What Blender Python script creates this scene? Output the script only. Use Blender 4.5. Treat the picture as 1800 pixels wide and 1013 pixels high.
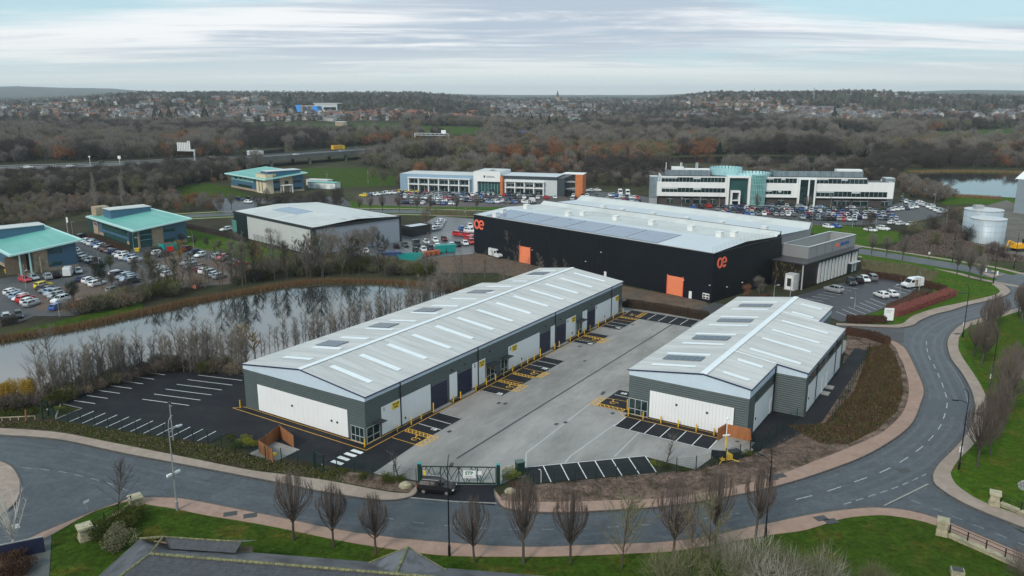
import bpy, bmesh, math, random
import numpy as np
from mathutils import Vector, Matrix
random.seed(7); NR = np.random.default_rng(7)
S = bpy.context.scene; COL = S.collection
for o in list(bpy.data.objects): bpy.data.objects.remove(o)
R_ = math.radians
# ---------------------------------------------------------------- camera
FPX, CAMH, HORY = 1400.0, 47.0, 165.0           # focal length in photo pixels, camera height, horizon row
PITCH = math.atan((506.5 - HORY) / FPX)
cam = bpy.data.cameras.new('camera'); cam_o = bpy.data.objects.new('camera', cam); COL.objects.link(cam_o)
cam.sensor_width = 36; cam.lens = 36 * FPX / 1800; cam.clip_start = 0.5; cam.clip_end = 40000
cam_o.location = (0, 0, CAMH); cam_o.rotation_euler = (math.pi / 2 - PITCH, 0, 0); S.camera = cam_o
# ---------------------------------------------------------------- light
SUN_EL, SUN_AZ = R_(38), R_(212)                # azimuth clockwise from +Y : behind the camera, to the left
W = bpy.data.worlds.new('World'); S.world = W; W.use_nodes = True
nt = W.node_tree; nt.nodes.clear(); N = nt.nodes.new; LK = nt.links.new
out = N('ShaderNodeOutputWorld'); bg = N('ShaderNodeBackground'); LK(bg.outputs[0], out.inputs[0])
sky = N('ShaderNodeTexSky'); sky.sky_type = 'NISHITA'; sky.sun_disc = False
sky.sun_elevation = SUN_EL; sky.sun_rotation = SUN_AZ; sky.air_density = 1.0; sky.dust_density = 1.5; sky.ozone_density = 1.0
# high layered cloud: noise on a flat layer far above, stretched along the wind
tc = N('ShaderNodeTexCoord'); sep = N('ShaderNodeSeparateXYZ'); LK(tc.outputs['Generated'], sep.inputs[0])
def wm(op, a, b=None, c=None):
    n = N('ShaderNodeMath'); n.operation = op
    for i, v in enumerate((a, b, c)):
        if v is None: continue
        if isinstance(v, (int, float)): n.inputs[i].default_value = v
        else: LK(v, n.inputs[i])
    return n.outputs[0]
zc = wm('ADD', wm('MAXIMUM', sep.outputs[2], 0.0), 0.055)
cx = wm('DIVIDE', sep.outputs[0], zc); cy = wm('DIVIDE', sep.outputs[1], zc)
comb = N('ShaderNodeCombineXYZ'); LK(cx, comb.inputs[0]); LK(cy, comb.inputs[1])
def cloud(scale, stretch, rot, detail, rough, off, dist=0.0):
    mp = N('ShaderNodeMapping'); mp.inputs['Scale'].default_value = (scale * stretch, scale, 1)
    mp.inputs['Rotation'].default_value = (0, 0, R_(rot)); mp.inputs['Location'].default_value = off
    LK(comb.outputs[0], mp.inputs[0])
    n = N('ShaderNodeTexNoise'); n.inputs['Scale'].default_value = 1; n.inputs['Detail'].default_value = detail
    n.inputs['Roughness'].default_value = rough; n.inputs['Distortion'].default_value = dist; LK(mp.outputs[0], n.inputs['Vector'])
    return n.outputs[0]
def wramp(f, a, b):
    m = N('ShaderNodeMapRange'); m.interpolation_type = 'SMOOTHSTEP'; m.inputs[1].default_value = a; m.inputs[2].default_value = b
    LK(f, m.inputs[0]); return m.outputs[0]
cover = wramp(wm('ADD', wm('MULTIPLY', cloud(.34, .42, -14, 7, .55, (3.1, 1.7, 0), .5), .7), wm('MULTIPLY', cloud(.1, .5, -10, 3, .5, (9.3, 4.2, 0)), .5)), .55, .66)
shade = wramp(wm('ADD', wm('MULTIPLY', cloud(.30, .30, -9, 6, .55, (7.7, 2.3, 0), .4), .62), wm('MULTIPLY', cloud(.9, .34, -12, 7, .66, (1.2, 8.8, 0), .8), .42)), .46, .58)
def wmix(f, a, b):
    m = N('ShaderNodeMix'); m.data_type = 'RGBA'
    if isinstance(f, float): m.inputs[0].default_value = f
    else: LK(f, m.inputs[0])
    for s, v in ((m.inputs[6], a), (m.inputs[7], b)):
        if isinstance(v, tuple): s.default_value = v
        else: LK(v, s)
    return m.outputs[2]
ccol = wmix(shade, (7.35, 7.5, 7.65, 1), (3.9, 4.6, 5.4, 1))    # sunlit and grey-blue cloud, in the sky's own units
bluesky = wmix(.75, sky.outputs[0], (3.9, 6.0, 6.8, 1))
low = wramp(sep.outputs[2], .0, .07)                         # cloud sheets close up towards the horizon
ccol2 = wmix(low, (5.9, 6.4, 6.3, 1), ccol)
cov2 = wm('MAXIMUM', cover, wm('SUBTRACT', 1.0, wm('ADD', wm('MULTIPLY', low, .95), .0)))
LK(wmix(cov2, bluesky, ccol2), bg.inputs[0]); bg.inputs[1].default_value = 0.085
sl = bpy.data.lights.new('sun', 'SUN'); sl.energy = 1.5; sl.angle = R_(10); sl.color = (1, .93, .84)
so = bpy.data.objects.new('sun', sl); COL.objects.link(so)
sdir = Vector((math.sin(SUN_AZ) * math.cos(SUN_EL), math.cos(SUN_AZ) * math.cos(SUN_EL), math.sin(SUN_EL)))
so.rotation_euler = sdir.to_track_quat('Z', 'Y').to_euler(); so.location = sdir * 300
V = S.view_settings; V.view_transform = 'Standard'; V.look = 'None'; V.gamma = 1; V.exposure = 0.62; V.use_curve_mapping = False
cy_ = S.cycles; cy_.max_bounces = 6; cy_.diffuse_bounces = 3; cy_.glossy_bounces = 3; cy_.transmission_bounces = 4
cy_.volume_bounces = 2; cy_.transparent_max_bounces = 8; cy_.caustics_reflective = False; cy_.caustics_refractive = False
cy_.sample_clamp_indirect = 4; cy_.use_denoising = True; cy_.denoising_prefilter = 'NONE'; cy_.use_adaptive_sampling = False
# ---------------------------------------------------------------- photo pixel -> ground
CP, SP = math.cos(PITCH), math.sin(PITCH)
def ray(px, py):
    a = (px - 900) / FPX; b = -(py - 506.5) / FPX
    return (a, CP + b * SP, -SP + b * CP)
def G(px, py, z=0.0):
    d = ray(px, py); t = (z - CAMH) / d[2]
    return Vector((t * d[0], t * d[1], z))
def smooth(a, b, x):
    t = min(1, max(0, (x - a) / (b - a))); return t * t * (3 - 2 * t)
def azpx(x, y): return 900 + FPX * x / max(1e-3, y * CP) * 0.97      # rough photo column of a far point
def terrain(x, y):
    r = math.hypot(x, y)
    if r < 900: return 0.0
    if y < 200: return 0.0
    c = azpx(x, y)
    wob = math.sin(x * .0041 + 1.3) * .5 + math.sin(x * .0017 + y * .0023) * .5
    hill = .78 * smooth(40, 300, c) * (1 - smooth(700, 900, c)) + .28 + .85 * smooth(1130, 1260, c) * (1 - .45 * smooth(1480, 1640, c))
    z = 38 * hill * smooth(1050, 2500, r) * (1 + .12 * wob)
    z += 5 * math.sin(x * .009 + .4) * math.sin(r * .006) * smooth(1300, 1900, r)
    z += 10 * smooth(3500, 8000, r) + 8 * smooth(7000, 12000, r)
    z += 100 * smooth(7200, 11200, r) * (1 - smooth(120, 330, c)) * (.9 + .1 * math.sin(c * .03))
    z += 46 * smooth(6500, 10500, r) * smooth(1450, 1720, c) * (.85 + .15 * math.sin(c * .02))
    return z
def GT(px, py):
    """where the line of sight meets the terrain"""
    d = ray(px, py); t0, t = 1.0, 60.0
    while t < 12000:
        if CAMH + t * d[2] < terrain(t * d[0], t * d[1]): break
        t0 = t; t *= 1.01
    for _ in range(24):
        m = (t0 + t) / 2
        if CAMH + m * d[2] < terrain(m * d[0], m * d[1]): t = m
        else: t0 = m
    return Vector((t * d[0], t * d[1], terrain(t * d[0], t * d[1])))
def heightat(p, px, py):
    d = ray(px, py); k = math.hypot(p[0], p[1]) / math.hypot(d[0], d[1]); return CAMH + k * d[2]
# ---------------------------------------------------------------- mesh helpers
class MB:
    def __init__(s): s.v = []; s.f = []; s.m = []
    def face(s, pts, mi=0):
        n = len(s.v); s.v += [tuple(p) for p in pts]; s.f.append(list(range(n, n + len(pts)))); s.m.append(mi); return s
    def box(s, x0, x1, y0, y1, z0, z1, mi=0):
        n = len(s.v)
        s.v += [(x, y, z) for z in (z0, z1) for y in (y0, y1) for x in (x0, x1)]
        for q in ((0, 2, 3, 1), (4, 5, 7, 6), (0, 1, 5, 4), (2, 6, 7, 3), (0, 4, 6, 2), (1, 3, 7, 5)):
            s.f.append([n + i for i in q]); s.m.append(mi)
        return s
    def prism(s, poly, z0, z1, mi=0, bottom=False):
        """poly: list of (x,y) counter-clockwise"""
        a = sum(poly[i][0] * poly[(i + 1) % len(poly)][1] - poly[(i + 1) % len(poly)][0] * poly[i][1] for i in range(len(poly)))
        if a < 0: poly = poly[::-1]
        n = len(s.v); k = len(poly)
        s.v += [(p[0], p[1], z0) for p in poly] + [(p[0], p[1], z1) for p in poly]
        s.f.append([n + k + i for i in range(k)]); s.m.append(mi)
        if bottom: s.f.append([n + k - 1 - i for i in range(k)]); s.m.append(mi)
        for i in range(k):
            j = (i + 1) % k; s.f.append([n + i, n + j, n + k + j, n + k + i]); s.m.append(mi)
        return s
    def tube(s, p0, p1, r0, r1=None, n=6, mi=0, cap=True):
        r1 = r0 if r1 is None else r1
        p0 = Vector(p0); p1 = Vector(p1); d = (p1 - p0)
        if d.length < 1e-6: return s
        d.normalize(); u = d.orthogonal().normalized(); w = d.cross(u); b = len(s.v)
        for p, r in ((p0, r0), (p1, r1)):
            for i in range(n):
                a = 2 * math.pi * i / n; s.v.append(tuple(p + (u * math.cos(a) + w * math.sin(a)) * r))
        for i in range(n):
            j = (i + 1) % n; s.f.append([b + i, b + j, b + n + j, b + n + i]); s.m.append(mi)
        if cap: s.f.append([b + n + i for i in range(n)]); s.m.append(mi); s.f.append([b + n - 1 - i for i in range(n)]); s.m.append(mi)
        return s
    def path(s, pts, r, n=6, mi=0):
        for a, b in zip(pts, pts[1:]): s.tube(a, b, r, r, n, mi)
        return s
    def lathe(s, prof, c=(0, 0, 0), n=24, mi=0):
        b = len(s.v); k = len(prof)
        for r, z in prof:
            for i in range(n):
                a = 2 * math.pi * i / n; s.v.append((c[0] + r * math.cos(a), c[1] + r * math.sin(a), c[2] + z))
        for q in range(k - 1):
            for i in range(n):
                j = (i + 1) % n; s.f.append([b + q * n + i, b + q * n + j, b + (q + 1) * n + j, b + (q + 1) * n + i]); s.m.append(mi)
        s.f.append([b + (k - 1) * n + i for i in range(n)]); s.m.append(mi)
        return s
    def mesh(s, name, mats, smoothf=False):
        me = bpy.data.meshes.new(name); me.from_pydata(s.v, [], s.f); 
        for m in (mats if isinstance(mats, (list, tuple)) else [mats]): me.materials.append(m)
        if any(s.m): me.polygons.foreach_set('material_index', s.m)
        if smoothf: me.polygons.foreach_set('use_smooth', [True] * len(s.f))
        me.update(); return me
    def build(s, name, mats, parent=None, smoothf=False):
        return link(name, s.mesh(name, mats, smoothf), parent)
def link(name, data, parent=None):
    o = bpy.data.objects.new(name, data); COL.objects.link(o)
    if parent: o.parent = parent
    return o
def tag(o, label=None, cat=None, group=None, kind=None):
    if label: o['label'] = label
    if cat: o['category'] = cat
    if group: o['group'] = group
    if kind: o['kind'] = kind
    return o
def empty(name, loc=(0, 0, 0), rz=0.0, label=None, cat=None, group=None):
    o = link(name, None); o.location = loc; o.rotation_euler = (0, 0, rz); o.empty_display_size = .5
    return tag(o, label, cat, group)
def copy_tree(root, loc=None, rz=None, sc=None, label=None, group=None):
    r = root.copy(); COL.objects.link(r)
    if loc is not None: r.location = loc
    if rz is not None: r.rotation_euler = (0, 0, rz)
    if sc is not None: r.scale = (sc,) * 3 if isinstance(sc, (int, float)) else sc
    if label: r['label'] = label
    if group: r['group'] = group
    for ch in root.children:
        c = ch.copy(); COL.objects.link(c); c.parent = r
        for g in ch.children:
            d = g.copy(); COL.objects.link(d); d.parent = c
    return r
def part(name, mats, parent, *boxes, smoothf=False):
    m = MB()
    for b in boxes: m.box(*b)
    return m.build(name, mats, parent, smoothf)
def sub_mesh(me, name, parent, loc=(0, 0, 0), rz=0.0):
    o = link(name, me, parent); o.location = loc; o.rotation_euler = (0, 0, rz); return o
def text_mesh(txt, size, depth=.02, bold=0.0, font=None):
    cu = bpy.data.curves.new('lettering', 'FONT'); cu.body = txt; cu.size = size; cu.extrude = depth; cu.offset = bold
    cu.align_x = 'CENTER'; cu.align_y = 'CENTER'; cu.resolution_u = 3
    o = bpy.data.objects.new('lettering', cu); COL.objects.link(o)
    dg = bpy.context.evaluated_depsgraph_get(); me = bpy.data.meshes.new_from_object(o.evaluated_get(dg))
    bpy.data.objects.remove(o); bpy.data.curves.remove(cu); me.name = 'lettering'; return me
def put_text(name, txt, size, mat, parent, loc, rot, depth=.02, bold=0.0):
    me = text_mesh(txt, size, depth, bold); me.materials.clear(); me.materials.append(mat)
    o = link(name, me, parent); o.location = loc; o.rotation_euler = rot; return o
# ---------------------------------------------------------------- materials
MATS = {}
def mat(name, col, rough=.8, var=.12, scale=1.0, bump=0.0, bscale=None, metal=0.0, spec=.5, col2=None, c2scale=None, thr=(.45, .6), objvar=0.0, wave=None, aniso=None, stain=0.0, coat=0.0):
    """one procedural surface: base colour broken by noise, a second colour in patches, fine bump"""
    if name in MATS: return MATS[name]
    if rough >= .9 and spec == .5: spec = .08
    m = bpy.data.materials.new(name); m.use_nodes = True; t = m.node_tree; n = t.nodes; L = t.links
    b = n['Principled BSDF']; b.inputs['Roughness'].default_value = rough; b.inputs['Metallic'].default_value = metal
    b.inputs['Specular IOR Level'].default_value = spec
    if coat: b.inputs['Coat Weight'].default_value = coat; b.inputs['Coat Roughness'].default_value = .08
    geo = n.new('ShaderNodeNewGeometry'); vec = geo.outputs['Position']
    if aniso:
        mp = n.new('ShaderNodeMapping'); mp.inputs['Scale'].default_value = [1 / q for q in aniso[:3]]; mp.inputs['Rotation'].default_value = (0, 0, aniso[3] if len(aniso) > 3 else 0)
        mp.vector_type = 'TEXTURE'; L.new(vec, mp.inputs[0]); vec = mp.outputs[0]
    def noise(sc, det=7, ro=.68):
        x = n.new('ShaderNodeTexNoise'); x.inputs['Scale'].default_value = sc; x.inputs['Detail'].default_value = det; x.inputs['Roughness'].default_value = ro
        L.new(vec, x.inputs['Vector']); return x.outputs[0]
    def rng(f, a, bb, c, d, sm=False):
        x = n.new('ShaderNodeMapRange'); x.inputs[1].default_value = a; x.inputs[2].default_value = bb; x.inputs[3].default_value = c; x.inputs[4].default_value = d
        if sm: x.interpolation_type = 'SMOOTHSTEP'
        L.new(f, x.inputs[0]); return x.outputs[0]
    def mix(f, A, B, blend='MIX'):
        x = n.new('ShaderNodeMix'); x.data_type = 'RGBA'; x.blend_type = blend
        if isinstance(f, (int, float)): x.inputs[0].default_value = f
        else: L.new(f, x.inputs[0])
        for s, v in ((x.inputs[6], A), (x.inputs[7], B)):
            if isinstance(v, tuple): s.default_value = v if len(v) == 4 else (*v, 1)
            else: L.new(v, s)
        return x.outputs[2]
    c = (*col, 1)
    if col2: c = mix(rng(noise(c2scale or scale * .3, 6), thr[0], thr[1], 0, 1, True), c, (*col2, 1))
    if var:
        f = rng(noise(scale), .3, .7, 1 - var, 1 + var); x = n.new('ShaderNodeVectorMath'); x.operation = 'SCALE'
        if isinstance(c, tuple): x.inputs[0].default_value = c[:3]
        else: L.new(c, x.inputs[0])
        L.new(f, x.inputs['Scale']); c = x.outputs[0]
    if stain:
        f = rng(noise(scale * .35, 8, .7), .35, .7, 1, 1 - stain, True); x = n.new('ShaderNodeVectorMath'); x.operation = 'SCALE'; L.new(c, x.inputs[0]); L.new(f, x.inputs['Scale']); c = x.outputs[0]
    if objvar:
        oi = n.new('ShaderNodeObjectInfo'); f = rng(oi.outputs['Random'], 0, 1, 1 - objvar, 1 + objvar)
        x = n.new('ShaderNodeVectorMath'); x.operation = 'SCALE'
        if isinstance(c, tuple): x.inputs[0].default_value = c[:3]
        else: L.new(c, x.inputs[0])
        L.new(f, x.inputs['Scale']); c = x.outputs[0]
    if isinstance(c, tuple): b.inputs['Base Color'].default_value = c
    else: L.new(c, b.inputs['Base Color'])
    if wave:                      # (period m, axis 'x'|'y'|'z', depth) pressed ribs in the object's own axes
        tcn = n.new('ShaderNodeTexCoord'); sp = n.new('ShaderNodeSeparateXYZ'); L.new(tcn.outputs['Object'], sp.inputs[0])
        w = n.new('ShaderNodeMath'); w.operation = 'MULTIPLY'; w.inputs[1].default_value = 1 / wave[0]; L.new(sp.outputs['xyz'.index(wave[1])], w.inputs[0])
        fr = n.new('ShaderNodeMath'); fr.operation = 'PINGPONG'; fr.inputs[1].default_value = .5; L.new(w.outputs[0], fr.inputs[0])
        bp = n.new('ShaderNodeBump'); bp.inputs['Distance'].default_value = wave[2]; L.new(rng(fr.outputs[0], .15, .3, 0, 1), bp.inputs['Height']); L.new(bp.outputs[0], b.inputs['Normal'])
    elif bump:
        bp = n.new('ShaderNodeBump'); bp.inputs['Strength'].default_value = min(1, bump * 2); bp.inputs['Distance'].default_value = bump
        L.new(noise(bscale or scale * 6, 5, .7), bp.inputs['Height']); L.new(bp.outputs[0], b.inputs['Normal'])
    MATS[name] = m; return m
def glassmat(name, col, rough=.05, var=.25, scale=.4):
    return mat(name, col, rough, var, scale, spec=.9)
def sheet(name, poly, z, m, thick=0.0, label=None, kind='structure', cat=None, parent=None):
    """flat sheet of ground from a list of world points"""
    b = MB(); pts = [(p[0], p[1]) for p in poly]
    a = sum(pts[i][0] * pts[(i + 1) % len(pts)][1] - pts[(i + 1) % len(pts)][0] * pts[i][1] for i in range(len(pts)))
    if a < 0: pts = pts[::-1]
    if thick: b.prism(pts, z - thick, z)
    else: b.face([(p[0], p[1], z) for p in pts])
    o = b.build(name, m, parent)
    if not parent: tag(o, label, cat, None, kind)
    return o
def P(*pts, z=0.0): return [G(x, y, z) for x, y in pts]
def smoothline(pts, n=6):
    """Catmull-Rom through world points"""
    out = []; q = [pts[0]] + list(pts) + [pts[-1]]
    for i in range(1, len(q) - 2):
        p0, p1, p2, p3 = (Vector(v) for v in q[i - 1:i + 3])
        for k in range(n):
            t = k / n; out.append(.5 * ((2 * p1) + (p2 - p0) * t + (2 * p0 - 5 * p1 + 4 * p2 - p3) * t * t + (3 * p1 - p0 - 3 * p2 + p3) * t ** 3))
    out.append(Vector(pts[-1])); return out
def offset(line, d):
    out = []
    for i, p in enumerate(line):
        a = line[max(0, i - 1)]; b = line[min(len(line) - 1, i + 1)]; t = (Vector(b) - Vector(a)); t.z = 0; t.normalize()
        out.append(Vector((p[0] - t.y * d, p[1] + t.x * d, p[2])))
    return out
def strip(mb, line, half, z, mi=0):
    A = offset(line, half); B = offset(line, -half)
    for i in range(len(line) - 1):
        mb.face([(B[i][0], B[i][1], z), (B[i + 1][0], B[i + 1][1], z), (A[i + 1][0], A[i + 1][1], z), (A[i][0], A[i][1], z)], mi)
    return mb
# ================================================================ the setting: ground, roads, yards, water
AZU = R_(32.9); UX, UY = math.sin(AZU), math.cos(AZU)          # the estate's main axis
OU = Vector((-20.07, 101.53, 0)); RZU = math.atan2(UY, UX)
def UV(u, v, z=0.0): return Vector((OU.x + u * UX - v * UY, OU.y + u * UY + v * UX, z))
m_road = mat('wet_asphalt', (.049, .058, .070), .5, .26, 1.8, bump=.008, bscale=14, col2=(.067, .077, .090), c2scale=.2, stain=.34)
m_tar = mat('new_tarmac', (.0135, .0135, .0185), .8, .22, .5, spec=.25, bump=.004, bscale=20, col2=(.019, .019, .022), c2scale=.2)
m_tarold = mat('car_park_tarmac', (.062, .060, .064), .7, .15, .6, bump=.004, bscale=10, col2=(.08, .076, .075), c2scale=.1, stain=.2)
m_conc = mat('yard_concrete', (.292, .270, .254), .8, .12, .45, bump=.003, bscale=9, col2=(.335, .312, .292), c2scale=.09, thr=(.42, .6), stain=.36, aniso=(1, .35, 1, -.5))
m_pave = mat('pavement_surface', (.31, .236, .19), .8, .12, 1.2, bump=.004, bscale=12, col2=(.345, .265, .215), c2scale=.15, stain=.15)
m_pavered = mat('red_pavement_surface', (.335, .212, .158), .8, .12, 1.2, bump=.004, bscale=12, col2=(.34, .22, .17), c2scale=.15, stain=.18)
m_kerb = mat('kerb_concrete', (.27, .26, .24), .85, .2, 2); m_kerbshade = mat('shade_dark_kerb', (.11, .10, .095), .9, .3, 2)  # second kerb tone is darkened to carry the shadow line along pavement edges
m_grass = mat('mown_grass', (.040, .078, .006), .95, .5, 1.6, bump=.10, bscale=5, col2=(.095, .088, .014), c2scale=.22, thr=(.5, .68), stain=.35)
m_lush = mat('bright_grass', (.050, .110, .006), .95, .45, 1.4, bump=.10, bscale=5, col2=(.105, .108, .014), c2scale=.2, thr=(.5, .66), stain=.3)
m_scrub = mat('rough_scrub_ground', (.055, .055, .022), .95, .4, .8, bump=.14, bscale=3, col2=(.062, .044, .028), c2scale=.18, thr=(.42, .6), stain=.5)
m_soil = mat('brown_soil', (.20, .138, .108), .95, .5, 1.3, bump=.16, bscale=3, col2=(.085, .062, .042), c2scale=.35, thr=(.47, .62), stain=.5)
m_white = mat('white_road_paint', (.78, .78, .76), .6, .1, 5, stain=.15)
m_worn = mat('worn_road_paint', (.24, .26, .275), .6, .35, 6, col2=(.10, .115, .13), c2scale=2.5, thr=(.5, .6))
m_yel = mat('yellow_road_paint', (.78, .42, .05), .6, .1, 4)
m_patch = mat('road_repair_asphalt', (.040, .052, .064), .5, .18, 1.2, bump=.004, bscale=14)
m_seam = mat('road_seam_tar', (.028, .032, .038), .5, .3, 3)
m_iron = mat('cast_iron_cover', (.045, .045, .048), .6, .3, 6)
m_water = mat('still_water', (.018, .022, .022), .03, 0, 1, spec=.6)
def wave_bump(m):
    t = m.node_tree; b = t.nodes['Principled BSDF']; g = t.nodes.new('ShaderNodeNewGeometry'); x = t.nodes.new('ShaderNodeTexNoise'); x.inputs['Scale'].default_value = 1.4; x.inputs['Detail'].default_value = 3
    t.links.new(g.outputs['Position'], x.inputs['Vector']); bp = t.nodes.new('ShaderNodeBump'); bp.inputs['Distance'].default_value = .006; bp.inputs['Strength'].default_value = .5
    t.links.new(x.outputs[0], bp.inputs['Height']); t.links.new(bp.outputs[0], b.inputs['Normal']); b.inputs['IOR'].default_value = 3.2
wave_bump(m_water)
# --- terrain: one sheet to the horizon
m_terr = mat('winter_land', (.058, .058, .030), .95, .3, .05, col2=(.045, .040, .026), c2scale=.012, bump=.3, bscale=.5, stain=.35)
def build_terrain():
    az = [R_(a) for a in list(np.linspace(-46, 46, 93))] + [R_(a) for a in range(56, 315, 10)]
    rs = [15, 60, 150, 300, 500, 700, 900] + list(np.geomspace(960, 12500, 70))
    v = [(0, 0, -.06)]; f = []
    for r in rs:
        for a in az:
            x, y = r * math.sin(a), r * math.cos(a); v.append((x, y, terrain(x, y) - .06))
    n = len(az)
    for j in range(n): f.append([0, 1 + (j + 1) % n, 1 + j])
    for i in range(len(rs) - 1):
        for j in range(n):
            k = (j + 1) % n; a = 1 + i * n; f.append([a + j, a + k, a + n + k, a + n + j])
    me = bpy.data.meshes.new('ground'); me.from_pydata(v, [], f); me.materials.append(m_terr)
    me.polygons.foreach_set('use_smooth', [True] * len(f)); me.update()
    tag(link('ground', me), kind='structure')
build_terrain()
# --- roads
def img(*pts): return [G(x, y) for x, y in pts]
farL_k = smoothline(img((-160, 752), (-60, 760), (0, 766), (101, 774), (215, 798), (336, 821), (483, 849), (560, 865), (649, 879), (694, 880.5), (727, 872.6), (737, 858), (737.5, 850)))
farL_o = smoothline(img((-160, 741), (-60, 749), (0, 753.5), (101, 761), (201, 780), (336, 807), (436, 827), (497, 835), (560, 843.6), (610, 852.5), (649, 860), (690, 867), (718, 868.5)))
farR_k = smoothline(img((868, 861), (871, 878), (892, 896), (969, 903), (1070, 899), (1200, 888), (1361, 857.6), (1495, 814), (1562, 780), (1603, 747), (1619, 712), (1625, 685), (1611, 649), (1594, 616), (1582, 605.6), (1571, 600)))
farR_o = smoothline(img((881, 877), (889, 882), (969, 884), (1070, 881), (1200, 874), (1348, 842.5), (1435, 810.6), (1502, 784), (1552, 760), (1586, 727), (1597, 695), (1596, 670), (1588, 641), (1580.5, 627), (1574, 612), (1560, 600.5)))
c_k = smoothline(img((1470, 573), (1540, 576), (1582, 577), (1607, 572), (1617, 565), (1644, 553.5), (1671, 547), (1701, 537.6), (1731.5, 531), (1762, 523), (1774, 517), (1777, 512), (1768, 503), (1752, 497)))
c_o = smoothline(img((1470, 569), (1540, 571.5), (1582, 570.5), (1596, 562), (1607, 555), (1644, 542.6), (1684.5, 534), (1718, 526.7), (1747, 519.5), (1757, 514), (1754, 508), (1743, 500)))
s_k = smoothline(img((20, 962), (70, 938), (150, 905), (225, 878), (247, 874.5), (290, 875), (335, 879), (483, 908), (600, 932), (700, 946), (801, 955), (922, 961.6), (1036, 958), (1200, 949.5), (1344, 921), (1435, 903), (1509, 894), (1549, 893), (1599, 898.5), (1656, 914.6), (1730, 945), (1800, 975), (1900, 1020)))
s_o = smoothline(img((60, 956), (92, 941), (158, 904), (215, 885), (238, 884), (270, 890), (302, 894.5), (369, 908), (470, 925), (600, 952), (700, 968), (788, 978), (919, 980), (1019, 978), (1137, 973), (1200, 968), (1344, 943), (1415, 933), (1475, 914.6), (1519, 908), (1569, 908), (1640, 923), (1720, 958), (1800, 994), (1900, 1040)))
e_k = smoothline(img((1900, 965), (1800, 930), (1697, 888), (1646, 856), (1638, 840), (1640, 829), (1650, 814), (1680, 784), (1703, 753.5), (1712, 723), (1707, 690), (1690, 657.6), (1671, 632), (1664.5, 610.6), (1665, 597), (1673, 584), (1691, 570), (1726.5, 558.6), (1762, 548.5), (1810, 537), (1900, 520)))
e_o = smoothline(img((1900, 950), (1800, 910), (1760, 895), (1737, 887), (1710, 874), (1682, 854), (1671.5, 836), (1675, 824), (1687, 807), (1713, 780), (1731, 745), (1737, 717), (1729, 688), (1710, 656), (1693, 631), (1685, 614), (1685, 600), (1688, 590), (1702, 576), (1731.5, 566), (1768, 555), (1810, 544), (1900, 527)))
road_poly = img((-160, 746), (-60, 754), (0, 758), (101, 765), (215, 788), (336, 813), (483, 842), (600, 862), (720, 874), (737, 862), (870, 868), (900, 888), (1070, 890), (1200, 880), (1348, 850), (1500, 797), (1562, 768), (1596, 735), (1609, 700), (1603, 660), (1580, 612), (1572, 590), (1596, 568), (1640, 549), (1701, 535), (1760, 519), (1765, 510), (1752, 500), (1745, 494), (1830, 470), (1900, 480), (1900, 522), (1790, 545), (1700, 570), (1676, 590), (1672, 608), (1680, 632), (1700, 660), (1718, 690), (1722, 723), (1715, 753), (1690, 786), (1658, 816), (1650, 836), (1655, 856), (1700, 884), (1800, 938), (1900, 972), (1900, 1030), (1656, 918), (1599, 904), (1509, 900), (1344, 930), (1200, 958), (1036, 966), (801, 965), (600, 942), (335, 890), (247, 880), (70, 945), (0, 985), (-160, 1060))
road = sheet('road', road_poly, 0.0, m_road)
m_dirt = mat('gutter_grit', (.066, .068, .068), .6, .4, 2, col2=(.049, .058, .070), c2scale=.8, thr=(.42, .56))
def pavement(name, k, o, m, flip=False):
    body = MB(); pts = [(p[0], p[1]) for p in k] + [(p[0], p[1]) for p in reversed(o)]
    body.prism(pts, -.05, .11); ob = tag(body.build(name, m), kind='structure')
    kb = MB(); A = k; B = offset(k, .16 if not flip else -.16)
    for i in range(len(k) - 1):
        q = [(A[i][0], A[i][1]), (A[i + 1][0], A[i + 1][1]), (B[i + 1][0], B[i + 1][1]), (B[i][0], B[i][1])]
        kb.prism(q, -.05, .125)
    kb.build('kerb', m_kerbshade, ob); strip(MB(), offset(k, -.32 if not flip else .32), .3, .0065).build('gutter_dirt', m_dirt, ob); return ob
pavement('pavement', farL_k, farL_o, m_pave); pavement('pavement', farR_k, farR_o, m_pavered)
pavement('pavement', c_k, c_o, m_pave); pav_s = pavement('pavement', s_k, s_o, m_pavered, True); pavement('pavement', e_k, e_o, m_pave, True)
isl = img((-60, 800), (-20, 806), (0, 812), (20, 822), (32, 840), (35, 858), (28, 882), (0, 908), (-60, 950)); isl = smoothline(isl)
pavement('pavement', isl, offset(isl, -4.5), m_pave)
# entrance apron between road and gate
sheet('entrance_apron', img((737, 851), (737, 862), (722, 876), (870, 889), (871, 876), (867, 860), (877, 852)), .012, m_tar)
b = MB(); strip(b, img((720, 875), (800, 882), (873, 885)), .12, .02); tag(b.build('entrance_kerb', m_kerb), kind='structure')
# --- plots of ground
sheet('front_lawn', [Vector(p) for p in s_o[6:]] + img((1900, 1200), (900, 1160), (60, 1140), (88, 1013), (92, 943)) + [Vector(p) for p in s_o[6:7]], .05, m_grass)
sheet('footpath', img((57, 943), (91, 941), (86, 1030), (78, 1140), (40, 1140), (50, 1013)), .07, mat('path_asphalt', (.085, .088, .085), .8, .2, 1.2, col2=(.06, .07, .055), c2scale=.3))
sheet('corner_bed', img((60, 945), (50, 1040), (-100, 1090), (-100, 1010), (10, 970)), .06, m_soil)
sheet('right_lawn', [Vector(p) for p in e_o] + img((2100, 530), (2100, 985)), .05, m_lush)
sheet('verge', [Vector(p) for p in c_o[12:]] + img((1735, 497), (1708, 491.5), (1681, 482), (1630, 469.5), (1600, 465.5), (1560, 458), (1515, 451), (1515, 470), (1560, 482), (1640, 500), (1640, 515), (1500, 562), (1540, 570)), .055, m_lush)
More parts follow.
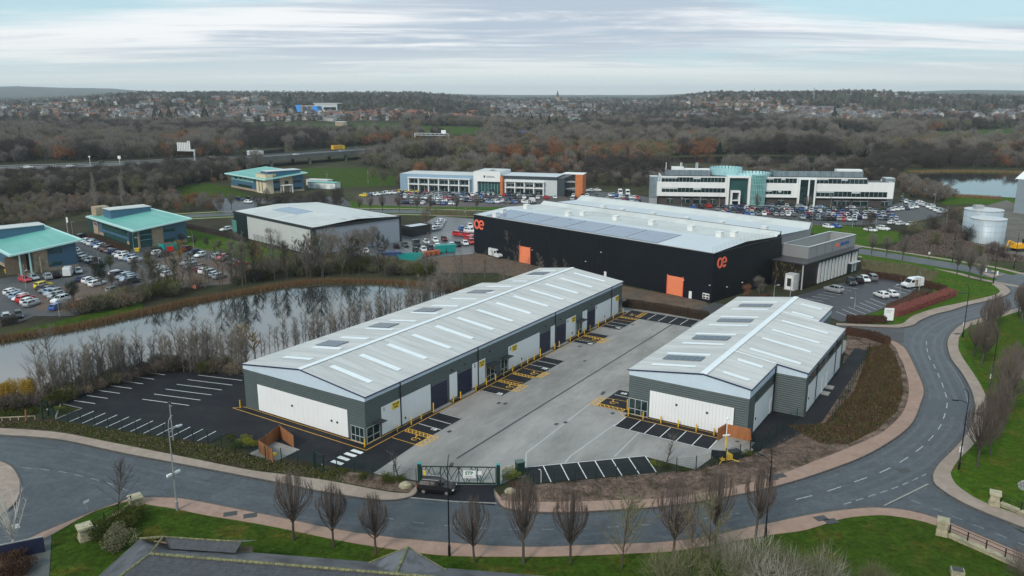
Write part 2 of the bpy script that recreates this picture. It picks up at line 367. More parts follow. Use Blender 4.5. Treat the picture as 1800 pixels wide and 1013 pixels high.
bank = sheet('bank', [Vector(p) for p in farL_o[6:]] + img((737, 850), (700, 846), (655, 832), (560, 816), (470, 800), (366, 779), (240, 761), (97, 738), (60, 735), (-160, 728), (-160, 741)), .07, m_scrub)
sheet('soil_bank', [Vector(p) for p in farR_o] + img((1530, 597), (1490, 585), (1487, 610), (1470, 690), (1395, 745), (1335, 795), (1310, 806), (1223, 827), (1160, 832), (1154, 832), (937, 853), (905, 850), (880, 872)), .07, m_soil)
sheet('scrub_patch', img((1524, 612), (1560, 606), (1572, 622), (1582, 650), (1588, 690), (1576, 725), (1540, 757), (1490, 782), (1440, 780), (1385, 750), (1450, 745), (1500, 690), (1520, 640)), .085, m_scrub)
sheet('entrance_bed', img((660, 836), (735, 849), (736, 852), (718, 866), (690, 865), (610, 850), (590, 828)), .085, m_soil)
# --- yard and car parks on the estate
yard = sheet('yard', img((655, 833), (737, 846), (737, 852), (878, 853), (905, 840), (924, 824), (1134, 803), (1180, 815), (1223, 826), (1262, 797), (1300, 802), (1337, 786)) + [UV(42, -47), UV(86.5, -47), UV(86.5, 2), UV(40, 4), UV(-1, 4)], .02, m_conc)
lot = sheet('car_park', img((107, 711), (174.5, 679), (268.5, 643.7), (302, 647), (432, 657)) + [UV(12, 3), UV(46, 3), UV(46, -1.35), UV(3.6, -1.35), UV(3.6, -5.7)] + img((655, 833), (622, 826), (590, 819), (556, 822), (500, 814), (440, 800), (403, 761.5), (366, 780), (240, 762), (97, 739), (144, 719)), .03, m_tar)
def quadline(parent, a, b_, w, z, m, name='bay_line'):
    o = strip(MB(), [a, b_], w / 2, z).build(name, m, parent); return o
def uvline(parent, u0, v0, u1, v1, w=.12, z=.044, m=None, name='bay_line'):
    return quadline(parent, UV(u0, v0), UV(u1, v1), w, z, m or m_white, name)
def tarpatch(u0, u1, v0, v1, z=.034):
    return sheet('bay_surface', [UV(u0, v0), UV(u1, v0), UV(u1, v1), UV(u0, v1)], z, m_tar, parent=yard)
tarpatch(3.6, 14.6, -1.3, -5.7); tarpatch(25.2, 46, -1.3, -5.6); tarpatch(56.3, 64, -1.3, -5.5); tarpatch(68.6, 84.3, -1.3, -5.5); tarpatch(78.6, 84.3, -5.4, -24)
tarpatch(46, 82, 0, -1.3, .032); tarpatch(29.8, 38.3, -20.2, -25.4); tarpatch(24, 28.3, -25.9, -40.1); tarpatch(28.4, 30, -25.5, -43, .03)
sheet('bay_surface', img((924, 822), (1134, 802), (1154, 831), (937, 851)), .034, m_tar, parent=yard)
for u in (9.5, 11.9, 14.4): uvline(yard, u, -1.5, u, -5.6)
for u in (25.4, 28.0, 43.2, 45.8): uvline(yard, u, -1.5, u, -5.5)
for u in (40.7,): uvline(yard, u, -1.5, u, -5.5)
for u in (56.5, 58.3, 68.8, 71, 73.3): uvline(yard, u, -1.5, u, -5.4)
for k in range(7): uvline(yard, 79.2, -7.2 - 2.45 * k, 84.1, -7.2 - 2.45 * k)
for k in range(7): uvline(yard, 24.1, -25.95 - 2.36 * k, 28.2, -25.95 - 2.36 * k)
uvline(yard, 24.1, -25.95, 24.1, -25.96 - 2.36 * 6); uvline(yard, 35.6, -20.5, 35.6, -25.3); uvline(yard, 38.1, -20.2, 38.1, -25.3)
p0, p1, p2, p3 = img((924, 822), (1134, 802), (1154, 831), (937, 851))
for k in range(8): quadline(yard, p0.lerp(p1, k / 7), p3.lerp(p2, k / 7), .13, .044, m_white)
quadline(yard, p0, p1, .10, .044, m_white); quadline(yard, p0, p3, .12, .044, m_kerb, 'edging')
# white numerals painted in the first bay of each group
for k, (u, v) in enumerate(((9.1, -4.6), (25.9, -4.8), (40.2, -4.7), (57.3, -4.8), (70.0, -4.7), (36.8, -21.6))):
    me = text_mesh(str((1, 2, 3, 4, 5, 6)[k]) + 'B', 1.0, .002, .03); me.materials.clear(); me.materials.append(m_white)
    o = link('bay_number', me, yard); o.location = UV(u, v, .05); o.rotation_euler = (0, 0, RZU - math.pi / 2)
# yellow hatched accessible bays
def hatch(u0, u1, v0, v1, n, flip=1):
    b = MB()
    for (a, c) in (((u0, v0), (u1, v0)), ((u1, v0), (u1, v1)), ((u1, v1), (u0, v1)), ((u0, v1), (u0, v0))): strip(b, [UV(*a), UV(*c)], .05, .048)
    L_ = abs(v1 - v0) if abs(v1 - v0) > abs(u1 - u0) else abs(u1 - u0)
    for k in range(n):
        t0, t1 = k / n, (k + 1) / n
        if abs(v1 - v0) > abs(u1 - u0):
            va, vb = v0 + (v1 - v0) * t0, v0 + (v1 - v0) * t1
            strip(b, [UV(u0, va), UV(u1, vb)], .05, .048 + .0004); strip(b, [UV(u1, va), UV(u0, vb)], .05, .0488)
        else:
            ua, ub = u0 + (u1 - u0) * t0, u0 + (u1 - u0) * t1
            strip(b, [UV(ua, v0), UV(ub, v1)], .05, .0484); strip(b, [UV(ua, v1), UV(ub, v0)], .05, .0488)
    b.build('hatched_marking', m_yel, yard)
def wheelchair(u, v, rz=0):
    b = MB(); c = UV(u, v); pts = [c + Vector((.42 * math.cos(a), .42 * math.sin(a), 0)) for a in np.linspace(1.2 + rz, 5.6 + rz, 11)]
    strip(b, pts, .06, .05); strip(b, [c + Vector((.1, .25, 0)), c + Vector((.15, .95, 0))], .07, .0504); strip(b, [c + Vector((.1, .3, 0)), c + Vector((.6, .2, 0)), c + Vector((.85, -.25, 0))], .07, .0508)
    b.lathe([(.16, .0505), (.001, .0505)], (c.x + .2, c.y + 1.15, 0), 8); b.build('wheelchair_symbol', m_yel, yard)
for u in (3.65, 28.0, 38.4, 59.2, 75.6): uvline(yard, u, -1.5, u, -6.8, .1, .046, m_yel, 'yellow_line')
hatch(6.3, 7.3, -1.5, -5.6, 6); hatch(3.7, 7.3, -5.7, -6.9, 4); wheelchair(5.0, -4.4)
hatch(30.4, 31.3, -1.5, -5.5, 6); hatch(28.0, 31.3, -5.6, -6.8, 4); wheelchair(29.2, -4.4)
hatch(34.8, 35.7, -1.5, -5.5, 6); hatch(35.8, 38.5, -5.6, -6.7, 4); wheelchair(36.9, -4.4); uvline(yard, 32.0, -1.5, 32.0, -5.5, .1, .046, m_yel, 'yellow_line')
hatch(61.0, 61.9, -1.5, -5.4, 6); hatch(58.8, 61.9, -5.5, -6.7, 4); wheelchair(60.2, -4.3)
hatch(77.4, 78.4, -1.6, -5.3, 5); hatch(79.6, 83.8, -4.2, -5.2, 5); wheelchair(80.5, -3.0)
hatch(29.8, 33.4, -18.9, -20.1, 4); hatch(29.9, 30.9, -20.2, -24.6, 6); wheelchair(32.3, -21.8); uvline(yard, 33.5, -20.1, 34.1, -24.6, .1, .046, m_yel, 'yellow_line')
for a in (((82.0, -.12), (0, -.12)), ((-.15, -.12), (-.15, 25.2)), ((82.0, -1.25), (-1.4, -1.25)), ((-1.4, -1.25), (-1.4, 26.4)), ((-1.4, 26.4), (-.15, 25.2)), ((28.4, -25.5), (28.4, -41)), ((29.6, -25.3), (29.6, -43)), ((28.4, -25.5), (29.6, -24.2))):
    uvline(yard, *a[0], *a[1], .1, .045, m_yel, 'yellow_line')
# left car park
def along(p, q, n, r, s):
    for k in range(n):
        t = k / (n - 1); quadline(lot, p.lerp(q, t), r.lerp(s, t), .13, .036, m_white)
along(UV(-13.0, 49.9), UV(3.2, 53.2), 8, UV(-11.9, 45.9), UV(4.3, 48.9))
along(UV(-6.8, 41.4), UV(5.0, 43.6), 6, UV(-4.4, 32.9), UV(7.4, 35.1))
along(UV(-17.9, 42.2), UV(-12.4, 20.5), 11, UV(-13.7, 43.1), UV(-8.4, 21.2))
b = MB(); strip(b, img((97, 737), (107, 710), (174.5, 678), (268.5, 642.5), (302, 646), (434, 656)), .12, .10); strip(b, img((97, 738), (144, 719), (110, 711)), .1, .1)
b.build('edging', m_kerb, lot)
for c in ((592.7, 813.8), (604, 806.5), (616, 800), (627.5, 794.5)):
    g = G(*c); b = MB(); d = Vector((-UY, UX, 0)) * .95; e = Vector((UX, UY, 0)) * .34
    b.face([(p.x, p.y, .046) for p in (g - d - e, g - d + e, g + d + e, g + d - e)][::-1]); b.build('zebra_stripe', m_white, lot)
# drain, slab joints, covers
m_drain = mat('drain_channel', (.03, .03, .034), .5, .2, 3); uvline(yard, 3.3, -13.05, 78.6, -13.05, .3, .03, m_drain, 'drain_channel')
m_joint = mat('concrete_joint', (.40, .40, .385), .7, .1, 2)
for pl in ([(1036, 711), (925, 797), (924, 822)], [(1081, 746), (1003, 802), (993, 814)], [(1124, 760), (1080, 803)]):
    strip(MB(), img(*pl), .11, .03).build('slab_joint', m_joint, yard)
m_jd = mat('saw_cut_joint', (.19, .19, .185), .7, .2, 2)
for u in np.arange(16, 79, 5.6): uvline(yard, u, -6.5, u, -24.5 if u > 27 else -20, .035, .026, m_jd, 'slab_joint')
for v in (-8.6, -18.6): uvline(yard, 4, v, 78, v, .035, .0265, m_jd, 'slab_joint')
for px, py in ((877, 709), (888, 710), (790, 759), (978, 746), (994, 743), (1061, 690), (1059, 693), (1077, 727), (929, 660), (935, 655), (1028, 635), (1019, 609), (1112, 571)):
    g = G(px, py); o = part('manhole_cover', m_iron, yard, (-.38, .38, -.28, .28, .0, .008)); o.location = (g.x, g.y, .024); o.rotation_euler = (0, 0, RZU)
# --- road markings, repairs and seams
def dashes(pts, n, frac=.45, w=.12, m=None):
    ln = smoothline(img(*pts), 12); tot = [0]
    for a, c in zip(ln, ln[1:]): tot.append(tot[-1] + (c - a).length)
    def at(d):
        for i in range(len(tot) - 1):
            if tot[i + 1] >= d: return ln[i].lerp(ln[i + 1], (d - tot[i]) / max(1e-6, tot[i + 1] - tot[i]))
        return ln[-1]
    for k in range(n):
        a = tot[-1] * k / n; c = a + tot[-1] / n * frac
        strip(MB(), [at(a), at((a + c) / 2), at(c)], w / 2, .005).build('centre_line', m or m_white, road)
m_line = mat('faded_white_paint', (.42, .44, .45), .6, .3, 4, col2=(.2, .22, .24), c2scale=2.2, thr=(.5, .62))
dashes([(1628, 600), (1632, 625), (1643, 645), (1655, 672), (1661, 690), (1665, 705), (1662, 725), (1651, 752), (1632, 775), (1606, 797), (1560, 825), (1500, 848), (1440, 868), (1370, 885)], 17, .5, .13, m_line)
dashes([(1300, 902), (1200, 917), (1100, 925), (1000, 930), (880, 930), (760, 922), (640, 905)], 12, .35, .12, m_worn)
dashes([(1602, 880), (1650, 897), (1700, 918), (1780, 950), (1830, 972)], 6, .5, .12, m_worn)
dashes([(1483, 887), (1530, 872), (1580, 855), (1636, 830)], 8, .6, .2, m_worn)
dashes([(38, 822), (110, 830), (185, 848), (235, 868)], 7, .5, .14, m_worn)
for pl, w, m in (([(1549, 892), (1640, 847)], .28, m_kerb), ([(1549, 893.5), (1640, 849)], .1, m_seam), ([(35, 818), (120, 828), (186, 848), (240, 862)], .12, m_seam), ([(150, 840), (70, 870)], .1, m_seam), ([(162, 845), (60, 900)], .1, m_seam),
                 ([(1618, 650), (1690, 656)], .12, m_seam), ([(1612, 730), (1704, 742)], .12, m_seam), ([(1672, 600), (1640, 628), (1650, 660), (1672, 690)], .08, m_seam), ([(700, 905), (600, 890)], .07, m_seam), ([(600, 893), (672, 910), (695, 880)], .07, m_seam),
                 ([(1578, 604), (1590, 577)], .18, m_seam), ([(1590, 602), (1600, 580), (1625, 560)], .07, m_seam), ([(0, 800), (200, 812), (420, 858), (600, 897)], .06, m_seam)):
    strip(MB(), smoothline(img(*pl), 5), w / 2, .0045).build('road_seam', m, road)
m_track = mat('tyre_polished_asphalt', (.041, .054, .066), .42, .3, 2.0, col2=(.056, .07, .083), c2scale=.5, stain=.3)
ctr = smoothline(img((-60, 785), (60, 800), (215, 838), (400, 880), (600, 908), (760, 922), (900, 931), (1036, 930), (1200, 918), (1370, 886), (1500, 850), (1600, 802), (1650, 755), (1666, 710), (1660, 685), (1643, 645), (1630, 612), (1640, 585), (1680, 562), (1740, 545)), 8)
for d in (1.1, 2.6, -1.1, -2.6): strip(MB(), offset(ctr, d), .28, .0016).build('wheel_track', m_track, road)
for q in ([(672, 910), (730, 885), (790, 890), (770, 925), (690, 915)], [(600, 880), (640, 886), (620, 905), (575, 896)], [(1612, 700), (1700, 705), (1710, 735), (1606, 728)], [(735, 884), (868, 890), (872, 905), (740, 900)]):
    sheet('road_repair', img(*q), .002 + .0006 * q[0][0] / 500, m_patch, parent=road)
for a, c in (((1617, 708), (1612, 650)), ((1594, 620), (1574, 606))):
    for off in (.45, .75): strip(MB(), offset(img(a, ((a[0] + c[0]) / 2 + 3, (a[1] + c[1]) / 2), c), off), .05, .006).build('edge_line', m_worn, road)
strip(MB(), offset(smoothline(img((1700, 735), (1700, 700), (1686, 665), (1664, 632))), .0), .05, .006).build('edge_line', m_worn, road)
for px, py in ((1588, 827), (405, 905), (440, 908), (1357, 843), (1371, 838), (1443, 913), (1461, 918), (1683, 588), (1722, 729)):
    g = G(px, py); o = part('tactile_slab', m_iron, pav_s, (-.75, .75, -.5, .5, 0, .012)); o.location = (g.x, g.y, .113 if px != 1588 else .002); o.rotation_euler = (0, 0, .3)
# --- upper road behind the estate
up = smoothline(img((250, 384), (330, 380), (420, 376), (560, 372), (700, 372), (820, 375), (950, 380), (1100, 390), (1300, 412), (1420, 428), (1512, 442), (1560, 449), (1614, 458), (1675, 468), (1720, 476), (1765, 487), (1840, 500)))
tag(strip(MB(), up, 4.2, .004).build('road', m_road), kind='structure')
tag(strip(MB(), up, 7.2, -.03).build('verge', m_lush), kind='structure'); tag(strip(MB(), up, 11.5, -.04).build('verge', m_grass), kind='structure')
for d in (8.2, -8.2): tag(strip(MB(), offset(up, d), .95, .012).build('footpath', m_pave), kind='structure')
# traffic island at the junction
b = MB(); b.prism([(p.x, p.y) for p in smoothline(img((1722, 478), (1745, 483), (1768, 482), (1756, 485), (1742, 488), (1722, 478)), 4)], -.02, .12); tag(b.build('traffic_island', m_pave), kind='structure')
# far road going up to the middle office
sheet('road', img((385, 372), (368, 350), (383, 345), (410, 352), (440, 348), (530, 352), (545, 362), (455, 362), (408, 378)), .008, m_road)
sheet('car_park', img((470, 352), (600, 345), (620, 362), (520, 366)), .006, m_tarold)
# --- other car parks
lotA = sheet('car_park', img((-200, 480), (-200, 600), (0, 575), (30, 568), (60, 556), (130, 556), (200, 530), (262, 512), (330, 505), (400, 500), (455, 480), (432, 462), (380, 444), (330, 432), (310, 428), (220, 440), (150, 412), (110, 420), (130, 450), (113, 470), (0, 490)), .006, m_tarold)
sheet('brick_paving', img((290, 448), (440, 466), (450, 482), (395, 500), (300, 500), (270, 480)), .011, mat('brick_paviors', (.12, .075, .055), .85, .2, 1.2, col2=(.10, .07, .055), c2scale=.2))
sheet('brick_paving', img((75, 510), (170, 490), (205, 512), (110, 550), (60, 545)), .011, MATS['brick_paviors'])
lotB = sheet('car_park', img((600, 462), (640, 432), (700, 412), (770, 380), (835, 385), (840, 450), (800, 462), (700, 470)), .006, mat('wet_tarmac', (.085, .09, .098), .4, .2, .5, col2=(.115, .12, .125), c2scale=.08))
sheet('gravel_yard', img((640, 470), (730, 455), (850, 445), (950, 470), (1080, 500), (1240, 530), (1250, 545), (1180, 560), (1000, 505), (870, 480), (760, 480)), .008, mat('gravel_brown', (.165, .115, .085), .95, .2, 1.0, bump=.03, bscale=8, col2=(.135, .105, .085), c2scale=.15, stain=.3))
sheet('dark_drive', img((1212, 552), (1255, 532), (1300, 540), (1290, 562)), .012, m_tarold)
lotC = sheet('car_park', img((628, 344), (700, 332), (980, 342), (1010, 352), (985, 362), (880, 364), (740, 364), (640, 360)), .006, mat('red_paviors', (.095, .070, .066), .85, .2, .6, col2=(.07, .066, .068), c2scale=.06))
lotD = sheet('car_park', img((1005, 350), (1010, 332), (1130, 345), (1215, 364), (1430, 372), (1560, 362), (1600, 352), (1640, 358), (1660, 378), (1600, 392), (1500, 396), (1390, 396), (1210, 380), (1080, 366)), .006, m_tarold)
lotE = sheet('car_park', img((1400, 520), (1513, 488), (1550, 488), (1600, 497), (1612, 506), (1592, 524), (1540, 548), (1480, 566), (1440, 552)), .01, mat('blue_tarmac', (.042, .042, .05), .6, .2, .5))
sheet('car_park_access', img((1480, 571), (1590, 577), (1588, 603), (1560, 601), (1484, 590)), .008, m_tarold)
sheet('silo_yard', img((1700, 440), (1690, 372), (1770, 352), (1830, 380), (1900, 470), (1790, 448)), .006, mat('worn_concrete', (.17, .155, .135), .9, .2, .3, stain=.3))
# white bay lines of the office car park
def pxlines(parent, a0, a1, b0, b1, n, w=.12, z=.014):
    A, B = G(*a0), G(*a1); C, D = G(*b0), G(*b1)
    for k in range(n): t = k / (n - 1); quadline(parent, A.lerp(B, t), C.lerp(D, t), w, z, m_white)
pxlines(lotE, (1417, 525), (1475, 503), (1447, 530), (1507, 508), 7); pxlines(lotE, (1470, 548), (1530, 525), (1500, 560), (1560, 537), 7); hat = [(1550, 513), (1578, 500), (1610, 508), (1585, 523)]
pxlines(lotE, (1552, 511), (1580, 500), (1585, 521), (1610, 508), 4)
pxlines(lotA, (148, 500), (168, 493), (120, 504), (140, 497), 3); pxlines(lotB, (640, 452), (760, 432), (628, 446), (748, 427), 9); pxlines(lotB, (770, 418), (800, 404), (785, 421), (812, 407), 5)
# --- ponds and fields
pond = sheet('pond', smoothline(img((-250, 640), (0, 606), (130, 583), (250, 556), (330, 538), (430, 520), (520, 505), (600, 501), (700, 504), (760, 512), (800, 520), (760, 545), (690, 575), (600, 600), (520, 622), (440, 640), (360, 652), (290, 650), (180, 680), (110, 705), (60, 700), (0, 690), (-250, 740)), 4), -.02, m_water)
sheet('pond', smoothline(img((1585, 308), (1680, 304), (1800, 307), (1900, 310), (1900, 352), (1790, 348), (1700, 343), (1640, 338), (1600, 330)), 4), .0, m_water)
sheet('pond', img((1180, 277), (1320, 274), (1520, 280), (1520, 286), (1330, 288), (1180, 287)), .0, m_water)
sheet('pond', img((425, 268), (500, 262), (500, 272), (425, 276)), .0, m_water)
for q in ([(530, 296), (640, 296), (700, 312), (700, 326), (610, 330), (560, 318), (530, 305)], [(305, 330), (360, 322), (400, 328), (440, 345), (330, 352)], [(690, 300), (690, 283), (760, 282), (900, 287), (900, 290)], [(880, 288), (1100, 289), (1200, 296), (880, 293)],
          [(310, 398), (420, 425), (520, 448), (440, 462), (330, 436)], [(1640, 345), (1780, 348), (1790, 358), (1660, 360)], [(1590, 298), (1790, 300), (1790, 305), (1590, 303)], [(500, 368), (560, 352), (860, 364), (960, 366), (940, 371), (700, 370)], [(1390, 394), (1490, 397), (1530, 402), (1600, 410), (1580, 425), (1510, 434), (1440, 415)], [(20, 585), (120, 560), (250, 530), (250, 548), (120, 578), (0, 602)]):
    sheet('field', img(*q), -.02 + .004 * (q[0][0] % 7), m_grass if q[0][1] > 500 or q[0][1] < 345 else m_lush)
sheet('field', img((0, 330), (110, 332), (150, 352), (90, 372), (0, 375)), -.012, m_scrub)
def far_sheet(name, pts, m, n=8, lift=.5):
    """a field draped on the rising land"""
    a, c, d, e = pts; b = MB(); grid = []
    for i in range(n + 1):
        row = []
        for j in range(n + 1):
            s, t = i / n, j / n
            px = (a[0] * (1 - s) + c[0] * s) * (1 - t) + (e[0] * (1 - s) + d[0] * s) * t; py = (a[1] * (1 - s) + c[1] * s) * (1 - t) + (e[1] * (1 - s) + d[1] * s) * t
            p = GT(px, py); row.append((p.x, p.y, p.z + lift))
        grid.append(row)
    for i in range(n):
        for j in range(n): b.face([grid[i][j], grid[i][j + 1], grid[i + 1][j + 1], grid[i + 1][j]])
    tag(b.build(name, m), kind='structure')
FIELDS = [((420, 219), (700, 217), (720, 226), (430, 226)), ((560, 227), (760, 228), (770, 238), (590, 236)), ((740, 222), (860, 226), (850, 238), (740, 237)), ((1470, 238), (1545, 232), (1545, 247), (1480, 248)), ((1620, 234), (1780, 228), (1790, 250), (1640, 250)), ((1380, 232), (1450, 232), (1450, 242), (1400, 244)), ((1235, 228), (1275, 226), (1280, 240), (1240, 242)), ((1200, 190), (1290, 188), (1290, 193), (1200, 197)), ((870, 186), (905, 186), (905, 190), (870, 190)), ((1715, 218), (1760, 217), (1760, 226), (1718, 226))]
for i, q in enumerate(FIELDS): far_sheet('field', q, m_grass if q[0][1] > 200 else m_scrub, lift=.4 + .13 * i)
# ================================================================ the two terraces of new industrial units
m_clad = mat('grey_microrib_cladding', (.082, .105, .106), .5, .10, .5, wave=(.34, 'z', .03))
m_cladv = mat('grey_flat_cladding', (.115, .135, .15), .5, .08, .4)
m_panel = mat('white_panel', (.80, .80, .80), .45, .03, .3, wave=(.5, 'y', .006))
m_panelx = mat('white_panel_long', (.80, .80, .80), .45, .03, .3, wave=(.5, 'x', .006))
m_fasc = mat('pale_blue_fascia', (.56, .66, .74), .45, .05, .3, wave=(.33, 'y', .03))
m_fascx = mat('pale_blue_fascia_long', (.56, .66, .74), .45, .05, .3, wave=(.33, 'x', .02))
m_roof = mat('pale_roof_sheet', (.53, .53, .525), .5, .09, .8, aniso=(1.6, .08, 1, RZU), col2=(.42, .43, .425), c2scale=.5, thr=(.35, .7), stain=.14)
m_rl = mat('rooflight_grp', (.74, .78, .80), .4, .05, .8)
m_navy = mat('navy_trim', (.018, .022, .085), .4, .1, 1)
m_door = mat('navy_roller_door', (.010, .014, .045), .45, .1, .6, wave=(.5, 'z', .02))
m_dk = mat('dark_metal', (.025, .027, .03), .5, .2, 2)
m_alu = mat('grey_aluminium', (.55, .57, .58), .4, .08, 2, metal=.3)
m_wglass = glassmat('dark_window_glass', (.012, .030, .032), .04)
m_yb = mat('yellow_bollard', (.72, .42, .02), .45, .08, 2)
m_board = mat('yellow_board', (.80, .55, .04), .5, .08, 2)
m_blackp = mat('black_lettering', (.01, .01, .01), .6, 0, 1)
m_solar = glassmat('solar_glass', (.035, .045, .065), .12, .3, 1.5)
m_solar2 = glassmat('solar_glass_pale', (.06, .08, .11), .16, .25, .8)
m_frame = mat('solar_frame', (.32, .34, .36), .4, .1, 2, metal=.4)
m_lg0 = mat('panel_joint_grey', (.35, .35, .35), .6, .1, 1)  # grey backing that shows in the joints between white panels
def ribbed(u0, u1, va, za, vb, zb, pitch=.5, h=.045):
    """sloping roof sheet with raised ribs running down the slope"""
    b = MB(); n = max(1, round((u1 - u0) / pitch)); p = (u1 - u0) / n; prof = []
    for k in range(n):
        s = u0 + k * p; prof += [(s, 0), (s + p * .7, 0), (s + p * .76, h), (s + p * .94, h)]
    prof.append((u1, 0))
    for (x, d), (X, D) in zip(prof, prof[1:]):
        q = [(x, va, za + d), (X, va, za + D), (X, vb, zb + D), (x, vb, zb + d)]
        b.face(q if vb > va else q[::-1])
    for (x, d), (X, D) in zip(prof, prof[1:]):
        for v, z in ((va, za), (vb, zb)): b.face([(x, v, z - .12), (X, v, z - .12), (X, v, z + D), (x, v, z + d)])
    b.face([(u0, va, za - .12), (u0, vb, zb - .12), (u1, vb, zb - .12), (u1, va, za - .12)])
    return b
def slab(parent, name, m, u0, u1, v0, v1, zf, lift, th=.05):
    """plate lying on a roof slope"""
    b = MB(); c = [(u0, v0), (u1, v0), (u1, v1), (u0, v1)]; n = 4
    lo = [(u, v, zf(v) + lift) for u, v in c]; hi = [(u, v, zf(v) + lift + th) for u, v in c]
    if (u1 - u0) * (v1 - v0) < 0: lo, hi = lo[::-1], hi[::-1]
    b.face(hi); b.face(lo[::-1])
    for i in range(4): j = (i + 1) % 4; b.face([lo[i], lo[j], hi[j], hi[i]])
    return b.build(name, m, parent)
def solar_array(parent, u0, u1, v0, v1, zf, nu, nv, m):
    arr = slab(parent, 'solar_array', m_frame, u0 - .04, u1 + .04, v0 - .04, v1 + .04, zf, .10, .05)
    for i in range(nu):
        for j in range(nv):
            a, c = u0 + (u1 - u0) * i / nu, u0 + (u1 - u0) * (i + 1) / nu; d, e = v0 + (v1 - v0) * j / nv, v0 + (v1 - v0) * (j + 1) / nv
            slab(arr, 'solar_panel', m, a + .035, c - .035, d + .035, e - .035, zf, .155, .02)
def glazed(parent, u0, u1, y, z1, axis, nm, side, out):
    """framed glazing on a wall: axis 'u' lies along u at v=y, axis 'v' lies along v at u=y; out is the outward step"""
    w = MB(); f = MB(); d = out
    def bx(m, a, c, z0, z1_, o0, o1):
        lo, hi = sorted((y + o0 * d, y + o1 * d))
        if axis == 'u': m.box(a, c, lo, hi, z0, z1_)
        else: m.box(lo, hi, a, c, z0, z1_)
    bx(w, u0, u1, .05, z1, .005, .03); g = w.build('window', m_wglass, parent)
    for k in range(nm + 1): s = u0 + (u1 - u0) * k / nm; bx(f, s - .04, s + .04, .05, z1, .034, .08)
    for z in (.08, .95, z1 - .06): bx(f, u0, u1, z, z + .08, .034, .075)
    f.build('frame', m_alu, g); return g
def bollard(u, v, h=1.1, lab='', grp='yellow bollards along the unit fronts'):
    p = UV(u, v, .03); b = MB(); b.lathe([(.09, 0), (.09, h - .05), (.07, h), (.001, h)], (0, 0, 0), 10)
    o = b.build('bollard', m_yb); o.location = p; tag(o, lab, 'bollard', grp)
def strips(parent, name, m, axis, c0, c1, s0, s1, z0, z1, w=.5, g=.012):
    b = MB(); n = max(1, round((s1 - s0) / w))
    for k in range(n):
        a, d = s0 + (s1 - s0) * k / n + g, s0 + (s1 - s0) * (k + 1) / n - g
        b.box(*((c0, c1, a, d) if axis == 'v' else (a, d, c0, c1)), z0, z1)
    return tag(b.build(name, m, parent), kind='stuff')
# ---------------- long terrace
B1 = empty('industrial_terrace', OU, RZU, 'long terrace of units with pale ribbed roof and navy roller doors beside the pond', 'building')
L1, W1, RV, RZ1, EZ = 81.5, 24.9, 12.45, 8.6, 7.05
zr1 = lambda v: RZ1 - (RZ1 - EZ) / RV * abs(v - RV)
b = MB()
fp = [(0, 0), (L1, 0), (L1, 21.1), (63.6, 21.1), (63.6, W1), (0, W1)]
b.prism(fp, .0, 6.3); w1 = b.build('wall', m_clad, B1)
b = MB()      # pale fascia band: the gable triangle and the eaves
for u, s in ((0 - .02, -1), (L1 + .02, 1)):
    vb = W1 if s < 0 else 21.1
    pts = [(u, 0, 6.28), (u, vb, 6.28), (u, vb, zr1(vb) - .1), (u, RV, RZ1 - .1), (u, 0, EZ - .1)]
    b.face(pts if s > 0 else pts[::-1]); b.build('gable_fascia', m_fasc, B1); b = MB()
b = MB(); b.box(-.02, L1 + .02, -.05, .0, 6.3, EZ - .08); b.box(-.02, 63.6, W1, W1 + .05, 6.3, EZ - .08); b.box(63.6, L1, 21.1, 21.15, 6.3, zr1(21.1) - .1); b.build('eaves_fascia', m_fascx, B1)
for va, vb in ((-.2, RV - .1), ):
    r = ribbed(-.15, L1 + .15, va, zr1(va), vb, zr1(vb)).build('roof_slope', m_roof, B1)
ribbed(-.15, 63.7, W1 + .2, zr1(W1 + .2), RV + .1, zr1(RV + .1)).build('roof_slope', m_roof, B1)
ribbed(63.7, L1 + .15, 21.25, zr1(21.25), RV + .1, zr1(RV + .1)).build('roof_slope', m_roof, B1)
b = MB()
for s in (-1, 1): b.face([(-.2, RV, RZ1 + .13), (-.2, RV + s * .45, RZ1 + .06), (L1 + .2, RV + s * .45, RZ1 + .06), (L1 + .2, RV, RZ1 + .13)][::s])
b.build('ridge_cap', m_rl, B1)
b = MB()
for (u, v0, z0, v1, z1) in ((-.2, -.25, EZ - .0, RV, RZ1 + .05), (-.2, RV, RZ1 + .05, W1 + .25, EZ)):
    b.tube((u, v0, z0 - .02), (u, v1, z1 - .02), .09, .09, 4)
b.box(-.2, L1 + .2, -.32, -.2, EZ - .16, EZ - .0); b.build('verge_trim', m_navy, B1)
b = MB(); b.box(-.2, L1 + .2, -.34, -.052, EZ - .14, EZ - .02); b.build('gutter', m_navy, B1)
for k in range(13):
    u = 4.0 + 6.16 * k; slab(B1, 'rooflight', m_rl, u - .5, u + .5, 2.4, 10.1, zr1, .05, .04)
for k in range(12):
    u = 4.6 + 6.1 * k
    if u < 60: slab(B1, 'rooflight', m_rl, u - .5, u + .5, 14.7, 20.9, zr1, .05, .04)
for u in (65.5, 71.3, 77.5): slab(B1, 'rooflight', m_rl, u - .5, u + .5, 14.5, 18.3, zr1, .05, .04)
for u in (12.9, 25.2, 37.4, 54.3): solar_array(B1, u - 1.5, u + 1.5, 16.7, 21.3, zr1, 2, 5, m_solar2)
solar_array(B1, 72.6, 75.6, 15.0, 19.2, zr1, 2, 5, m_solar2)
part('panel_backing', m_lg0, B1, (-.03, -.02, 3.3, 21.9, .25, 4.4)); strips(B1, 'gable_panel', m_panel, 'v', -.06, -.032, 3.3, 21.9, .25, 4.4, 1.0, .006); part('panel_base', m_dk, B1, (-.05, -.01, 3.1, 22.1, .0, .25))
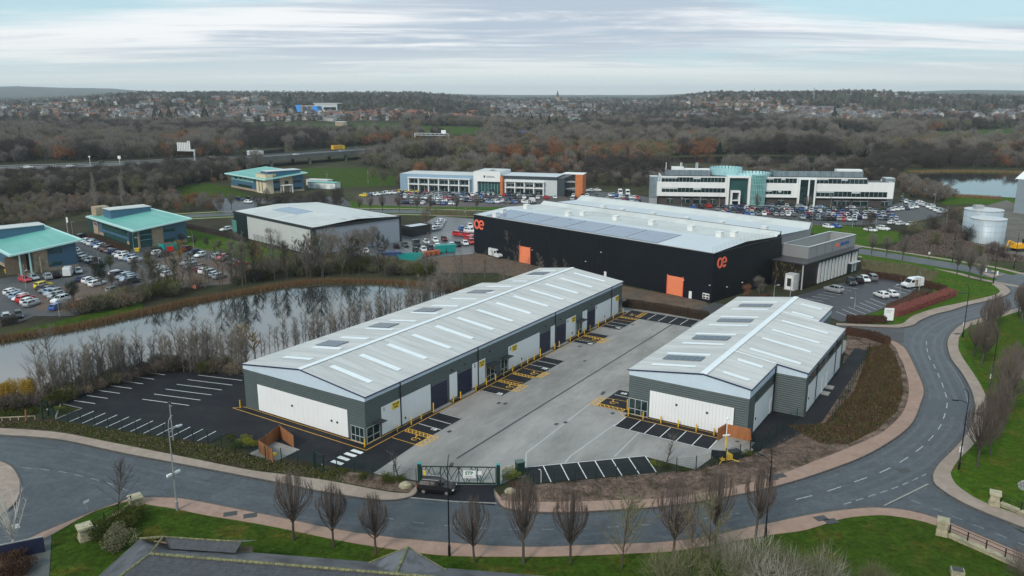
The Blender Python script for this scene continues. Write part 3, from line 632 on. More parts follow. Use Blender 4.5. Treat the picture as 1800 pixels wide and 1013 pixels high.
for v, z in ((14.4, 2.6), (6.4, 2.1), (5.3, 2.1)): part('wall_fitting', m_dk, B1, (-.16, -.06, v - .14, v + .14, z - .14, z + .14))
for u0, u1 in ((3.2, 7.2), (7.42, 14.2), (18.9, 20.9), (25.0, 26.5), (26.75, 28.7), (35.7, 46.2), (50.3, 51.9), (56.3, 60.2), (63.0, 65.0), (68.7, 76.0), (76.3, 79.7)):
    part('panel_backing', m_lg0, B1, (u0, u1, -.03, -.02, .25, 4.42)); strips(B1, 'wall_panel', m_panelx, 'u', -.05, -.032, u0, u1, .25, 4.42, 1.0, .006)
for u0, u1 in ((14.5, 18.3), (21.2, 24.7), (46.6, 50.0), (52.5, 55.9), (65.3, 68.4)):
    part('roller_door', m_door, B1, (u0, u1, -.035, -.01, .02, 3.8)); part('door_reveal', m_conc, B1, (u0 - .3, u1 + .3, -.9, -.04, .0, .045))
for u in (7.31, 26.62, 52.0, 76.15): part('downpipe', m_dk, B1, (u - .07, u + .07, -.16, -.05, .1, 6.9))
for u in (14.35, 20.95): part('panel_trim', m_dk, B1, (u - .05, u + .05, -.07, -.055, .1, 4.4))
for u, v, z in ((19.5, 0, 5), (22.9, 0, 5), (48.3, 0, 5), (54, 0, 5), (66.8, 0, 5), (30, 0, 5.2)): part('wall_light', m_dk, B1, (u - .12, u + .12, -.3, -.0, z, z + .1))
glazed(B1, .3, 2.7, 0, 2.35, 'v', 3, 0, -1); glazed(B1, .15, 2.75, 0, 2.35, 'u', 2, 0, -1)
for u0, u1 in ((29.0, 31.4), (33.4, 35.4), (60.5, 62.8), (80.0, 81.4)):
    glazed(B1, u0, u1, 0, 2.9, 'u', 2, 0, -1); part('door_canopy', m_dk, B1, (u0 - .2, u1 + .2, -1.3, -.085, 3.0, 3.1))
part('door_canopy', m_dk, B1, (1.4, 3.0, -1.3, -.085, 2.75, 2.85)); part('base_plinth', m_conc, B1, (-.1, -.04, .2, 3.1, 0, .06))
RX = (math.pi / 2, 0, 0)
for u, tx in ((3.75, '1'), (25.7, '2'), (36.3, '3'), (56.9, '4'), (69.2, '5')): put_text('unit_number', tx, .75, m_blackp, B1, (u, -.07, 3.9), RX, .008, .02)
for u in (6.2, 27.7, 37.6, 59.2, 79.0):
    bd = part('letting_board', m_board, B1, (u - .75, u + .75, -.12, -.055, 3.25, 4.25)); put_text('lettering', 'TO LET', .42, m_blackp, bd, (u, -.135, 3.95), RX, .006, .01); put_text('lettering', '01302', .3, m_blackp, bd, (u, -.135, 3.52), RX, .006, .01)
for u in (8.2, 31.6, 40, 58.7, 73): part('wall_fitting', m_dk, B1, (u - .1, u + .1, -.14, -.05, .9, 1.25))
ORD = ['first', 'second', 'third', 'fourth', 'fifth', 'sixth', 'seventh', 'eighth', 'ninth', 'tenth', 'eleventh', 'twelfth', 'thirteenth', 'fourteenth', 'fifteenth', 'sixteenth', 'seventeenth', 'eighteenth', 'nineteenth', 'twentieth', 'twenty-first', 'twenty-second', 'twenty-third', 'twenty-fourth', 'twenty-fifth']
for i, u in enumerate((5.6, 8.7, 11.0, 13.9, 18.9, 20.8, 25.0, 28.0, 30.7, 33.2, 36.0, 38.8, 41.0, 43.2, 45.4, 50.7, 52.4, 56.7, 60.1, 62.6, 65.1, 68.8, 72.1, 75.9, 80.8)):
    bollard(u, -.75, 1.6 if u in (13.9, 45.4) else 1.15, ('tall yellow bollard' if u in (13.9, 45.4) else 'yellow bollard') + ', ' + ORD[i] + ' from the glazed corner along the long terrace')
bollard(-.7, -.35, 1.2, 'yellow bollard at the glazed corner of the long terrace'); bollard(-.75, 25.4, 1.3, 'yellow bollard at the car park corner of the long terrace')
# ---------------- short terrace
B2 = empty('industrial_terrace', UV(29.7, -25.6), RZU, 'shorter terrace of units with a wider middle bay and dark solar panels on its roof', 'building')
l2, vR, vE, RV2, RZ2 = 51.9, -18.0, -22.6, -11.3, 8.55       # local: u from 0, v from 0 downwards
zr2 = lambda v: RZ2 - .1327 * abs(v - RV2)
fp = [(0, 0), (0, vR), (12.8, vR), (12.8, vE), (39.8, vE), (39.8, vR), (l2, vR), (l2, 0)]
MB().prism(fp, 0, 6.25).build('wall', m_clad, B2)
b = MB()
for u, vb, s in ((-.02, vR, -1), (l2 + .02, vR, 1)):
    pts = [(u, 0, 6.2), (u, 0, zr2(0) - .1), (u, RV2, RZ2 - .1), (u, vb, zr2(vb) - .1), (u, vb, 6.2)]; b.face(pts if s > 0 else pts[::-1]); b.build('gable_fascia', m_fasc, B2); b = MB()
for u, s in ((12.78, -1), (39.82, 1)):
    pts = [(u, vR, 6.2), (u, vR, zr2(vR) - .1), (u, vE, zr2(vE) - .1), (u, vE, 6.2)]; b.face(pts if s > 0 else pts[::-1]); b.build('gable_fascia', m_fasc, B2); b = MB()
b = MB(); b.box(-.02, 12.76, vR - .05, vR, 6.25, zr2(vR) - .08); b.box(12.76, 39.84, vE - .05, vE, 6.25, zr2(vE) - .08); b.box(39.84, l2, vR - .05, vR, 6.25, zr2(vR) - .08); b.box(0, l2, 0, .05, 6.25, zr2(0) - .08)
b.build('eaves_fascia', m_fascx, B2)
ribbed(-.15, l2 + .15, .2, zr2(.2), RV2 + .1, zr2(RV2 + .1)).build('roof_slope', m_roof, B2)
for u0, u1, ve in ((-.15, 12.7, vR - .2), (12.7, 39.9, vE - .2), (39.9, l2 + .15, vR - .2)): ribbed(u0, u1, ve, zr2(ve), RV2 - .1, zr2(RV2 - .1)).build('roof_slope', m_roof, B2)
b = MB()
for s in (-1, 1): b.face([(-.2, RV2, RZ2 + .14), (-.2, RV2 + s * .5, RZ2 + .06), (l2 + .2, RV2 + s * .5, RZ2 + .06), (l2 + .2, RV2, RZ2 + .14)][::s])
b.build('ridge_cap', m_rl, B2)
for u in (12.7, 39.9): slab(B2, 'roof_flashing', m_rl, u - .15, u + .15, vR - .2, RV2 - .4, zr2, .05, .03)
b = MB()
for pts in ([(-.2, .25, zr2(.25)), (-.2, RV2, RZ2 + .05), (-.2, vR - .25, zr2(vR - .25))], [(12.6, vR, zr2(vR)), (12.6, vE - .25, zr2(vE - .25))]): b.path(pts, .09, 4)
b.build('verge_trim', m_navy, B2)
b = MB()
for u0, u1, v in ((-.2, 12.5, vR - .2), (12.6, 39.9, vE - .2), (39.9, l2 + .2, vR - .2)): b.box(u0, u1, v - .1, v + .02, zr2(v) - .2, zr2(v) - .03)
b.build('gutter', m_navy, B2)
for k in range(8):
    u = 3.1 + 6.28 * k; slab(B2, 'rooflight', m_rl, u - .45, u + .45, -2.2, -9.1, zr2, .05, .04)
for k, u in enumerate((2.9, 9.5, 15.7, 22.3, 28.0, 34.4, 41.3, 48.0)): slab(B2, 'rooflight', m_rl, u - .45, u + .45, -13.2, -17.0 if k in (0, 1, 6, 7) else -21.0, zr2, .05, .04)
for u in (6.9, 19.3, 31.6, 44.0): solar_array(B2, u - 1.15, u + 1.15, -2.8, -8.7, zr2, 1, 6, m_solar)
part('panel_backing', m_lg0, B2, (-.03, -.02, -16.0, -3.4, .25, 4.45)); strips(B2, 'gable_panel', m_panel, 'v', -.06, -.032, -16.0, -3.4, .25, 4.45); part('panel_base', m_dk, B2, (-.05, -.01, -16.15, -3.25, 0, .25)); part('panel_trim', m_dk, B2, (-.055, -.015, -16.12, -16.0, .25, 4.5))
for v, z in ((-7.6, 3.1), (-12.2, 2.9)): part('wall_fitting', m_dk, B2, (-.16, -.06, v - .14, v + .14, z - .14, z + .14))
glazed(B2, -3.1, -.15, 0, 2.6, 'v', 3, 0, -1); glazed(B2, .15, 2.6, 0, 2.6, 'u', 2, 0, 1)
part('wall_panel', m_panelx, B2, (3.0, 12.3, vR - .06, vR - .02, .3, 4.5)); part('window_band', m_wglass, B2, (3.0, 12.3, vR - .05, vR - .02, 4.9, 5.9)); part('door', m_panelx, B2, (10.8, 11.9, vR - .14, vR - .07, .3, 2.5))
part('wall_panel', m_panelx, B2, (14.6, 19.6, vE - .06, vE - .02, .3, 4.5)); part('wall_panel', m_panelx, B2, (19.8, 33.6, vE - .06, vE - .02, .3, 4.5)); part('wall_panel', m_panelx, B2, (33.8, 38.4, vE - .06, vE - .02, .3, 4.5))
for u0, u1 in ((14.6, 19.6), (21, 25), (28, 32), (34, 38)): part('window_band', m_wglass, B2, (u0, u1, vE - .05, vE - .02, 4.9, 5.9))
for u in (24.0, 27.2): part('door', m_panelx, B2, (u, u + 1.1, vE - .14, vE - .07, .3, 2.6)); part('door_step', m_conc, B2, (u - .2, u + 1.3, vE - 1.3, vE - .07, .0, .25))
for u in (19.7, 33.7): part('downpipe', m_dk, B2, (u - .07, u + .07, vE - .17, vE - .07, .1, 6.9))
part('downpipe', m_dk, B2, (12.55, 12.7, vR - .2, vR - .06, .1, 7.2))
for u, v, z in ((3.4, vR, 2.0), (15, vE, 2.2)): part('wall_fitting', m_dk, B2, (u - .12, u + .12, v - .16, v - .06, z, z + .3))
for u0, u1 in ((4, 12), (17, 28), (33, 44)): part('wall_panel', m_panelx, B2, (u0, u1, .02, .06, .25, 4.4))
for u0, u1 in ((12.6, 16.4), (28.6, 32.4), (44.8, 48.4)): part('roller_door', m_door, B2, (u0, u1, .01, .035, .02, 3.8))
for i, v in enumerate((-26.0, -28.4, -31.2, -33.9, -36.6, -39.2)): bollard(28.9, v, 1.15, 'yellow bollard, ' + ORD[i] + ' from the glazed corner before the short terrace gable', 'yellow bollards before the short terrace')
bollard(30.9, -24.9, 1.7, 'tall yellow bollard at the glazed corner of the short terrace')
tag(sheet('service_path', [UV(42.4, -48.3), UV(82, -48.3), UV(82, -51), UV(42.4, -51), UV(29.5, -47.5), UV(27, -45.5), UV(29.5, -43.6), UV(42.4, -43.6)], .09, m_tar), kind='structure')
# ================================================================ the other buildings
def onwall(o, axis, c, px, py):
    """local point where the sight line of a photo pixel meets the wall plane x=c or y=c of a building"""
    ox, oy = o.location.x, o.location.y; a = o.rotation_euler.z; ca, sa = math.cos(a), math.sin(a)
    d = ray(px, py); lx, ly = ca * d[0] + sa * d[1], -sa * d[0] + ca * d[1]; sx, sy = ca * -ox + sa * -oy, -sa * -ox + ca * -oy
    t = (c - sx) / lx if axis == 'x' else (c - sy) / ly
    return (sx + t * lx, sy + t * ly, CAMH + t * d[2])
def wallrect(parent, name, m, axis, c, out, th, px0, py0, px1, py1, grow=0.0):
    """plate on a wall from two opposite photo corners"""
    xm = (px0 + px1) / 2; ym = (py0 + py1) / 2
    A = onwall(parent, axis, c, px0, ym); B = onwall(parent, axis, c, px1, ym); T = onwall(parent, axis, c, xm, py0); Q = onwall(parent, axis, c, xm, py1)
    i = 1 if axis == 'x' else 0; s0, s1 = sorted((A[i], B[i])); z0, z1 = sorted((T[2], Q[2])); s0 -= grow; s1 += grow
    lo, hi = sorted((c + out, c + out + th * (1 if out >= 0 else -1)))
    bx = (s0, s1, lo, hi, max(.02, z0), z1) if axis == 'y' else (lo, hi, s0, s1, max(.02, z0), z1)
    return part(name, m, parent, bx), bx
m_black = mat('black_cladding', (.0065, .008, .012), .5, .15, .5, spec=.25, wave=(1.0, 'x', .008))
m_blacky = mat('black_cladding_side', (.0075, .0095, .014), .5, .15, .5, spec=.25, wave=(1.0, 'y', .008))
m_orange = mat('coral_door', (.86, .24, .11), .5, .04, .5, wave=(.45, 'z', .012))
m_logo = mat('coral_lettering', (.90, .16, .09), .5, 0, 1)
m_memb = mat('pale_roof_membrane', (.56, .57, .555), .6, .06, .15, col2=(.49, .50, .485), c2scale=.06, stain=.08)
m_memb2 = mat('cool_roof_membrane', (.52, .56, .59), .5, .05, .15, stain=.06)
m_coping = mat('silver_coping', (.38, .39, .40), .45, .1, 1, metal=.2)
m_sil = mat('silver_panel', (.30, .305, .31), .45, .06, .4, metal=.25)
m_box = mat('vent_box_paint', (.72, .72, .70), .55, .08, 1)
m_pvsky = glassmat('sky_tinted_pv_glass', (.17, .23, .32), .2, .12, .3)  # pale blue base stands in for sky reflected by the panels
m_lgrey = mat('light_grey_cladding', (.50, .51, .50), .5, .04, .3, wave=(1.2, 'y', .008))
m_bgrey = mat('blue_grey_cladding', (.34, .37, .42), .5, .05, .3, wave=(1.2, 'x', .008))
m_dkgreen = mat('dark_green_cladding', (.012, .022, .024), .4, .15, .5)
m_teal = mat('teal_roof', (.13, .40, .345), .5, .08, .4, col2=(.115, .35, .31), c2scale=.15, aniso=(1, .2, 1, R_(45)))
m_tealf = mat('pale_teal_fascia', (.42, .66, .63), .5, .05, .5)
m_blue = mat('blue_panel', (.055, .13, .205), .5, .08, .4)
m_blue2 = mat('deep_blue_panel', (.03, .12, .20), .5, .08, .4)
m_stone = mat('buff_stone', (.38, .29, .20), .85, .18, 1.5, col2=(.30, .235, .165), c2scale=.8)
m_tglass = glassmat('teal_glass', (.025, .085, .085), .06)
m_grglass = glassmat('green_glass', (.10, .26, .24), .08)
m_pglass = glassmat('pale_green_glass', (.36, .58, .60), .12, .12)
m_wht = mat('white_render', (.78, .78, .76), .6, .05, .3, stain=.06)
m_cream = mat('cream_render', (.62, .54, .38), .7, .08, .5)
m_sky = mat('slate_blue_cladding', (.23, .33, .43), .5, .06, .3)
m_copper = mat('orange_panel', (.52, .16, .05), .5, .1, .4)
m_dband = mat('dark_slate_band', (.03, .045, .055), .5, .1, .4)
m_fgrey = mat('fog_grey_cladding', (.52, .55, .55), .5, .05, .3)
m_brickd = mat('dark_brick', (.055, .048, .045), .8, .2, 1)
# ---------------- black warehouse
BK = empty('black_warehouse', (46.1, 178.1, 0), R_(43.6), 'large black clad warehouse with coral doors and a pale solar roof', 'building')
BX, BY, BZ = 31.0, 83.6, 11.7
b = MB()
b.face([(0, 0, 0), (0, BY, 0), (0, BY, BZ), (0, 0, BZ)][::-1]); b.build('front_wall', m_blacky, BK)
b = MB(); b.face([(0, 0, 0), (BX, 0, 0), (BX, 0, BZ), (0, 0, BZ)]); b.build('side_wall', m_black, BK)
b = MB(); b.face([(0, BY, 0), (49, BY, 0), (49, BY, BZ), (0, BY, BZ)][::-1]); b.build('end_wall', m_black, BK)
b = MB(); b.face([(49, 1.2, 0), (49, BY, 0), (49, BY, BZ), (49, 1.2, BZ)]); b.build('rear_wall', m_blacky, BK)
b = MB(); b.face([(BX, 1.2, 0), (49, 1.2, 0), (49, 1.2, BZ), (BX, 1.2, BZ)]); b.build('side_wall', m_sil, BK)
zk = lambda x: BZ - .12 + .075 * x if x < 14 else BZ - .12 + 1.05 - .04 * (x - 14)
def kslab(name, m, x0, x1, y0, y1, lift=0.0, parent=BK):
    b = MB(); b.face([(x0, y0, zk(x0) + lift), (x1, y0, zk(x1) + lift), (x1, y1, zk(x1) + lift), (x0, y1, zk(x0) + lift)]); return b.build(name, m, parent)
kslab('roof_slope', m_memb2, 0.1, 14, .15, BY - .1); kslab('roof_slope', m_memb, 14, 28.6, .15, BY - .1)
b = MB(); b.face([(28.6, .15, zk(28.6)), (30.2, .15, 13.1), (30.2, BY - .1, 13.1), (28.6, BY - .1, zk(28.6))]); b.build('valley_upstand', m_memb, BK)
part('coping', m_dk, BK, (30.2, 30.6, .0, BY, 12.9, 13.16))
b = MB(); b.face([(30.6, .3, 12.2), (46, .3, 11.9), (46, BY - .1, 11.9), (30.6, BY - .1, 12.2)]); b.build('roof_slope', m_memb2, BK)
b = MB(); b.face([(46, .3, 11.9), (48.6, 1.2, 13.2), (48.6, BY - .1, 13.2), (46, BY - .1, 11.9)]); b.build('rear_upstand', m_memb, BK); part('coping', m_coping, BK, (48.6, 49.1, 1.2, BY, 11.6, 13.3))
part('coping', m_coping, BK, (-.12, .12, -.1, BY + .1, BZ - .08, BZ + .05)); part('coping', m_dk, BK, (.12, 31, -.1, .12, BZ - .1, BZ + .06))
b = MB(); b.face([(28.6, 0, BZ), (30.4, 0, BZ), (30.4, 0, 13.1)]); b.face([(.1, .15, BZ - .05), (28.6, .15, BZ - .05), (28.6, .15, zk(28.6)), (14, .15, zk(14))]); b.build('gable_infill', m_black, BK)
a0, a1 = 16.5, 79.5; nb = 6
for k in range(nb):
    y0, y1 = a0 + (a1 - a0) * k / nb, a0 + (a1 - a0) * (k + 1) / nb; ar = kslab('solar_array', m_frame, 1.0, 11.2, y0 + .2, y1 - .2, .06)
    for i in range(6):
        for j in range(5):
            x0, x1 = 1.05 + 1.69 * i, 1.05 + 1.69 * (i + 1); q0 = y0 + .25 + (y1 - y0 - .5) * j / 5; q1 = y0 + .25 + (y1 - y0 - .5) * (j + 1) / 5
            b = MB(); b.face([(x0 + .03, q0 + .03, zk(x0) + .10), (x1 - .03, q0 + .03, zk(x1) + .10), (x1 - .03, q1 - .03, zk(x1) + .10), (x0 + .03, q1 - .03, zk(x0) + .10)]); b.build('solar_panel', m_pvsky, ar)
def to_local(o, p):
    d = Vector(p) - o.location; a = -o.rotation_euler.z; return (d.x * math.cos(a) - d.y * math.sin(a), d.x * math.sin(a) + d.y * math.cos(a))
for px, py in ((857, 379), (884, 373), (926, 368), (999, 381), (1025, 380), (1083, 388), (1146, 396), (1215, 406), (1265, 418), (1290, 416), (1060, 366), (1094, 372), (1148, 379), (1207, 388), (1268, 395), (1344, 404)):
    x, y = to_local(BK, G(px, py, 12.4)); x = min(max(x, 1.5), 46); y = min(max(y, 1.5), BY - 2); z = zk(x) - .1 if x < 28.6 else 11.9
    v = part('roof_vent', m_box, BK, (x - .75, x + .75, y - .75, y + .75, z, z + 1.35)); part('vent_cowl', m_box, v, (x - .85, x + .85, y - .85, y + .85, z + 1.36, z + 1.5))
b = MB(); n = 16
for k in range(n + 1): x = .6 + 27.4 * k / n; b.tube((x, .9, zk(x)), (x, .9, zk(x) + 1.1), .035, .035, 4)
for h in (.6, 1.1):
    b.path([(.6 + 27.4 * k / n, .9, zk(.6 + 27.4 * k / n) + h) for k in range(n + 1)], .03, 4)
b.build('guard_rail', m_alu, BK)
for r in ((914, 434, 931.4, 463), (1173.8, 486, 1199.5, 520)):
    d, q = wallrect(BK, 'loading_door', m_orange, 'x', 0, -.03, .06, *r); part('door_frame', m_logo, BK, (-.13, -.02, q[2] - .25, q[2] - .02, 0, q[5] + .2), (-.13, -.02, q[3] + .02, q[3] + .25, 0, q[5] + .2))
wallrect(BK, 'door', m_wht, 'x', 0, -.03, .06, 1211, 512, 1216, 525.5); wallrect(BK, 'door', m_wht, 'x', 0, -.03, .06, 1062, 477.5, 1066, 490)
gr, q = wallrect(BK, 'louvre_window', m_wht, 'x', 0, -.03, .04, 1235, 515.8, 1247, 525.8)
for i in range(2):
    for j in range(2): y0 = q[2] + (q[3] - q[2]) * (i + .12) / 2; y1 = q[2] + (q[3] - q[2]) * (i + .88) / 2; z0 = q[4] + (q[5] - q[4]) * (j + .15) / 2.2; part('louvre', m_dk, gr, (-.10, -.075, y0, y1, z0, z0 + (q[5] - q[4]) * .3))
def oe(parent, loc, rot, s):
    """the round oe mark, cut as two rings, the second with a bar and a mouth"""
    def ring(cx, a0, a1, ex=1.0):
        b = MB(); n = 28; ro, ri = .55 * s, .33 * s
        for k in range(n):
            t0, t1 = a0 + (a1 - a0) * k / n, a0 + (a1 - a0) * (k + 1) / n
            P4 = [(cx + ri * .8 * math.cos(t0), ri * math.sin(t0) * 1.08), (cx + ro * .86 * math.cos(t0), ro * math.sin(t0)), (cx + ro * .86 * math.cos(t1), ro * math.sin(t1)), (cx + ri * .8 * math.cos(t1), ri * math.sin(t1) * 1.08)]
            b.face([(p[0], p[1], .12) for p in P4])
            for i in range(4): j = (i + 1) % 4; b.face([(*P4[i], 0), (*P4[j], 0), (*P4[j], .12), (*P4[i], .12)])
        return b
    sg = link('logo_sign', None, parent); sg.location = loc; sg.rotation_euler = rot
    ring(-.40 * s, 0, 2 * math.pi).build('letter', m_logo, sg)
    b = ring(.40 * s, .12, 2 * math.pi - .75); b.box(.40 * s - .36 * s, .40 * s + .42 * s, -.07 * s, .07 * s, .002, .118); b.build('letter', m_logo, sg)
p = onwall(BK, 'x', 0, 842.5, 395); oe(BK, (-.02, p[1], p[2]), (math.pi / 2, 0, -math.pi / 2), 2.6)
p = onwall(BK, 'y', 0, 1269, 461.5); oe(BK, (p[0], -.02, p[2]), (math.pi / 2, 0, 0), 2.3)
for px, py in ((936, 440), (1030, 460), (1057, 444), (1202, 493), (1248, 502)): p = onwall(BK, 'x', 0, px, py); part('wall_light', m_box, BK, (-.25, -.02, p[1] - .15, p[1] + .15, p[2], p[2] + .15))
for px, py in ((1277, 505), (1304, 497)): p = onwall(BK, 'y', 0, px, py); part('wall_light', m_box, BK, (p[0] - .15, p[0] + .15, -.25, -.02, p[2], p[2] + .15))
# office wing of the warehouse
OF = empty('office_wing', (46.1, 178.1, 0), R_(43.6), 'dark office wing with white fins and a silver parapet box against the black warehouse', 'building')
m_dtile = mat('dark_bronze_tile', (.011, .010, .010), .35, .4, .6, col2=(.02, .017, .012), c2scale=.5)
m_fin = mat('pale_fin', (.60, .60, .58), .5, .06, .6)
part('wall', m_dtile, OF, (27, 58.5, -8.2, -.1, 0, 6.3)); part('canopy', mat('canopy_top', (.05, .05, .055), .35, .2, .5), OF, (26.6, 59, -8.9, -.05, 6.32, 6.62))
# silver box, an open tray
part('parapet_wall', m_sil, OF, (33, 60, -6.4, -6.1, 6.63, 9.6)); part('parapet_wall', m_sil, OF, (33, 33.3, -6.09, .9, 6.63, 9.6)); part('parapet_wall', m_sil, OF, (59.7, 60, -6.09, .9, 6.63, 9.6)); part('parapet_wall', m_sil, OF, (33.31, 59.69, .6, .9, 6.63, 9.6)); part('roof', m_memb, OF, (33.31, 59.69, -6.09, .59, 6.64, 6.9))
b = MB(); b.box(32.9, 60.1, -6.5, -6.0, 9.605, 9.7); b.box(32.9, 33.4, -5.99, 1, 9.605, 9.7); b.box(59.6, 60.1, -5.99, 1, 9.605, 9.7); b.box(33.41, 59.59, .5, 1, 9.605, 9.7); b.build('coping', m_alu, OF)
for k in range(1, 6): x = 33 + 27 * k / 6; part('panel_joint', m_dk, OF, (x - .04, x + .04, -6.42, -6.405, 6.7, 9.55))
for k in range(12):
    if k in (9, 10): continue
    x = 35.2 + 1.92 * k; part('fin', m_fin, OF, (x, x + 1.15, -8.45, -8.22, .3, 5.6))
    part('window', m_wglass, OF, (x + 1.18, x + 1.9, -8.28, -8.22, .3, 5.6))
part('door', m_wglass, OF, (52.6, 54.4, -8.5, -8.3, 0, 2.6)); part('door_canopy', m_alu, OF, (52, 57.5, -9.6, -8.25, 3.0, 3.15)); part('fin', m_fin, OF, (52.5, 53.2, -8.45, -8.22, 3.2, 5.6)); part('fin', m_fin, OF, (54.6, 55.6, -8.45, -8.22, .3, 5.6))
rr = random.Random(4); m_gold = mat('gold_tile', (.10, .085, .03), .4, .3, 2)
for k in range(34): y = rr.uniform(-8.0, -.6); z = rr.uniform(1.5, 5.8); part('gold_tile', m_gold, OF, (26.97, 26.995, y, y + .22, z, z + rr.uniform(.5, 1.3)))
part('corner_post', m_alu, OF, (26.85, 27.1, -8.4, -8.15, 0, 6.3))
for k, (tx, mm, w) in enumerate((('oe', m_logo, 49.2), ('electrics', mat('blue_lettering', (.02, .09, .35), .5, 0, 1), 53.5))): put_text('lettering', tx, 1.9 if k == 0 else 1.5, mm, OF, (w, -6.43, 8.2), RX, .04, .03)
# ---------------- grey shed
SH = empty('grey_warehouse', (-59.3, 234.1, 0), R_(45.5), 'light grey box warehouse with dark trim and a pale shallow roof', 'building')
SX, SY, SZ = 32.6, 49.2, 8.0
b = MB(); b.face([(0, 0, 0), (0, SY - 9, 0), (0, SY - 9, SZ), (0, 0, SZ)][::-1]); b.build('side_wall', m_lgrey, SH)
b = MB(); b.face([(0, 0, 0), (SX, 0, 0), (SX, 0, SZ), (0, 0, SZ)]); b.build('end_wall', m_bgrey, SH)
part('office_end', m_dkgreen, SH, (-.12, SX, SY - 9, SY, 0, SZ)); part('rear_wall', m_lgrey, SH, (SX - .2, SX, .1, SY - 9.02, 0, SZ))
zs = lambda x: SZ + .3 + .055 * (SX / 2 - abs(x - SX / 2))
for x0, x1 in ((0, SX / 2), (SX / 2, SX)):
    b = MB(); b.face([(x0, 0, zs(x0)), (x1, 0, zs(x1)), (x1, SY, zs(x1)), (x0, SY, zs(x0))]); b.build('roof_slope', m_memb, SH)
b = MB(); b.box(-.25, .0, -.25, SY + .2, SZ - .35, SZ + .42); b.box(.001, SX + .25, -.25, .0, SZ - .35, SZ + .42); b.box(SX, SX + .25, 0.001, SY, SZ - .3, SZ + .42); b.box(.001, SX, SY + .001, SY + .2, SZ - .3, SZ + .42); b.build('parapet_trim', m_dk, SH)
part('corner_post', m_dk, SH, (-.28, .9, -.28, .0, 0, SZ - .36), (-.28, .0, .001, .9, 0, SZ - .36)); part('corner_post', m_dk, SH, (SX - .4, SX + .26, -.28, 0, 0, SZ - .36))
for y in (8, 13, 17.5, 22, 27): 
    b = MB(); b.face([(2, y, zs(2) + .02), (12, y, zs(12) + .02), (12, y + .12, zs(12) + .02), (2, y + .12, zs(2) + .02)]); b.build('roof_seam', m_coping, SH)
b = MB(); b.face([(9, 24, zs(9) + .03), (15.6, 24, zs(15.6) + .03), (15.6, 40, zs(15.6) + .03), (9, 40, zs(9) + .03)]); ar = b.build('solar_array', m_pvsky, SH)
for x in (5, 10, 15, 20): 
    b = MB(); b.face([(x + 8, 2.2, zs(x + 8) + .02), (x + 9, 2.2, zs(x + 9) + .02), (x + 9, 6, zs(x + 9) + .02), (x + 8, 6, zs(x + 8) + .02)]); b.build('rooflight', m_coping, SH)
wallrect(SH, 'window', m_grglass, 'x', -.12, -.01, .04, 408, 387, 416, 407)
for px, py in ((432, 396), (514, 418)): p = onwall(SH, 'x', 0, px, py); part('wall_light', m_dk, SH, (-.2, -.02, p[1] - .2, p[1] + .2, p[2], p[2] + .2))
# low dark outbuilding
g = G(732, 412); OB = empty('outbuilding', g, R_(45.5), 'low black flat roofed outbuilding beside the grey warehouse', 'building'); part('wall', m_dk, OB, (-4.5, 4.5, -3, 3, 0, 3)); part('roof', m_memb2, OB, (-4.2, 4.2, -2.7, 2.7, 3.01, 3.1)); part('parapet', m_dk, OB, (-4.5, -4.21, -3, 3, 3.005, 3.4), (4.21, 4.5, -3, 3, 3.005, 3.4), (-4.2, 4.2, -3, -2.71, 3.005, 3.4), (-4.2, 4.2, 2.71, 3, 3.005, 3.4))
# ---------------- the three teal roofed offices
def teal_office(name, loc, rz, X, Y, z0, slope, label, oh=2.2, pent=(.66, .84), pier=None, pentcol=m_blue):
    E = empty(name, loc, rz, label, 'building'); zt = lambda x: z0 + slope * x
    part('plinth', m_stone, E, (.02, X, .02, Y, 0, 1.0)); 
    b = MB(); b.face([(.05, .05, 1), (X, .05, 1), (X, .05, zt(X) - .3), (.05, .05, zt(0) - .3)]); b.face([(.05, .05, 1), (.05, .05, zt(0) - .3), (.05, Y, zt(0) - .3), (.05, Y, 1)]); b.face([(X, .05, 1), (X, Y, 1), (X, Y, zt(X) - .3), (X, .05, zt(X) - .3)]); b.face([(.05, Y, 1), (.05, Y, zt(0) - .3), (X, Y, zt(X) - .3), (X, Y, 1)])
    b.build('wall', m_blue, E)
    b = MB(); lo = [(-oh, -oh), (X + oh * .6, -oh), (X + oh * .6, Y + oh), (-oh, Y + oh)]
    top = [(x, y, zt(x) + .15) for x, y in lo]; bot = [(x, y, zt(x) - .3) for x, y in lo]
    b.face(top); b.face(bot[::-1])
    for i in range(4): j = (i + 1) % 4; b.face([bot[i], bot[j], top[j], top[i]])
    r = b.build('roof', m_tealf, E)
    b = MB(); d = .75; lo = [(-oh + d, -oh + d), (X + oh * .6 - d, -oh + d), (X + oh * .6 - d, Y + oh - d), (-oh + d, Y + oh - d)]; b.face([(x, y, zt(x) + .17) for x, y in lo]); b.build('roof_sheet', m_teal, r)
    for k in range(1, 9):
        y = -oh + d + (Y + 2 * oh - 2 * d) * k / 9; b = MB(); b.face([(-oh + d, y - .05, zt(-oh) + .28), (X, y - .05, zt(X) + .19), (X, y + .05, zt(X) + .19), (-oh + d, y + .05, zt(-oh) + .28)])
    y0, y1 = Y * pent[0], Y * pent[1]
    part('penthouse', pentcol, E, (1.0, X - 1.0, y0, y1, zt(0) + .2, zt(X) + 1.5)); part('penthouse_roof', m_memb, E, (.8, X - .8, y0 - .2, y1 + .2, zt(X) + 1.51, zt(X) + 1.7))
    return E, zt
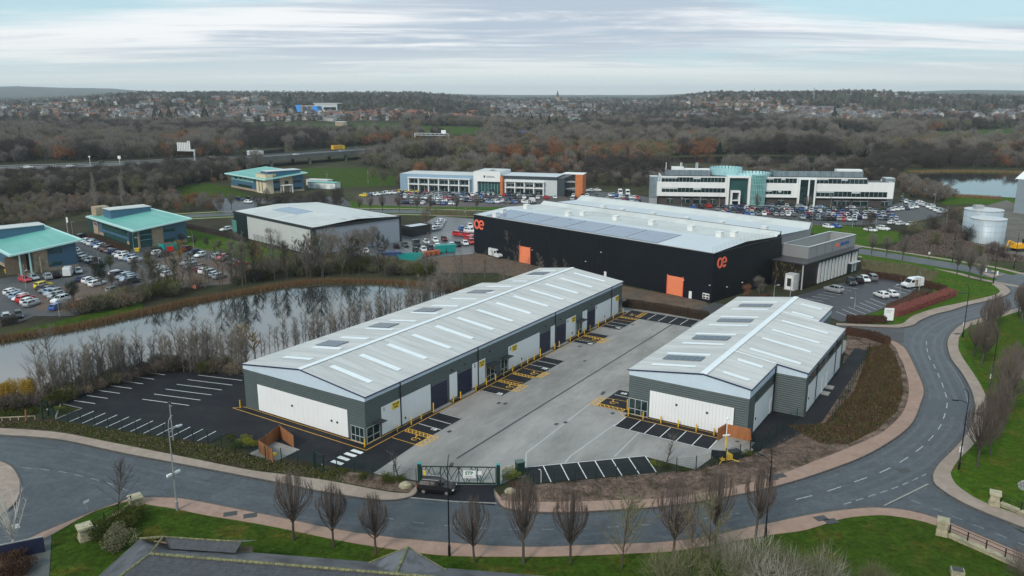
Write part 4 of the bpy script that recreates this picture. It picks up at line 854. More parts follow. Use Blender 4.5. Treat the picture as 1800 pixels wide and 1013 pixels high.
def pane_row(E, rects, m=m_tglass, frame=None):
    for axis, c, out, n, r in rects:
        _, q = wallrect(E, 'window', m, axis, c, out, .05, *r); i = 2 if axis == 'x' else 0
        for k in range(n + 1):
            s = q[i] + (q[i + 1] - q[i]) * k / n; s0, s1 = s - .05, s + .05; lo, hi = (q[0], q[1]) if axis == 'x' else (q[2], q[3]); lo -= .03 if out < 0 else 0
            bx = (lo, hi + .005, s0, s1, q[4] - .03, q[5] + .03) if axis == 'x' else (s0, s1, lo, hi + .005, q[4] - .03, q[5] + .03)
            part('mullion', frame or m_dkgreen, _, bx)
def c0(x, y): return 130 + x / 7.45, 350 + y / 7.45
def rc(f, x0, y0, x1, y1): a = f(x0, y0); b_ = f(x1, y1); return (*a, *b_)
T2, zt2 = teal_office('teal_roof_office', (-116.6, 245.2, 0), R_(45), 15.2, 38.5, 6.1, .105, 'teal roofed two storey office with red and blue sign on its stone pier')
pane_row(T2, [('x', .05, -.02, 7, rc(c0, 375, 330, 690, 440)), ('x', .05, -.02, 7, rc(c0, 400, 480, 690, 560)), ('y', .05, -.02, 3, rc(c0, 1172, 390, 1322, 428)), ('y', .05, -.02, 3, rc(c0, 1180, 515, 1325, 562))])
pane_row(T2, [('y', .05, -.02, 6, (227, 405, 266, 436)), ('x', .05, -.02, 2, (156.5, 384, 163, 410))], m_tglass)
for z in (2.4, 4.0): part('transom', m_tealf, T2, (.3, 7.4, -.06, -.03, z, z + .08))
wallrect(T2, 'stone_panel', m_stone, 'y', .05, -.03, .12, *rc(c0, 1022, 375, 1170, 610))
y_p = onwall(T2, 'x', 0, 169, 400)[1]; part('stone_pier', m_stone, T2, (-.25, 4.2, y_p - 2.6, y_p + 2.0, .0, 9.3)); part('column', m_stone, T2, (-.3, .3, -.3, .3, 0, 5.9))
put_text('lettering', 'Solar', 1.2, mat('red_lettering', (.45, .02, .06), .5, 0, 1), T2, (-.3, y_p - .1, 4.6), (math.pi / 2, 0, -math.pi / 2), .02, .03); put_text('lettering', 'energy', 1.1, mat('violet_lettering', (.06, .04, .32), .5, 0, 1), T2, (-.3, y_p - .4, 3.5), (math.pi / 2, 0, -math.pi / 2), .02, .03)
def c1_(x, y): return x / 7.45, 350 + y / 7.45
T1, zt1 = teal_office('teal_roof_office', (-131.2, 206.9, 0), R_(45), 14.6, 36, 6.1, .115, 'teal roofed two storey office with an open stone stair corner')
pane_row(T1, [('y', .05, -.02, 3, rc(c1_, 632, 655, 805, 712)), ('y', .05, -.02, 3, rc(c1_, 640, 822, 812, 868))])
wallrect(T1, 'stone_panel', m_stone, 'y', .05, -.03, .15, *rc(c1_, 432, 650, 626, 930)); wallrect(T1, 'recess_wall', mat('shade_toned_stone', (.19, .14, .10), .9, .2, 1), 'y', .05, -.02, .05, *rc(c1_, 60, 740, 430, 980))  # recess plate sits flush; its shade is put into a darker stone colour
for x in (.2, 2.6): part('column', m_tealf, T1, (x - .18, x + .18, -1.7, -1.35, 0, 5.9))
st = part('stair', m_cream, T1, (5.0, 5.25, -.8, -.55, 0, 4.4))
for k in range(8): part('step', m_stone, st, (3.2 + .4 * k, 3.65 + .4 * k, -.9, -.1, .35 * k + .1, .35 * k + .22))
pane_row(T1, [('y', .05, -.02, 1, rc(c1_, 345, 700, 390, 930))], m_wglass)
def c3_(x, y): return 380 + x / 7.45, 280 + y / 7.45
T3, zt3 = teal_office('teal_roof_office', (-117.8, 384.0, 0), R_(43.2), 19.5, 40.5, 7.2, .09, 'teal roofed office with a cream stone stair tower and white entrance porch', pent=(.02, .2), pentcol=m_blue2)
pane_row(T3, [('x', .05, -.02, 5, rc(c3_, 200, 200, 490, 285)), ], mat('pale_teal_panel', (.22, .42, .42), .4, .08, .5)); pane_row(T3, [('x', .05, -.06, 1, rc(c3_, x, 230, x + 28, 255)) for x in (245, 310, 372, 440)], m_wglass); pane_row(T3, [('x', .05, -.02, 3, rc(c3_, 290, 335, 465, 370)), ('y', .05, -.02, 4, rc(c3_, 670, 290, 832, 318)), ('y', .05, -.02, 4, rc(c3_, 670, 385, 832, 412)), ('y', .05, -.02, 3, rc(c3_, 1008, 275, 1110, 302)), ('y', .05, -.02, 3, rc(c3_, 1015, 365, 1110, 390))], m_wglass)
part('stair_tower', m_cream, T3, (-.5, .04, -.4, 10.5, 0, 9.2)); part('stair_tower', m_cream, T3, (-.5, 3, -.42, -.02, 0, 9.2)); part('tower_cap', m_stone, T3, (-.4, 5, 0, 10.4, 8, 9.4))
for y in (4.2, 7.4): part('slot_window', m_wglass, T3, (-.56, -.51, y - .3, y + .3, .8, 6.4))
_, q = wallrect(T3, 'stone_panel', m_stone, 'y', .05, -.03, .2, *rc(c3_, 835, 220, 1000, 425)); wallrect(T3, 'window', m_wglass, 'y', .05, -.26, .05, *rc(c3_, 895, 282, 942, 335))
pq = onwall(T3, 'y', -3, *c3_(945, 440)); px_ = pq[0]
b = MB()
for x in (px_ - 2.4, px_ + 2.4):
    for y in (-3, -.4): b.box(x - .2, x + .2, y - .2, y + .2, 0, 3.6)
b.box(px_ - 2.7, px_ + 2.7, -3.3, -.1, 3.6, 3.9); b.build('porch', m_wht, T3)
# garages beside it
for k, (px, py, w, lab) in enumerate(((562, 326, 13, 'white block of garages with a pale flat roof beside the teal roofed office'), (570, 331, 16, 'white row of garages with a green tinted roof edge near the field'))):
    g = G(px, py); E = empty('garage_block', g, R_(-20), lab, 'garage'); part('wall', m_wht, E, (-w / 2, w / 2, -2.5, 2.5, 0, 2.9)); part('roof', m_teal if k else m_memb, E, (-w / 2 - .2, w / 2 + .2, -2.7, 2.7, 2.91, 3.2))
    for i in range(4): x = -w / 2 + w * (i + .5) / 4; part('door', m_fgrey, E, (x - 1, x + 1, -2.56, -2.51, .05, 2.2))
# ---------------- centre office, slate blue and white
CW = empty('office_building', (-55.8, 398.6, 0), R_(-16.5), 'slate blue and white two storey office with an orange fin and glazed entrance', 'building')
CL, CD, CZ = 80.0, 17.0, 8.4
def cc(x, y): return 690 + x / 5.445, 290 + y / 5.445
xa = onwall(CW, 'y', 0, *cc(785, 180))[0]; xb = onwall(CW, 'y', 0, *cc(1040, 180))[0]; xc = onwall(CW, 'y', 0, *cc(1575, 200))[0]
part('left_wing', m_sky, CW, (0, xa, 0, CD, 0, CZ)); part('left_roof', m_memb, CW, (.3, xa, .3, CD - .3, CZ + .005, CZ + .1)); part('right_wing', m_fgrey, CW, (xb, xc, .0, CD, 0, 7.4)); part('dark_band', m_dband, CW, (xb, xc + .1, -.12, CD, 7.41, 8.9)); part('right_roof', m_memb2, CW, (xb, xc, .3, CD - .3, 8.91, 9.0))
part('entrance_block', m_wht, CW, (xa, xb, -1.6, -.01, 6.0, 10.6)); part('entrance_block', m_wht, CW, (xa, xb, .0, CD - 1, 0, 10.6)); part('entrance_pier', m_wht, CW, (xa, xa + 2.0, -1.6, -.01, 0, 5.99)); part('entrance_roof', m_memb, CW, (xa + .3, xb - .3, -1.3, CD - 1.3, 10.61, 10.7)); part('roof_well', m_dk, CW, (xa + 6, xb - 5, 4, 9, 10.71, 10.75))
eg = part('curtain_wall', m_tglass, CW, (xa + 2.05, xb - .1, -.15, -.02, .1, 5.98))
for k in range(8): x = xa + 2.1 + (xb - xa - 2.2) * k / 7; part('mullion', m_tealf, eg, (x - .05, x + .05, -.2, -.155, .1, 5.9))
part('porch', m_dband, CW, (xa + 7.5, xa + 10.0, -1.2, -.2, 0, 2.3)); part('orange_fin', m_copper, CW, (xb + .02, xb + 1.3, -1.9, .5, 0, 8.6))
lg = part('sign_mark', m_dband, CW, (xa + 5.2, xa + 6.0, -1.66, -1.61, 7.8, 8.9)); part('sign_line', m_coping, CW, (xa + 6.6, xa + 10.5, -1.65, -1.61, 8.4, 8.75), (xa + 6.6, xa + 11, -1.65, -1.61, 7.9, 8.25))
def brise(x0, x1, n, z0, z1, zm, y):
    b = MB()
    for k in range(n + 1): x = x0 + (x1 - x0) * k / n; b.box(x - .22, x + .22, y - .5, -.01, z0, z1 - .3)
    b.box(x0 - .5, x1 + .5, y - .9, -.005, z1 - .29, z1); b.box(x0 - .4, x1 + .4, y - .6, -.008, zm - .2, zm + .15)
    b.build('sunshade_frame', m_wht, CW)
    for k in range(n):
        a, c = x0 + (x1 - x0) * k / n + .5, x0 + (x1 - x0) * (k + 1) / n - .5
        for za, zb in ((z0 + .3, zm - .4), (zm + .4, z1 - .7)):
            w = part('window', m_wglass, CW, (a, c, -.09, -.02, za, zb)); part('mullion', m_fgrey, w, ((a + c) / 2 - .06, (a + c) / 2 + .06, -.12, -.095, za, zb)); part('blind', m_fgrey, w, (a + .1, c - .1, -.11, -.095, zb - random.uniform(.2, .9), zb))
x0 = onwall(CW, 'y', 0, *cc(165, 190))[0]; x1 = onwall(CW, 'y', 0, *cc(742, 190))[0]; brise(x0, x1, 6, 0, 6.9, 3.6, -1.2)
x0 = xb + 2.6; x1 = onwall(CW, 'y', 0, *cc(1450, 210))[0]; brise(x0, x1, 4, 0, 6.6, 3.5, -1.2)
part('end_wall', m_dband, CW, (xc + .11, xc + 3.5, .5, CD, 0, 8.4)); part('orange_tower', m_copper, CW, (xc + 8.5, xc + 12, 1, 9, 0, 10.2)); part('tower_canopy', m_wht, CW, (xc + 2, xc + 12.2, 2, 9.5, 10.21, 10.5))
for z in (3.2, 6.4): part('stair_landing', m_coping, CW, (xc + 3.6, xc + 8.4, 2, 8, z, z + .2))
# ---------------- long white office with the glass drum
RW = empty('long_white_office', (63.3, 346.0, 0), R_(-6.2), 'long white banded office with a green glass drum and curved plant screens', 'building')
def ca(x, y): return 1130 + x / 6.62, 285 + y / 6.62
def cb(x, y): return 1380 + x / 5.96, 285 + y / 5.96
wx = lambda p: onwall(RW, 'y', 0, *p)[0]
def wz(p): return onwall(RW, 'y', 0, *p)[2]
xL, xE0, xE1, xD0, xD1, xR = wx(ca(165, 330)), wx(ca(970, 330)), wx(ca(1245, 330)), wx(ca(1250, 330)), wx(ca(1420, 330)), wx(cb(1135, 330))
z1a, z1b, z2b = wz(ca(600, 400)), wz(ca(600, 240)), wz(ca(600, 172))
RD = 16
part('ground_floor', m_brickd, RW, (xL + 1, xR - 2, 1.2, RD, 0, z1a)); part('white_band', m_wht, RW, (xL, xE0 - .02, 0, RD, z1a + .005, z1b)); part('white_band', m_wht, RW, (xD1 - 2, xR, 0, RD, z1a + .005, z1b))
part('top_floor', m_wht, RW, (xL + 1.5, xR - 11, .8, RD - .5, z1b + .005, z2b + .1)); part('roof', mat('dark_roof_felt', (.06, .06, .065), .8, .15, .3), RW, (xL + 1.8, xR - 11.3, 1.1, RD - .8, z2b + .11, z2b + .2))
part('entrance_block', m_wht, RW, (xE0, xD1, .4, RD, 0, z2b + .3)); part('terrace', m_dk, RW, (xR - 10.5, xR - .6, .6, RD - .6, z1b + .01, z1b + .03)); part('terrace_wall', m_wht, RW, (xR - 10.6, xR, 0, .3, z1b + .005, z1b + .9), (xR - .3, xR, .31, RD, z1b + .005, z1b + .9))
def ribbon(x0, x1, z0, z1, y, n):
    w = part('ribbon_window', m_wglass, RW, (x0, x1, y - .06, y - .01, z0, z1))
    for k in range(n + 1): x = x0 + (x1 - x0) * k / n; part('mullion', m_coping, w, (x - .06, x + .06, y - .1, y - .065, z0, z1))
    part('blind', m_fgrey, w, (x0 + .2, x0 + (x1 - x0) * .25, y - .08, y - .065, z1 - .5, z1 - .05)); part('blind', m_fgrey, w, (x0 + (x1 - x0) * .5, x0 + (x1 - x0) * .62, y - .08, y - .065, z1 - .7, z1 - .05))
ribbon(wx(ca(220, 330)), wx(ca(955, 330)), wz(ca(600, 352)), wz(ca(600, 302)), 0, 16); ribbon(xL + 1.8, xE0 - .6, z1b + .15, z2b - .35, .8, 18)
ribbon(wx(ca(1425, 350)), wx(ca(1725, 350)), wz(ca(1600, 375)), wz(ca(1600, 333)), 0, 7); ribbon(xD1 + .3, wx(cb(128, 200)), z1b + .15, z2b - .35, .8, 8)
ribbon(wx(cb(325, 340)), wx(cb(1068, 340)), wz(cb(700, 366)), wz(cb(700, 312)), 0, 16); ribbon(wx(cb(320, 220)), wx(cb(870, 220)), z1b + .15, z2b - .35, .8, 12)
for a, c in ((ca(285, 1), ca(350, 1)), (ca(445, 1), ca(548, 1)), (ca(590, 1), ca(745, 1)), (ca(795, 1), ca(838, 1)), (ca(1580, 1), ca(1650, 1)), (cb(520, 1), cb(588, 1)), (cb(610, 1), cb(685, 1)), (cb(722, 1), cb(882, 1)), (cb(1020, 1), cb(1090, 1))):
    x0, x1 = wx((a[0], 355)), wx((c[0], 355)); w = part('window', m_wglass, RW, (x0, x1, 1.1, 1.19, .8, 2.6)); part('mullion', m_alu, w, ((x0 + x1) / 2 - .06, (x0 + x1) / 2 + .06, 1.05, 1.095, .8, 2.6), (x0, x1, 1.05, 1.09, 2.5, 2.62))
# entrance frame and portal
part('entrance_frame', m_wht, RW, (xE0, xE0 + 1.0, -1.4, .39, 0, z2b - .2), (xE1 - 1.0, xE1, -1.4, .39, 0, z2b - .2), (xE0, xE1, -1.4, .39, z2b - .19, z2b + .5)); eg = part('curtain_wall', m_tglass, RW, (xE0 + 1.02, xE1 - 1.02, .2, .38, 0, z2b - .2))
for k in range(7): x = xE0 + 1.1 + (xE1 - xE0 - 2.2) * k / 6; part('mullion', m_dk, eg, (x - .05, x + .05, .14, .19, 0, z2b - .3))
for z in (3, 6): part('transom', m_dk, eg, (xE0 + 1.02, xE1 - 1.02, .14, .19, z, z + .1))
x0, x1 = wx(ca(1012, 400)), wx(ca(1120, 400)); part('portal', m_wht, RW, (x0, x0 + .6, -3, .1, 0, 6.0), (x1 - .6, x1, -3, .1, 0, 6.0), (x0, x1, -3, .1, 6.01, 6.7)); part('portal_floor', m_wht, RW, (x0 + .61, x1 - .61, -2.5, .1, 2.4, 2.7))
x0, x1 = wx(cb(130, 320)), wx(cb(315, 320)); zt_ = wz(cb(220, 170)); part('glazed_tower', m_wglass, RW, (x0 + .5, x1 - .5, -.6, .7, 0, zt_ - .4)); part('tower_frame', m_wht, RW, (x0, x0 + .7, -1, .79, 0, zt_), (x1 - .7, x1, -1, .79, 0, zt_), (x0 + .71, x1 - .71, -1, .79, zt_ - .6, zt_), (x0 + 4, x0 + 4.6, -.9, -.61, 0, zt_ - .61))
# drums and plant screens
xm, rd = (xD0 + xD1) / 2, (xD1 - xD0) / 2
b = MB(); b.lathe([(rd, 0), (rd, 13.4)], (xm, -.6, 0), 28); dr = b.build('glass_drum', m_grglass, RW)
for z in (2.4, 4.8, 7.2, 9.6, 12): b = MB(); b.lathe([(rd + .04, z), (rd + .04, z + .12)], (xm, -.6, 0), 28); b.build('transom_ring', m_pglass, dr)
for k in range(14): a = math.pi + math.pi * k / 13; part('mullion', m_pglass, dr, (xm + (rd + .02) * math.cos(a) - .05, xm + (rd + .02) * math.cos(a) + .05, -.6 + (rd + .02) * math.sin(a) - .05, -.6 + (rd + .02) * math.sin(a) + .05, 0, 13.3))
def screen(cx, cy, r, z0, z1, n=30):
    b = MB()
    for k in range(n):
        a0, a1_ = 2 * math.pi * k / n + .02, 2 * math.pi * (k + 1) / n - .02
        q = [(cx + r * math.cos(a0), cy + r * math.sin(a0)), (cx + r * math.cos(a1_), cy + r * math.sin(a1_))]; b.face([(*q[0], z0), (*q[1], z0), (*q[1], z1), (*q[0], z1)])
    b.lathe([(r - .15, z0), (r - .15, z0 + .1)], (cx, cy, 0), n); return b
s1 = link('drum_screen', None, RW); o = screen(xm - 1.0, 6, 7.2, 11.4, 13.9).build('screen_ring', m_pglass, s1); s2 = link('drum_screen', None, RW); cxx = wx(ca(950, 150)) + 2; screen(cxx, 10, 7.0, z2b + .3, z2b + 3.4).build('screen_ring', m_pglass, s2)
m_louv = glassmat('plant_screen', (.17, .22, .25), .3, .25, .8)
for x0, x1 in ((wx(ca(280, 120)), cxx - 7.5), (xm + 7, xR - 12)):
    p_ = part('plant_screen', m_louv, RW, (x0, x1, 3, 3.15, z2b + .25, z2b + 2.6), (x0, x0 + .15, 3.16, 12, z2b + .25, z2b + 2.6), (x1 - .15, x1, 3.16, 12, z2b + .25, z2b + 2.6)); n = int((x1 - x0) / 1.5)
    for k in range(n): x = x0 + (x1 - x0) * (k + .5) / n; part('screen_post', m_dkgreen if k % 3 == 0 else m_coping, p_, (x - .05, x + .05, 2.93, 2.99, z2b + .25, z2b + 2.65))
part('plant', m_wht, RW, (wx(ca(350, 100)), wx(ca(490, 100)), 5, 9, z2b + .25, z2b + 3.6)); part('plant', m_wht, RW, (wx(ca(495, 100)), wx(ca(800, 100)), 5, 9, z2b + .25, z2b + 2.9)); part('plant', m_wht, RW, (wx(cb(580, 115)), wx(cb(850, 115)), 5, 9, z2b + .25, z2b + 3.2))
for x in (ca(285, 1), ca(455, 1), ca(470, 1), ca(640, 1), ca(658, 1)): xx = wx((x[0], 300)); b = MB(); b.tube((xx, 7, z2b), (xx, 7, z2b + 5.5), .22, .22, 8); b.build('flue', m_alu, RW)
for x0, x1, y in ((wx(ca(85, 300)), wx(ca(180, 300)), 3), (wx(cb(1098, 300)), wx(cb(1196, 300)), 6)):
    t_ = part('stair_tower', m_louv, RW, (x0, x1, y, y + 5, 2.6, z2b - .6)); part('tower_base', m_coping, RW, (x0 + .1, x1 - .1, y + .1, y + 4.9, 0, 2.59)); part('tower_top', m_alu, RW, (x0, x1, y, y + 5, z2b - .59, z2b - .3))
    for k in range(4): x = x0 + (x1 - x0) * k / 3; part('mullion', m_coping, t_, (x - .05, x + .05, y - .06, y - .005, 2.7, z2b - .7))
# ---------------- barrel roofed shed and steel tanks at the right
BN = empty('barrel_roof_shed', G(1781, 374), R_(-62), 'pale blue shed with a curved white roof at the edge of the lake', 'building')
m_pb = mat('pale_blue_cladding', (.42, .52, .58), .5, .06, .3); m_gc = mat('grey_blue_cladding', (.24, .28, .31), .5, .06, .3, wave=(.8, 'x', .03))
b = MB(); n = 14; W2 = 26.0; hs = [(W2 * k / n, 13.5 + 4.8 * math.sin(math.pi * k / n)) for k in range(n + 1)]
b.face([(0, 0, 0)] + [(0, y, z) for y, z in hs] + [(0, W2, 0)]); b.face(([(60, 0, 0)] + [(60, y, z) for y, z in hs] + [(60, W2, 0)])[::-1]); b.build('gable_wall', m_pb, BN)
part('side_wall', m_gc, BN, (0.02, 60, -.02, .2, 0, 13.5)); part('side_wall', m_gc, BN, (.02, 60, W2 - .2, W2 + .02, 0, 13.5))
b = MB()
for (y0, z0), (y1, z1) in zip(hs, hs[1:]): b.face([(-1.2, y0, z0 + .1), (60, y0, z0 + .1), (60, y1, z1 + .1), (-1.2, y1, z1 + .1)]); b.face([(-1.2, y0, z0 - .5), (-1.2, y1, z1 - .5), (-1.2, y1, z1 + .1), (-1.2, y0, z0 + .1)][::-1])
b.build('roof', m_wht, BN)
m_tank = mat('galvanised_steel', (.40, .46, .50), .55, .2, .4, metal=.25, aniso=(1, 1, .05, 0))
for px, py, h, r, lab in ((1749, 430, 7.6, 5.2, 'galvanised steel storage tank standing in front of its twin'), (1742, 414, 8.0, 6.0, 'galvanised steel storage tank with roof box behind its twin')):
    g = G(px, py); E = empty('storage_tank', g + Vector((0, r, 0)), 0, lab, 'tank'); MB().lathe([(r, 0), (r, h)], (0, 0, 0), 40).build('shell', m_tank, E, True)
    for z in (1.9, 3.8, 5.7): MB().lathe([(r + .015, z), (r + .05, z + .05), (r + .015, z + .1)], (0, 0, 0), 40).build('seam_ring', m_tank, E)
    MB().lathe([(r + .12, h), (r + .12, h + .15), (.01, h + .75)], (0, 0, 0), 40).build('lid', m_alu, E); b = MB()
    for s in (-.3, .3): b.tube((-r * .75 + s, -r * .72, 0), (-r * .75 + s, -r * .72, h + .9), .05, .05, 5)
    for k in range(18): b.tube((-r * .75 - .3, -r * .72, .4 + .4 * k), (-r * .75 + .3, -r * .72, .4 + .4 * k), .03, .03, 4)
    b.build('ladder', m_wht, E)
    if h > 7.8: part('roof_box', m_coping, E, (-r * .6, -r * .1, -1, 1, h + .3, h + 1.6))
g = G(1795, 441); E = empty('yellow_digger', g, R_(15), 'yellow excavator body parked by the steel tanks', 'digger'); m_dig = mat('digger_yellow', (.78, .38, .01), .45, .1, 1)
b = MB(); b.prism([(-3.4, -1.3), (3, -1.3), (3, 1.3), (-3.4, 1.3)], 1.0, 2.3); b.build('body', m_dig, E); part('cab', m_wglass, E, (.2, 1.9, -1.1, .3, 2.31, 3.7)); part('track', m_dk, E, (-2.6, 2.6, -1.5, -.9, 0, .95)); part('track', m_dk, E, (-2.6, 2.6, .9, 1.5, 0, .95)); b = MB(); b.tube((-2.4, 0, 2.2), (-5.2, 0, 3.4), .3, .22, 6); b.tube((-5.2, 0, 3.4), (-6, 0, .8), .22, .15, 6); b.build('boom', m_dig, E)
# ---------------- slate roofed building close to the camera
A = G(264, 974, 6.2); FRZ = R_(-7.85)
FB = empty('slate_roof_building', (A.x, A.y, 0), FRZ, 'low building with dark slate hipped roofs and mossy ridge tiles below the lawn', 'building')
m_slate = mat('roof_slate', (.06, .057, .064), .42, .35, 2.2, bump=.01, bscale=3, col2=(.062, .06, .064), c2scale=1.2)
m_slatesheen = mat('wet_slate_pale_sheen', (.13, .13, .145), .35, .12, .8, col2=(.07, .07, .08), c2scale=.6, stain=.2)  # wet slate whose glancing sheen is painted in as a paler grey
m_moss = mat('mossy_ridge', (.20, .19, .10), .9, .4, 3, col2=(.12, .12, .08), c2scale=2, bump=.02)
def courses(name, P0, P1, P2, P3, n, m, parent, th=.018):
    """slates in overlapping courses on the quad P0-P1 (eave) P3-P2 (ridge)"""
    P0, P1, P2, P3 = (Vector(p) for p in (P0, P1, P2, P3)); nr = (P1 - P0).cross(P3 - P0).normalized(); b = MB()
    if nr.z < 0: nr = -nr
    for k in range(n):
        a, c = k / n, (k + 1) / n + .25 / n; c = min(c, 1); L0, R0, L1_, R1 = P0.lerp(P3, a), P1.lerp(P2, a), P0.lerp(P3, c), P1.lerp(P2, c); w = max(1, int((R0 - L0).length / .55)); off = .5 * (k % 2)
        for j in range(w + 1):
            s, t = max(0, (j - off) / w), min(1, (j + 1 - off) / w)
            if t <= s: continue
            e = .006; h = th * (1 + .5 * random.random()); q = [L0.lerp(R0, s + e / 2) + nr * h, L0.lerp(R0, t - e / 2) + nr * h, L1_.lerp(R1, t - e / 2) + nr * .002, L1_.lerp(R1, s + e / 2) + nr * .002]
            b.face(q); b.face([L0.lerp(R0, s) , L0.lerp(R0, t), q[1], q[0]])
    o = b.build(name, m, parent); tag(o, kind='stuff'); return o
rl = 34.0
part('wall', m_stone, FB, (-4.2, rl + 4, -11.5, 4.2, 0, 2.7)); b = MB()
e0 = [(-6.6, -13, 2.6), (rl + 6, -13, 2.6), (rl + 6, 5.2, 3.75), (-6.2, 7.6, 2.7)]; ra, rb = (0, 0, 6.2), (rl, 0, 6.2)
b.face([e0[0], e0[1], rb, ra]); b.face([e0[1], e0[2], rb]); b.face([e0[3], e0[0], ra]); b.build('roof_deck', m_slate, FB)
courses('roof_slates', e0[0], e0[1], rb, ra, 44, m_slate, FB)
b = MB(); b.face([e0[2], (-.2, 5.2, 3.75), ra, rb]); b.face([e0[3], ra, (-.2, 5.2, 3.75)]); b.build('rear_roof_slope', m_slatesheen, FB)
courses('hip_slates', e0[3], e0[0], ra, ra, 30, m_slatesheen, FB, .006)
# little rear wing with its own ridge
wr0, wr1 = (-1.2, 4.0, 5.45), (6.6, 4.4, 5.3)
b = MB(); b.face([wr0, (0, 3.0, 4.9), (6.4, 3.4, 4.75), wr1][::-1]); b.build('wing_roof_slope', m_slate, FB); b = MB(); b.face([wr1, (6.6, 7.4, 3.7), (-6.2, 7.6, 2.72), wr0]); b.build('wing_rear_slope', m_slatesheen, FB); part('wing_wall', m_stone, FB, (-4, 6.3, 4.3, 7, 0, 3.2))
def ridge(pts, r=.16):
    b = MB()
    for a, c in zip(pts, pts[1:]):
        a, c = Vector(a), Vector(c); n = max(1, int((c - a).length / .5))
        for k in range(n): b.tube(a.lerp(c, k / n) + Vector((0, 0, .02)), a.lerp(c, (k + .93) / n) + Vector((0, 0, .02)), r * random.uniform(.9, 1.1), r, 6)
    o = b.build('ridge_tiles', m_moss, FB); tag(o, kind='stuff')
ridge([ra, rb]); ridge([ra, e0[0]], .12); ridge([ra, wr0], .12); ridge([wr0, wr1], .09); ridge([wr0, e0[3]], .12)
# hipped wing towards the camera with its apex
ap = to_local(FB, G(717, 962, 6.0)); axx, ayy = ap; ap3 = (axx, ayy, 6.0)
gl = to_local(FB, G(638, 994, 3.6)); grr = to_local(FB, G(806, 1016, 3.6)); fr = (axx + .3, ayy - 14, 6.0)
b = MB(); b.face([(*gl, 3.6), ap3, fr, (gl[0], gl[1] - 14, 3.6)][::-1]); b.build('wing_roof_slope', m_slatesheen, FB)
courses('wing_slates', (grr[0], grr[1] - 14, 3.6), (*grr, 3.6), ap3, fr, 20, m_slatesheen, FB, .012); b = MB(); b.face([(*grr, 3.58), ap3, fr, (grr[0], grr[1] - 14, 3.58)]); b.build('wing_roof_deck', m_slatesheen, FB)
b = MB(); b.face([(*gl, 3.6), (*grr, 3.6), ap3]); b.build('wing_hip', m_slatesheen, FB); part('wing_wall', m_stone, FB, (gl[0] + .5, grr[0] - .5, gl[1] - 14, gl[1] - .8, 0, 3.5)); ridge([ap3, fr], .14); ridge([ap3, (*gl, 3.6)], .08); ridge([ap3, (*grr, 3.6)], .08)
# ================================================================ street furniture, fences, gates
m_lampblack = mat('black_lamp_paint', (.008, .008, .01), .4, .1, 2)
m_galv = mat('galvanised_post', (.34, .35, .36), .45, .1, 2, metal=.4)
m_lens = mat('lamp_lens', (.55, .56, .55), .3, 0, 1)
m_fgreen = mat('fence_green', (.006, .030, .022), .5, .15, 2)
m_timber = mat('new_timber', (.26, .105, .04), .8, .2, 1.5, aniso=(2, 2, .3, 0), objvar=.15)
m_timber2 = mat('orange_timber', (.33, .125, .045), .8, .2, 1.5, aniso=(2, 2, .3, 0), objvar=.15)
m_stonep = mat('pier_sandstone', (.40, .345, .23), .85, .2, 2, col2=(.28, .26, .18), c2scale=1.5, bump=.01, objvar=.12)
m_red = mat('red_paint', (.55, .02, .02), .45, .1, 1); m_tealb = mat('teal_bin', (.01, .28, .26), .5, .12, 1); m_orb = mat('orange_bin', (.42, .10, .03), .6, .15, 1)
m_signw = mat('sign_white', (.78, .78, .77), .5, .03, 1)
def lamp_mesh(h, arm, r=.09, head=.7):
    c = MB(); c.lathe([(r * 1.7, 0), (r * 1.7, 1.2), (r, 1.35), (r * .62, h - 1.6)], (0, 0, 0), 8)
    pts = [(0, 0, h - 1.65), (arm * .03, 0, h - .9), (arm * .16, 0, h - .3), (arm * .35, 0, h - .03), (arm * .5, 0, h)]
    c.path([Vector(p) for p in pts], r * .5, 6)
    a = MB(); a.path([Vector((0, 0, h - 1.9)), Vector((arm * .55, 0, h - 1.55)), Vector((arm, 0, h - 1.5))], r * .5, 6); l = MB(); l.box(arm * .8, arm * .8 + head, -.14, .14, h - 1.62, h - 1.46); l.box(arm * .85, arm * .8 + head * .9, -.10, .10, h - 1.66, h - 1.621, 1)
    return c, a, l
lamp_cache = {}
def street_lamp(px, py, h, ang, label, m=m_lampblack, arm=1.5, r=.09, group=None, extra=None):
    key = (h, arm, m.name)
    if key not in lamp_cache:
        c, a, l = lamp_mesh(h, arm, r); lamp_cache[key] = (c.mesh('column', m), a.mesh('arm', m), l.mesh('lantern', [m if m is m_lampblack else m_alu, m_lens]))
    E = empty('street_lamp', G(px, py), R_(ang), label, 'street lamp', group)
    for nm, me in zip(('column', 'arm', 'lantern'), lamp_cache[key]): link(nm, me, E)
    if extra: part('lamp_notice', m_signw, E, (-.2, .2, -.14, -.1, 2.4, 3.2))
    return E
gl_ = 'street lamps along the estate roads'
street_lamp(790, 978, 11.2, 80, 'tall black street lamp on the verge facing the sliding gate', group=gl_)
street_lamp(1345, 946, 10.8, 120, 'tall black street lamp among bare trees facing the soil bank', group=gl_)
street_lamp(1685, 826, 11.0, 170, 'tall black street lamp with a white notice beside the road junction lawn', group=gl_, extra=1)
street_lamp(1739, 691, 10.6, 185, 'tall black street lamp standing on the lawn between round bare trees', group=gl_, extra=1)
street_lamp(1692, 594, 10.8, 190, 'tall black street lamp with a white notice at the tight inside bend', group=gl_, extra=1)
street_lamp(1746, 497, 10.6, 60, 'tall black street lamp on the grass corner beside the traffic island', group=gl_)
street_lamp(1674, 460, 10.4, 240, 'tall black street lamp on the far verge opposite the steel tanks', group=gl_)
street_lamp(1782, 473, 10.4, 240, 'tall black street lamp with a square white sign beyond the junction', group=gl_, extra=1)
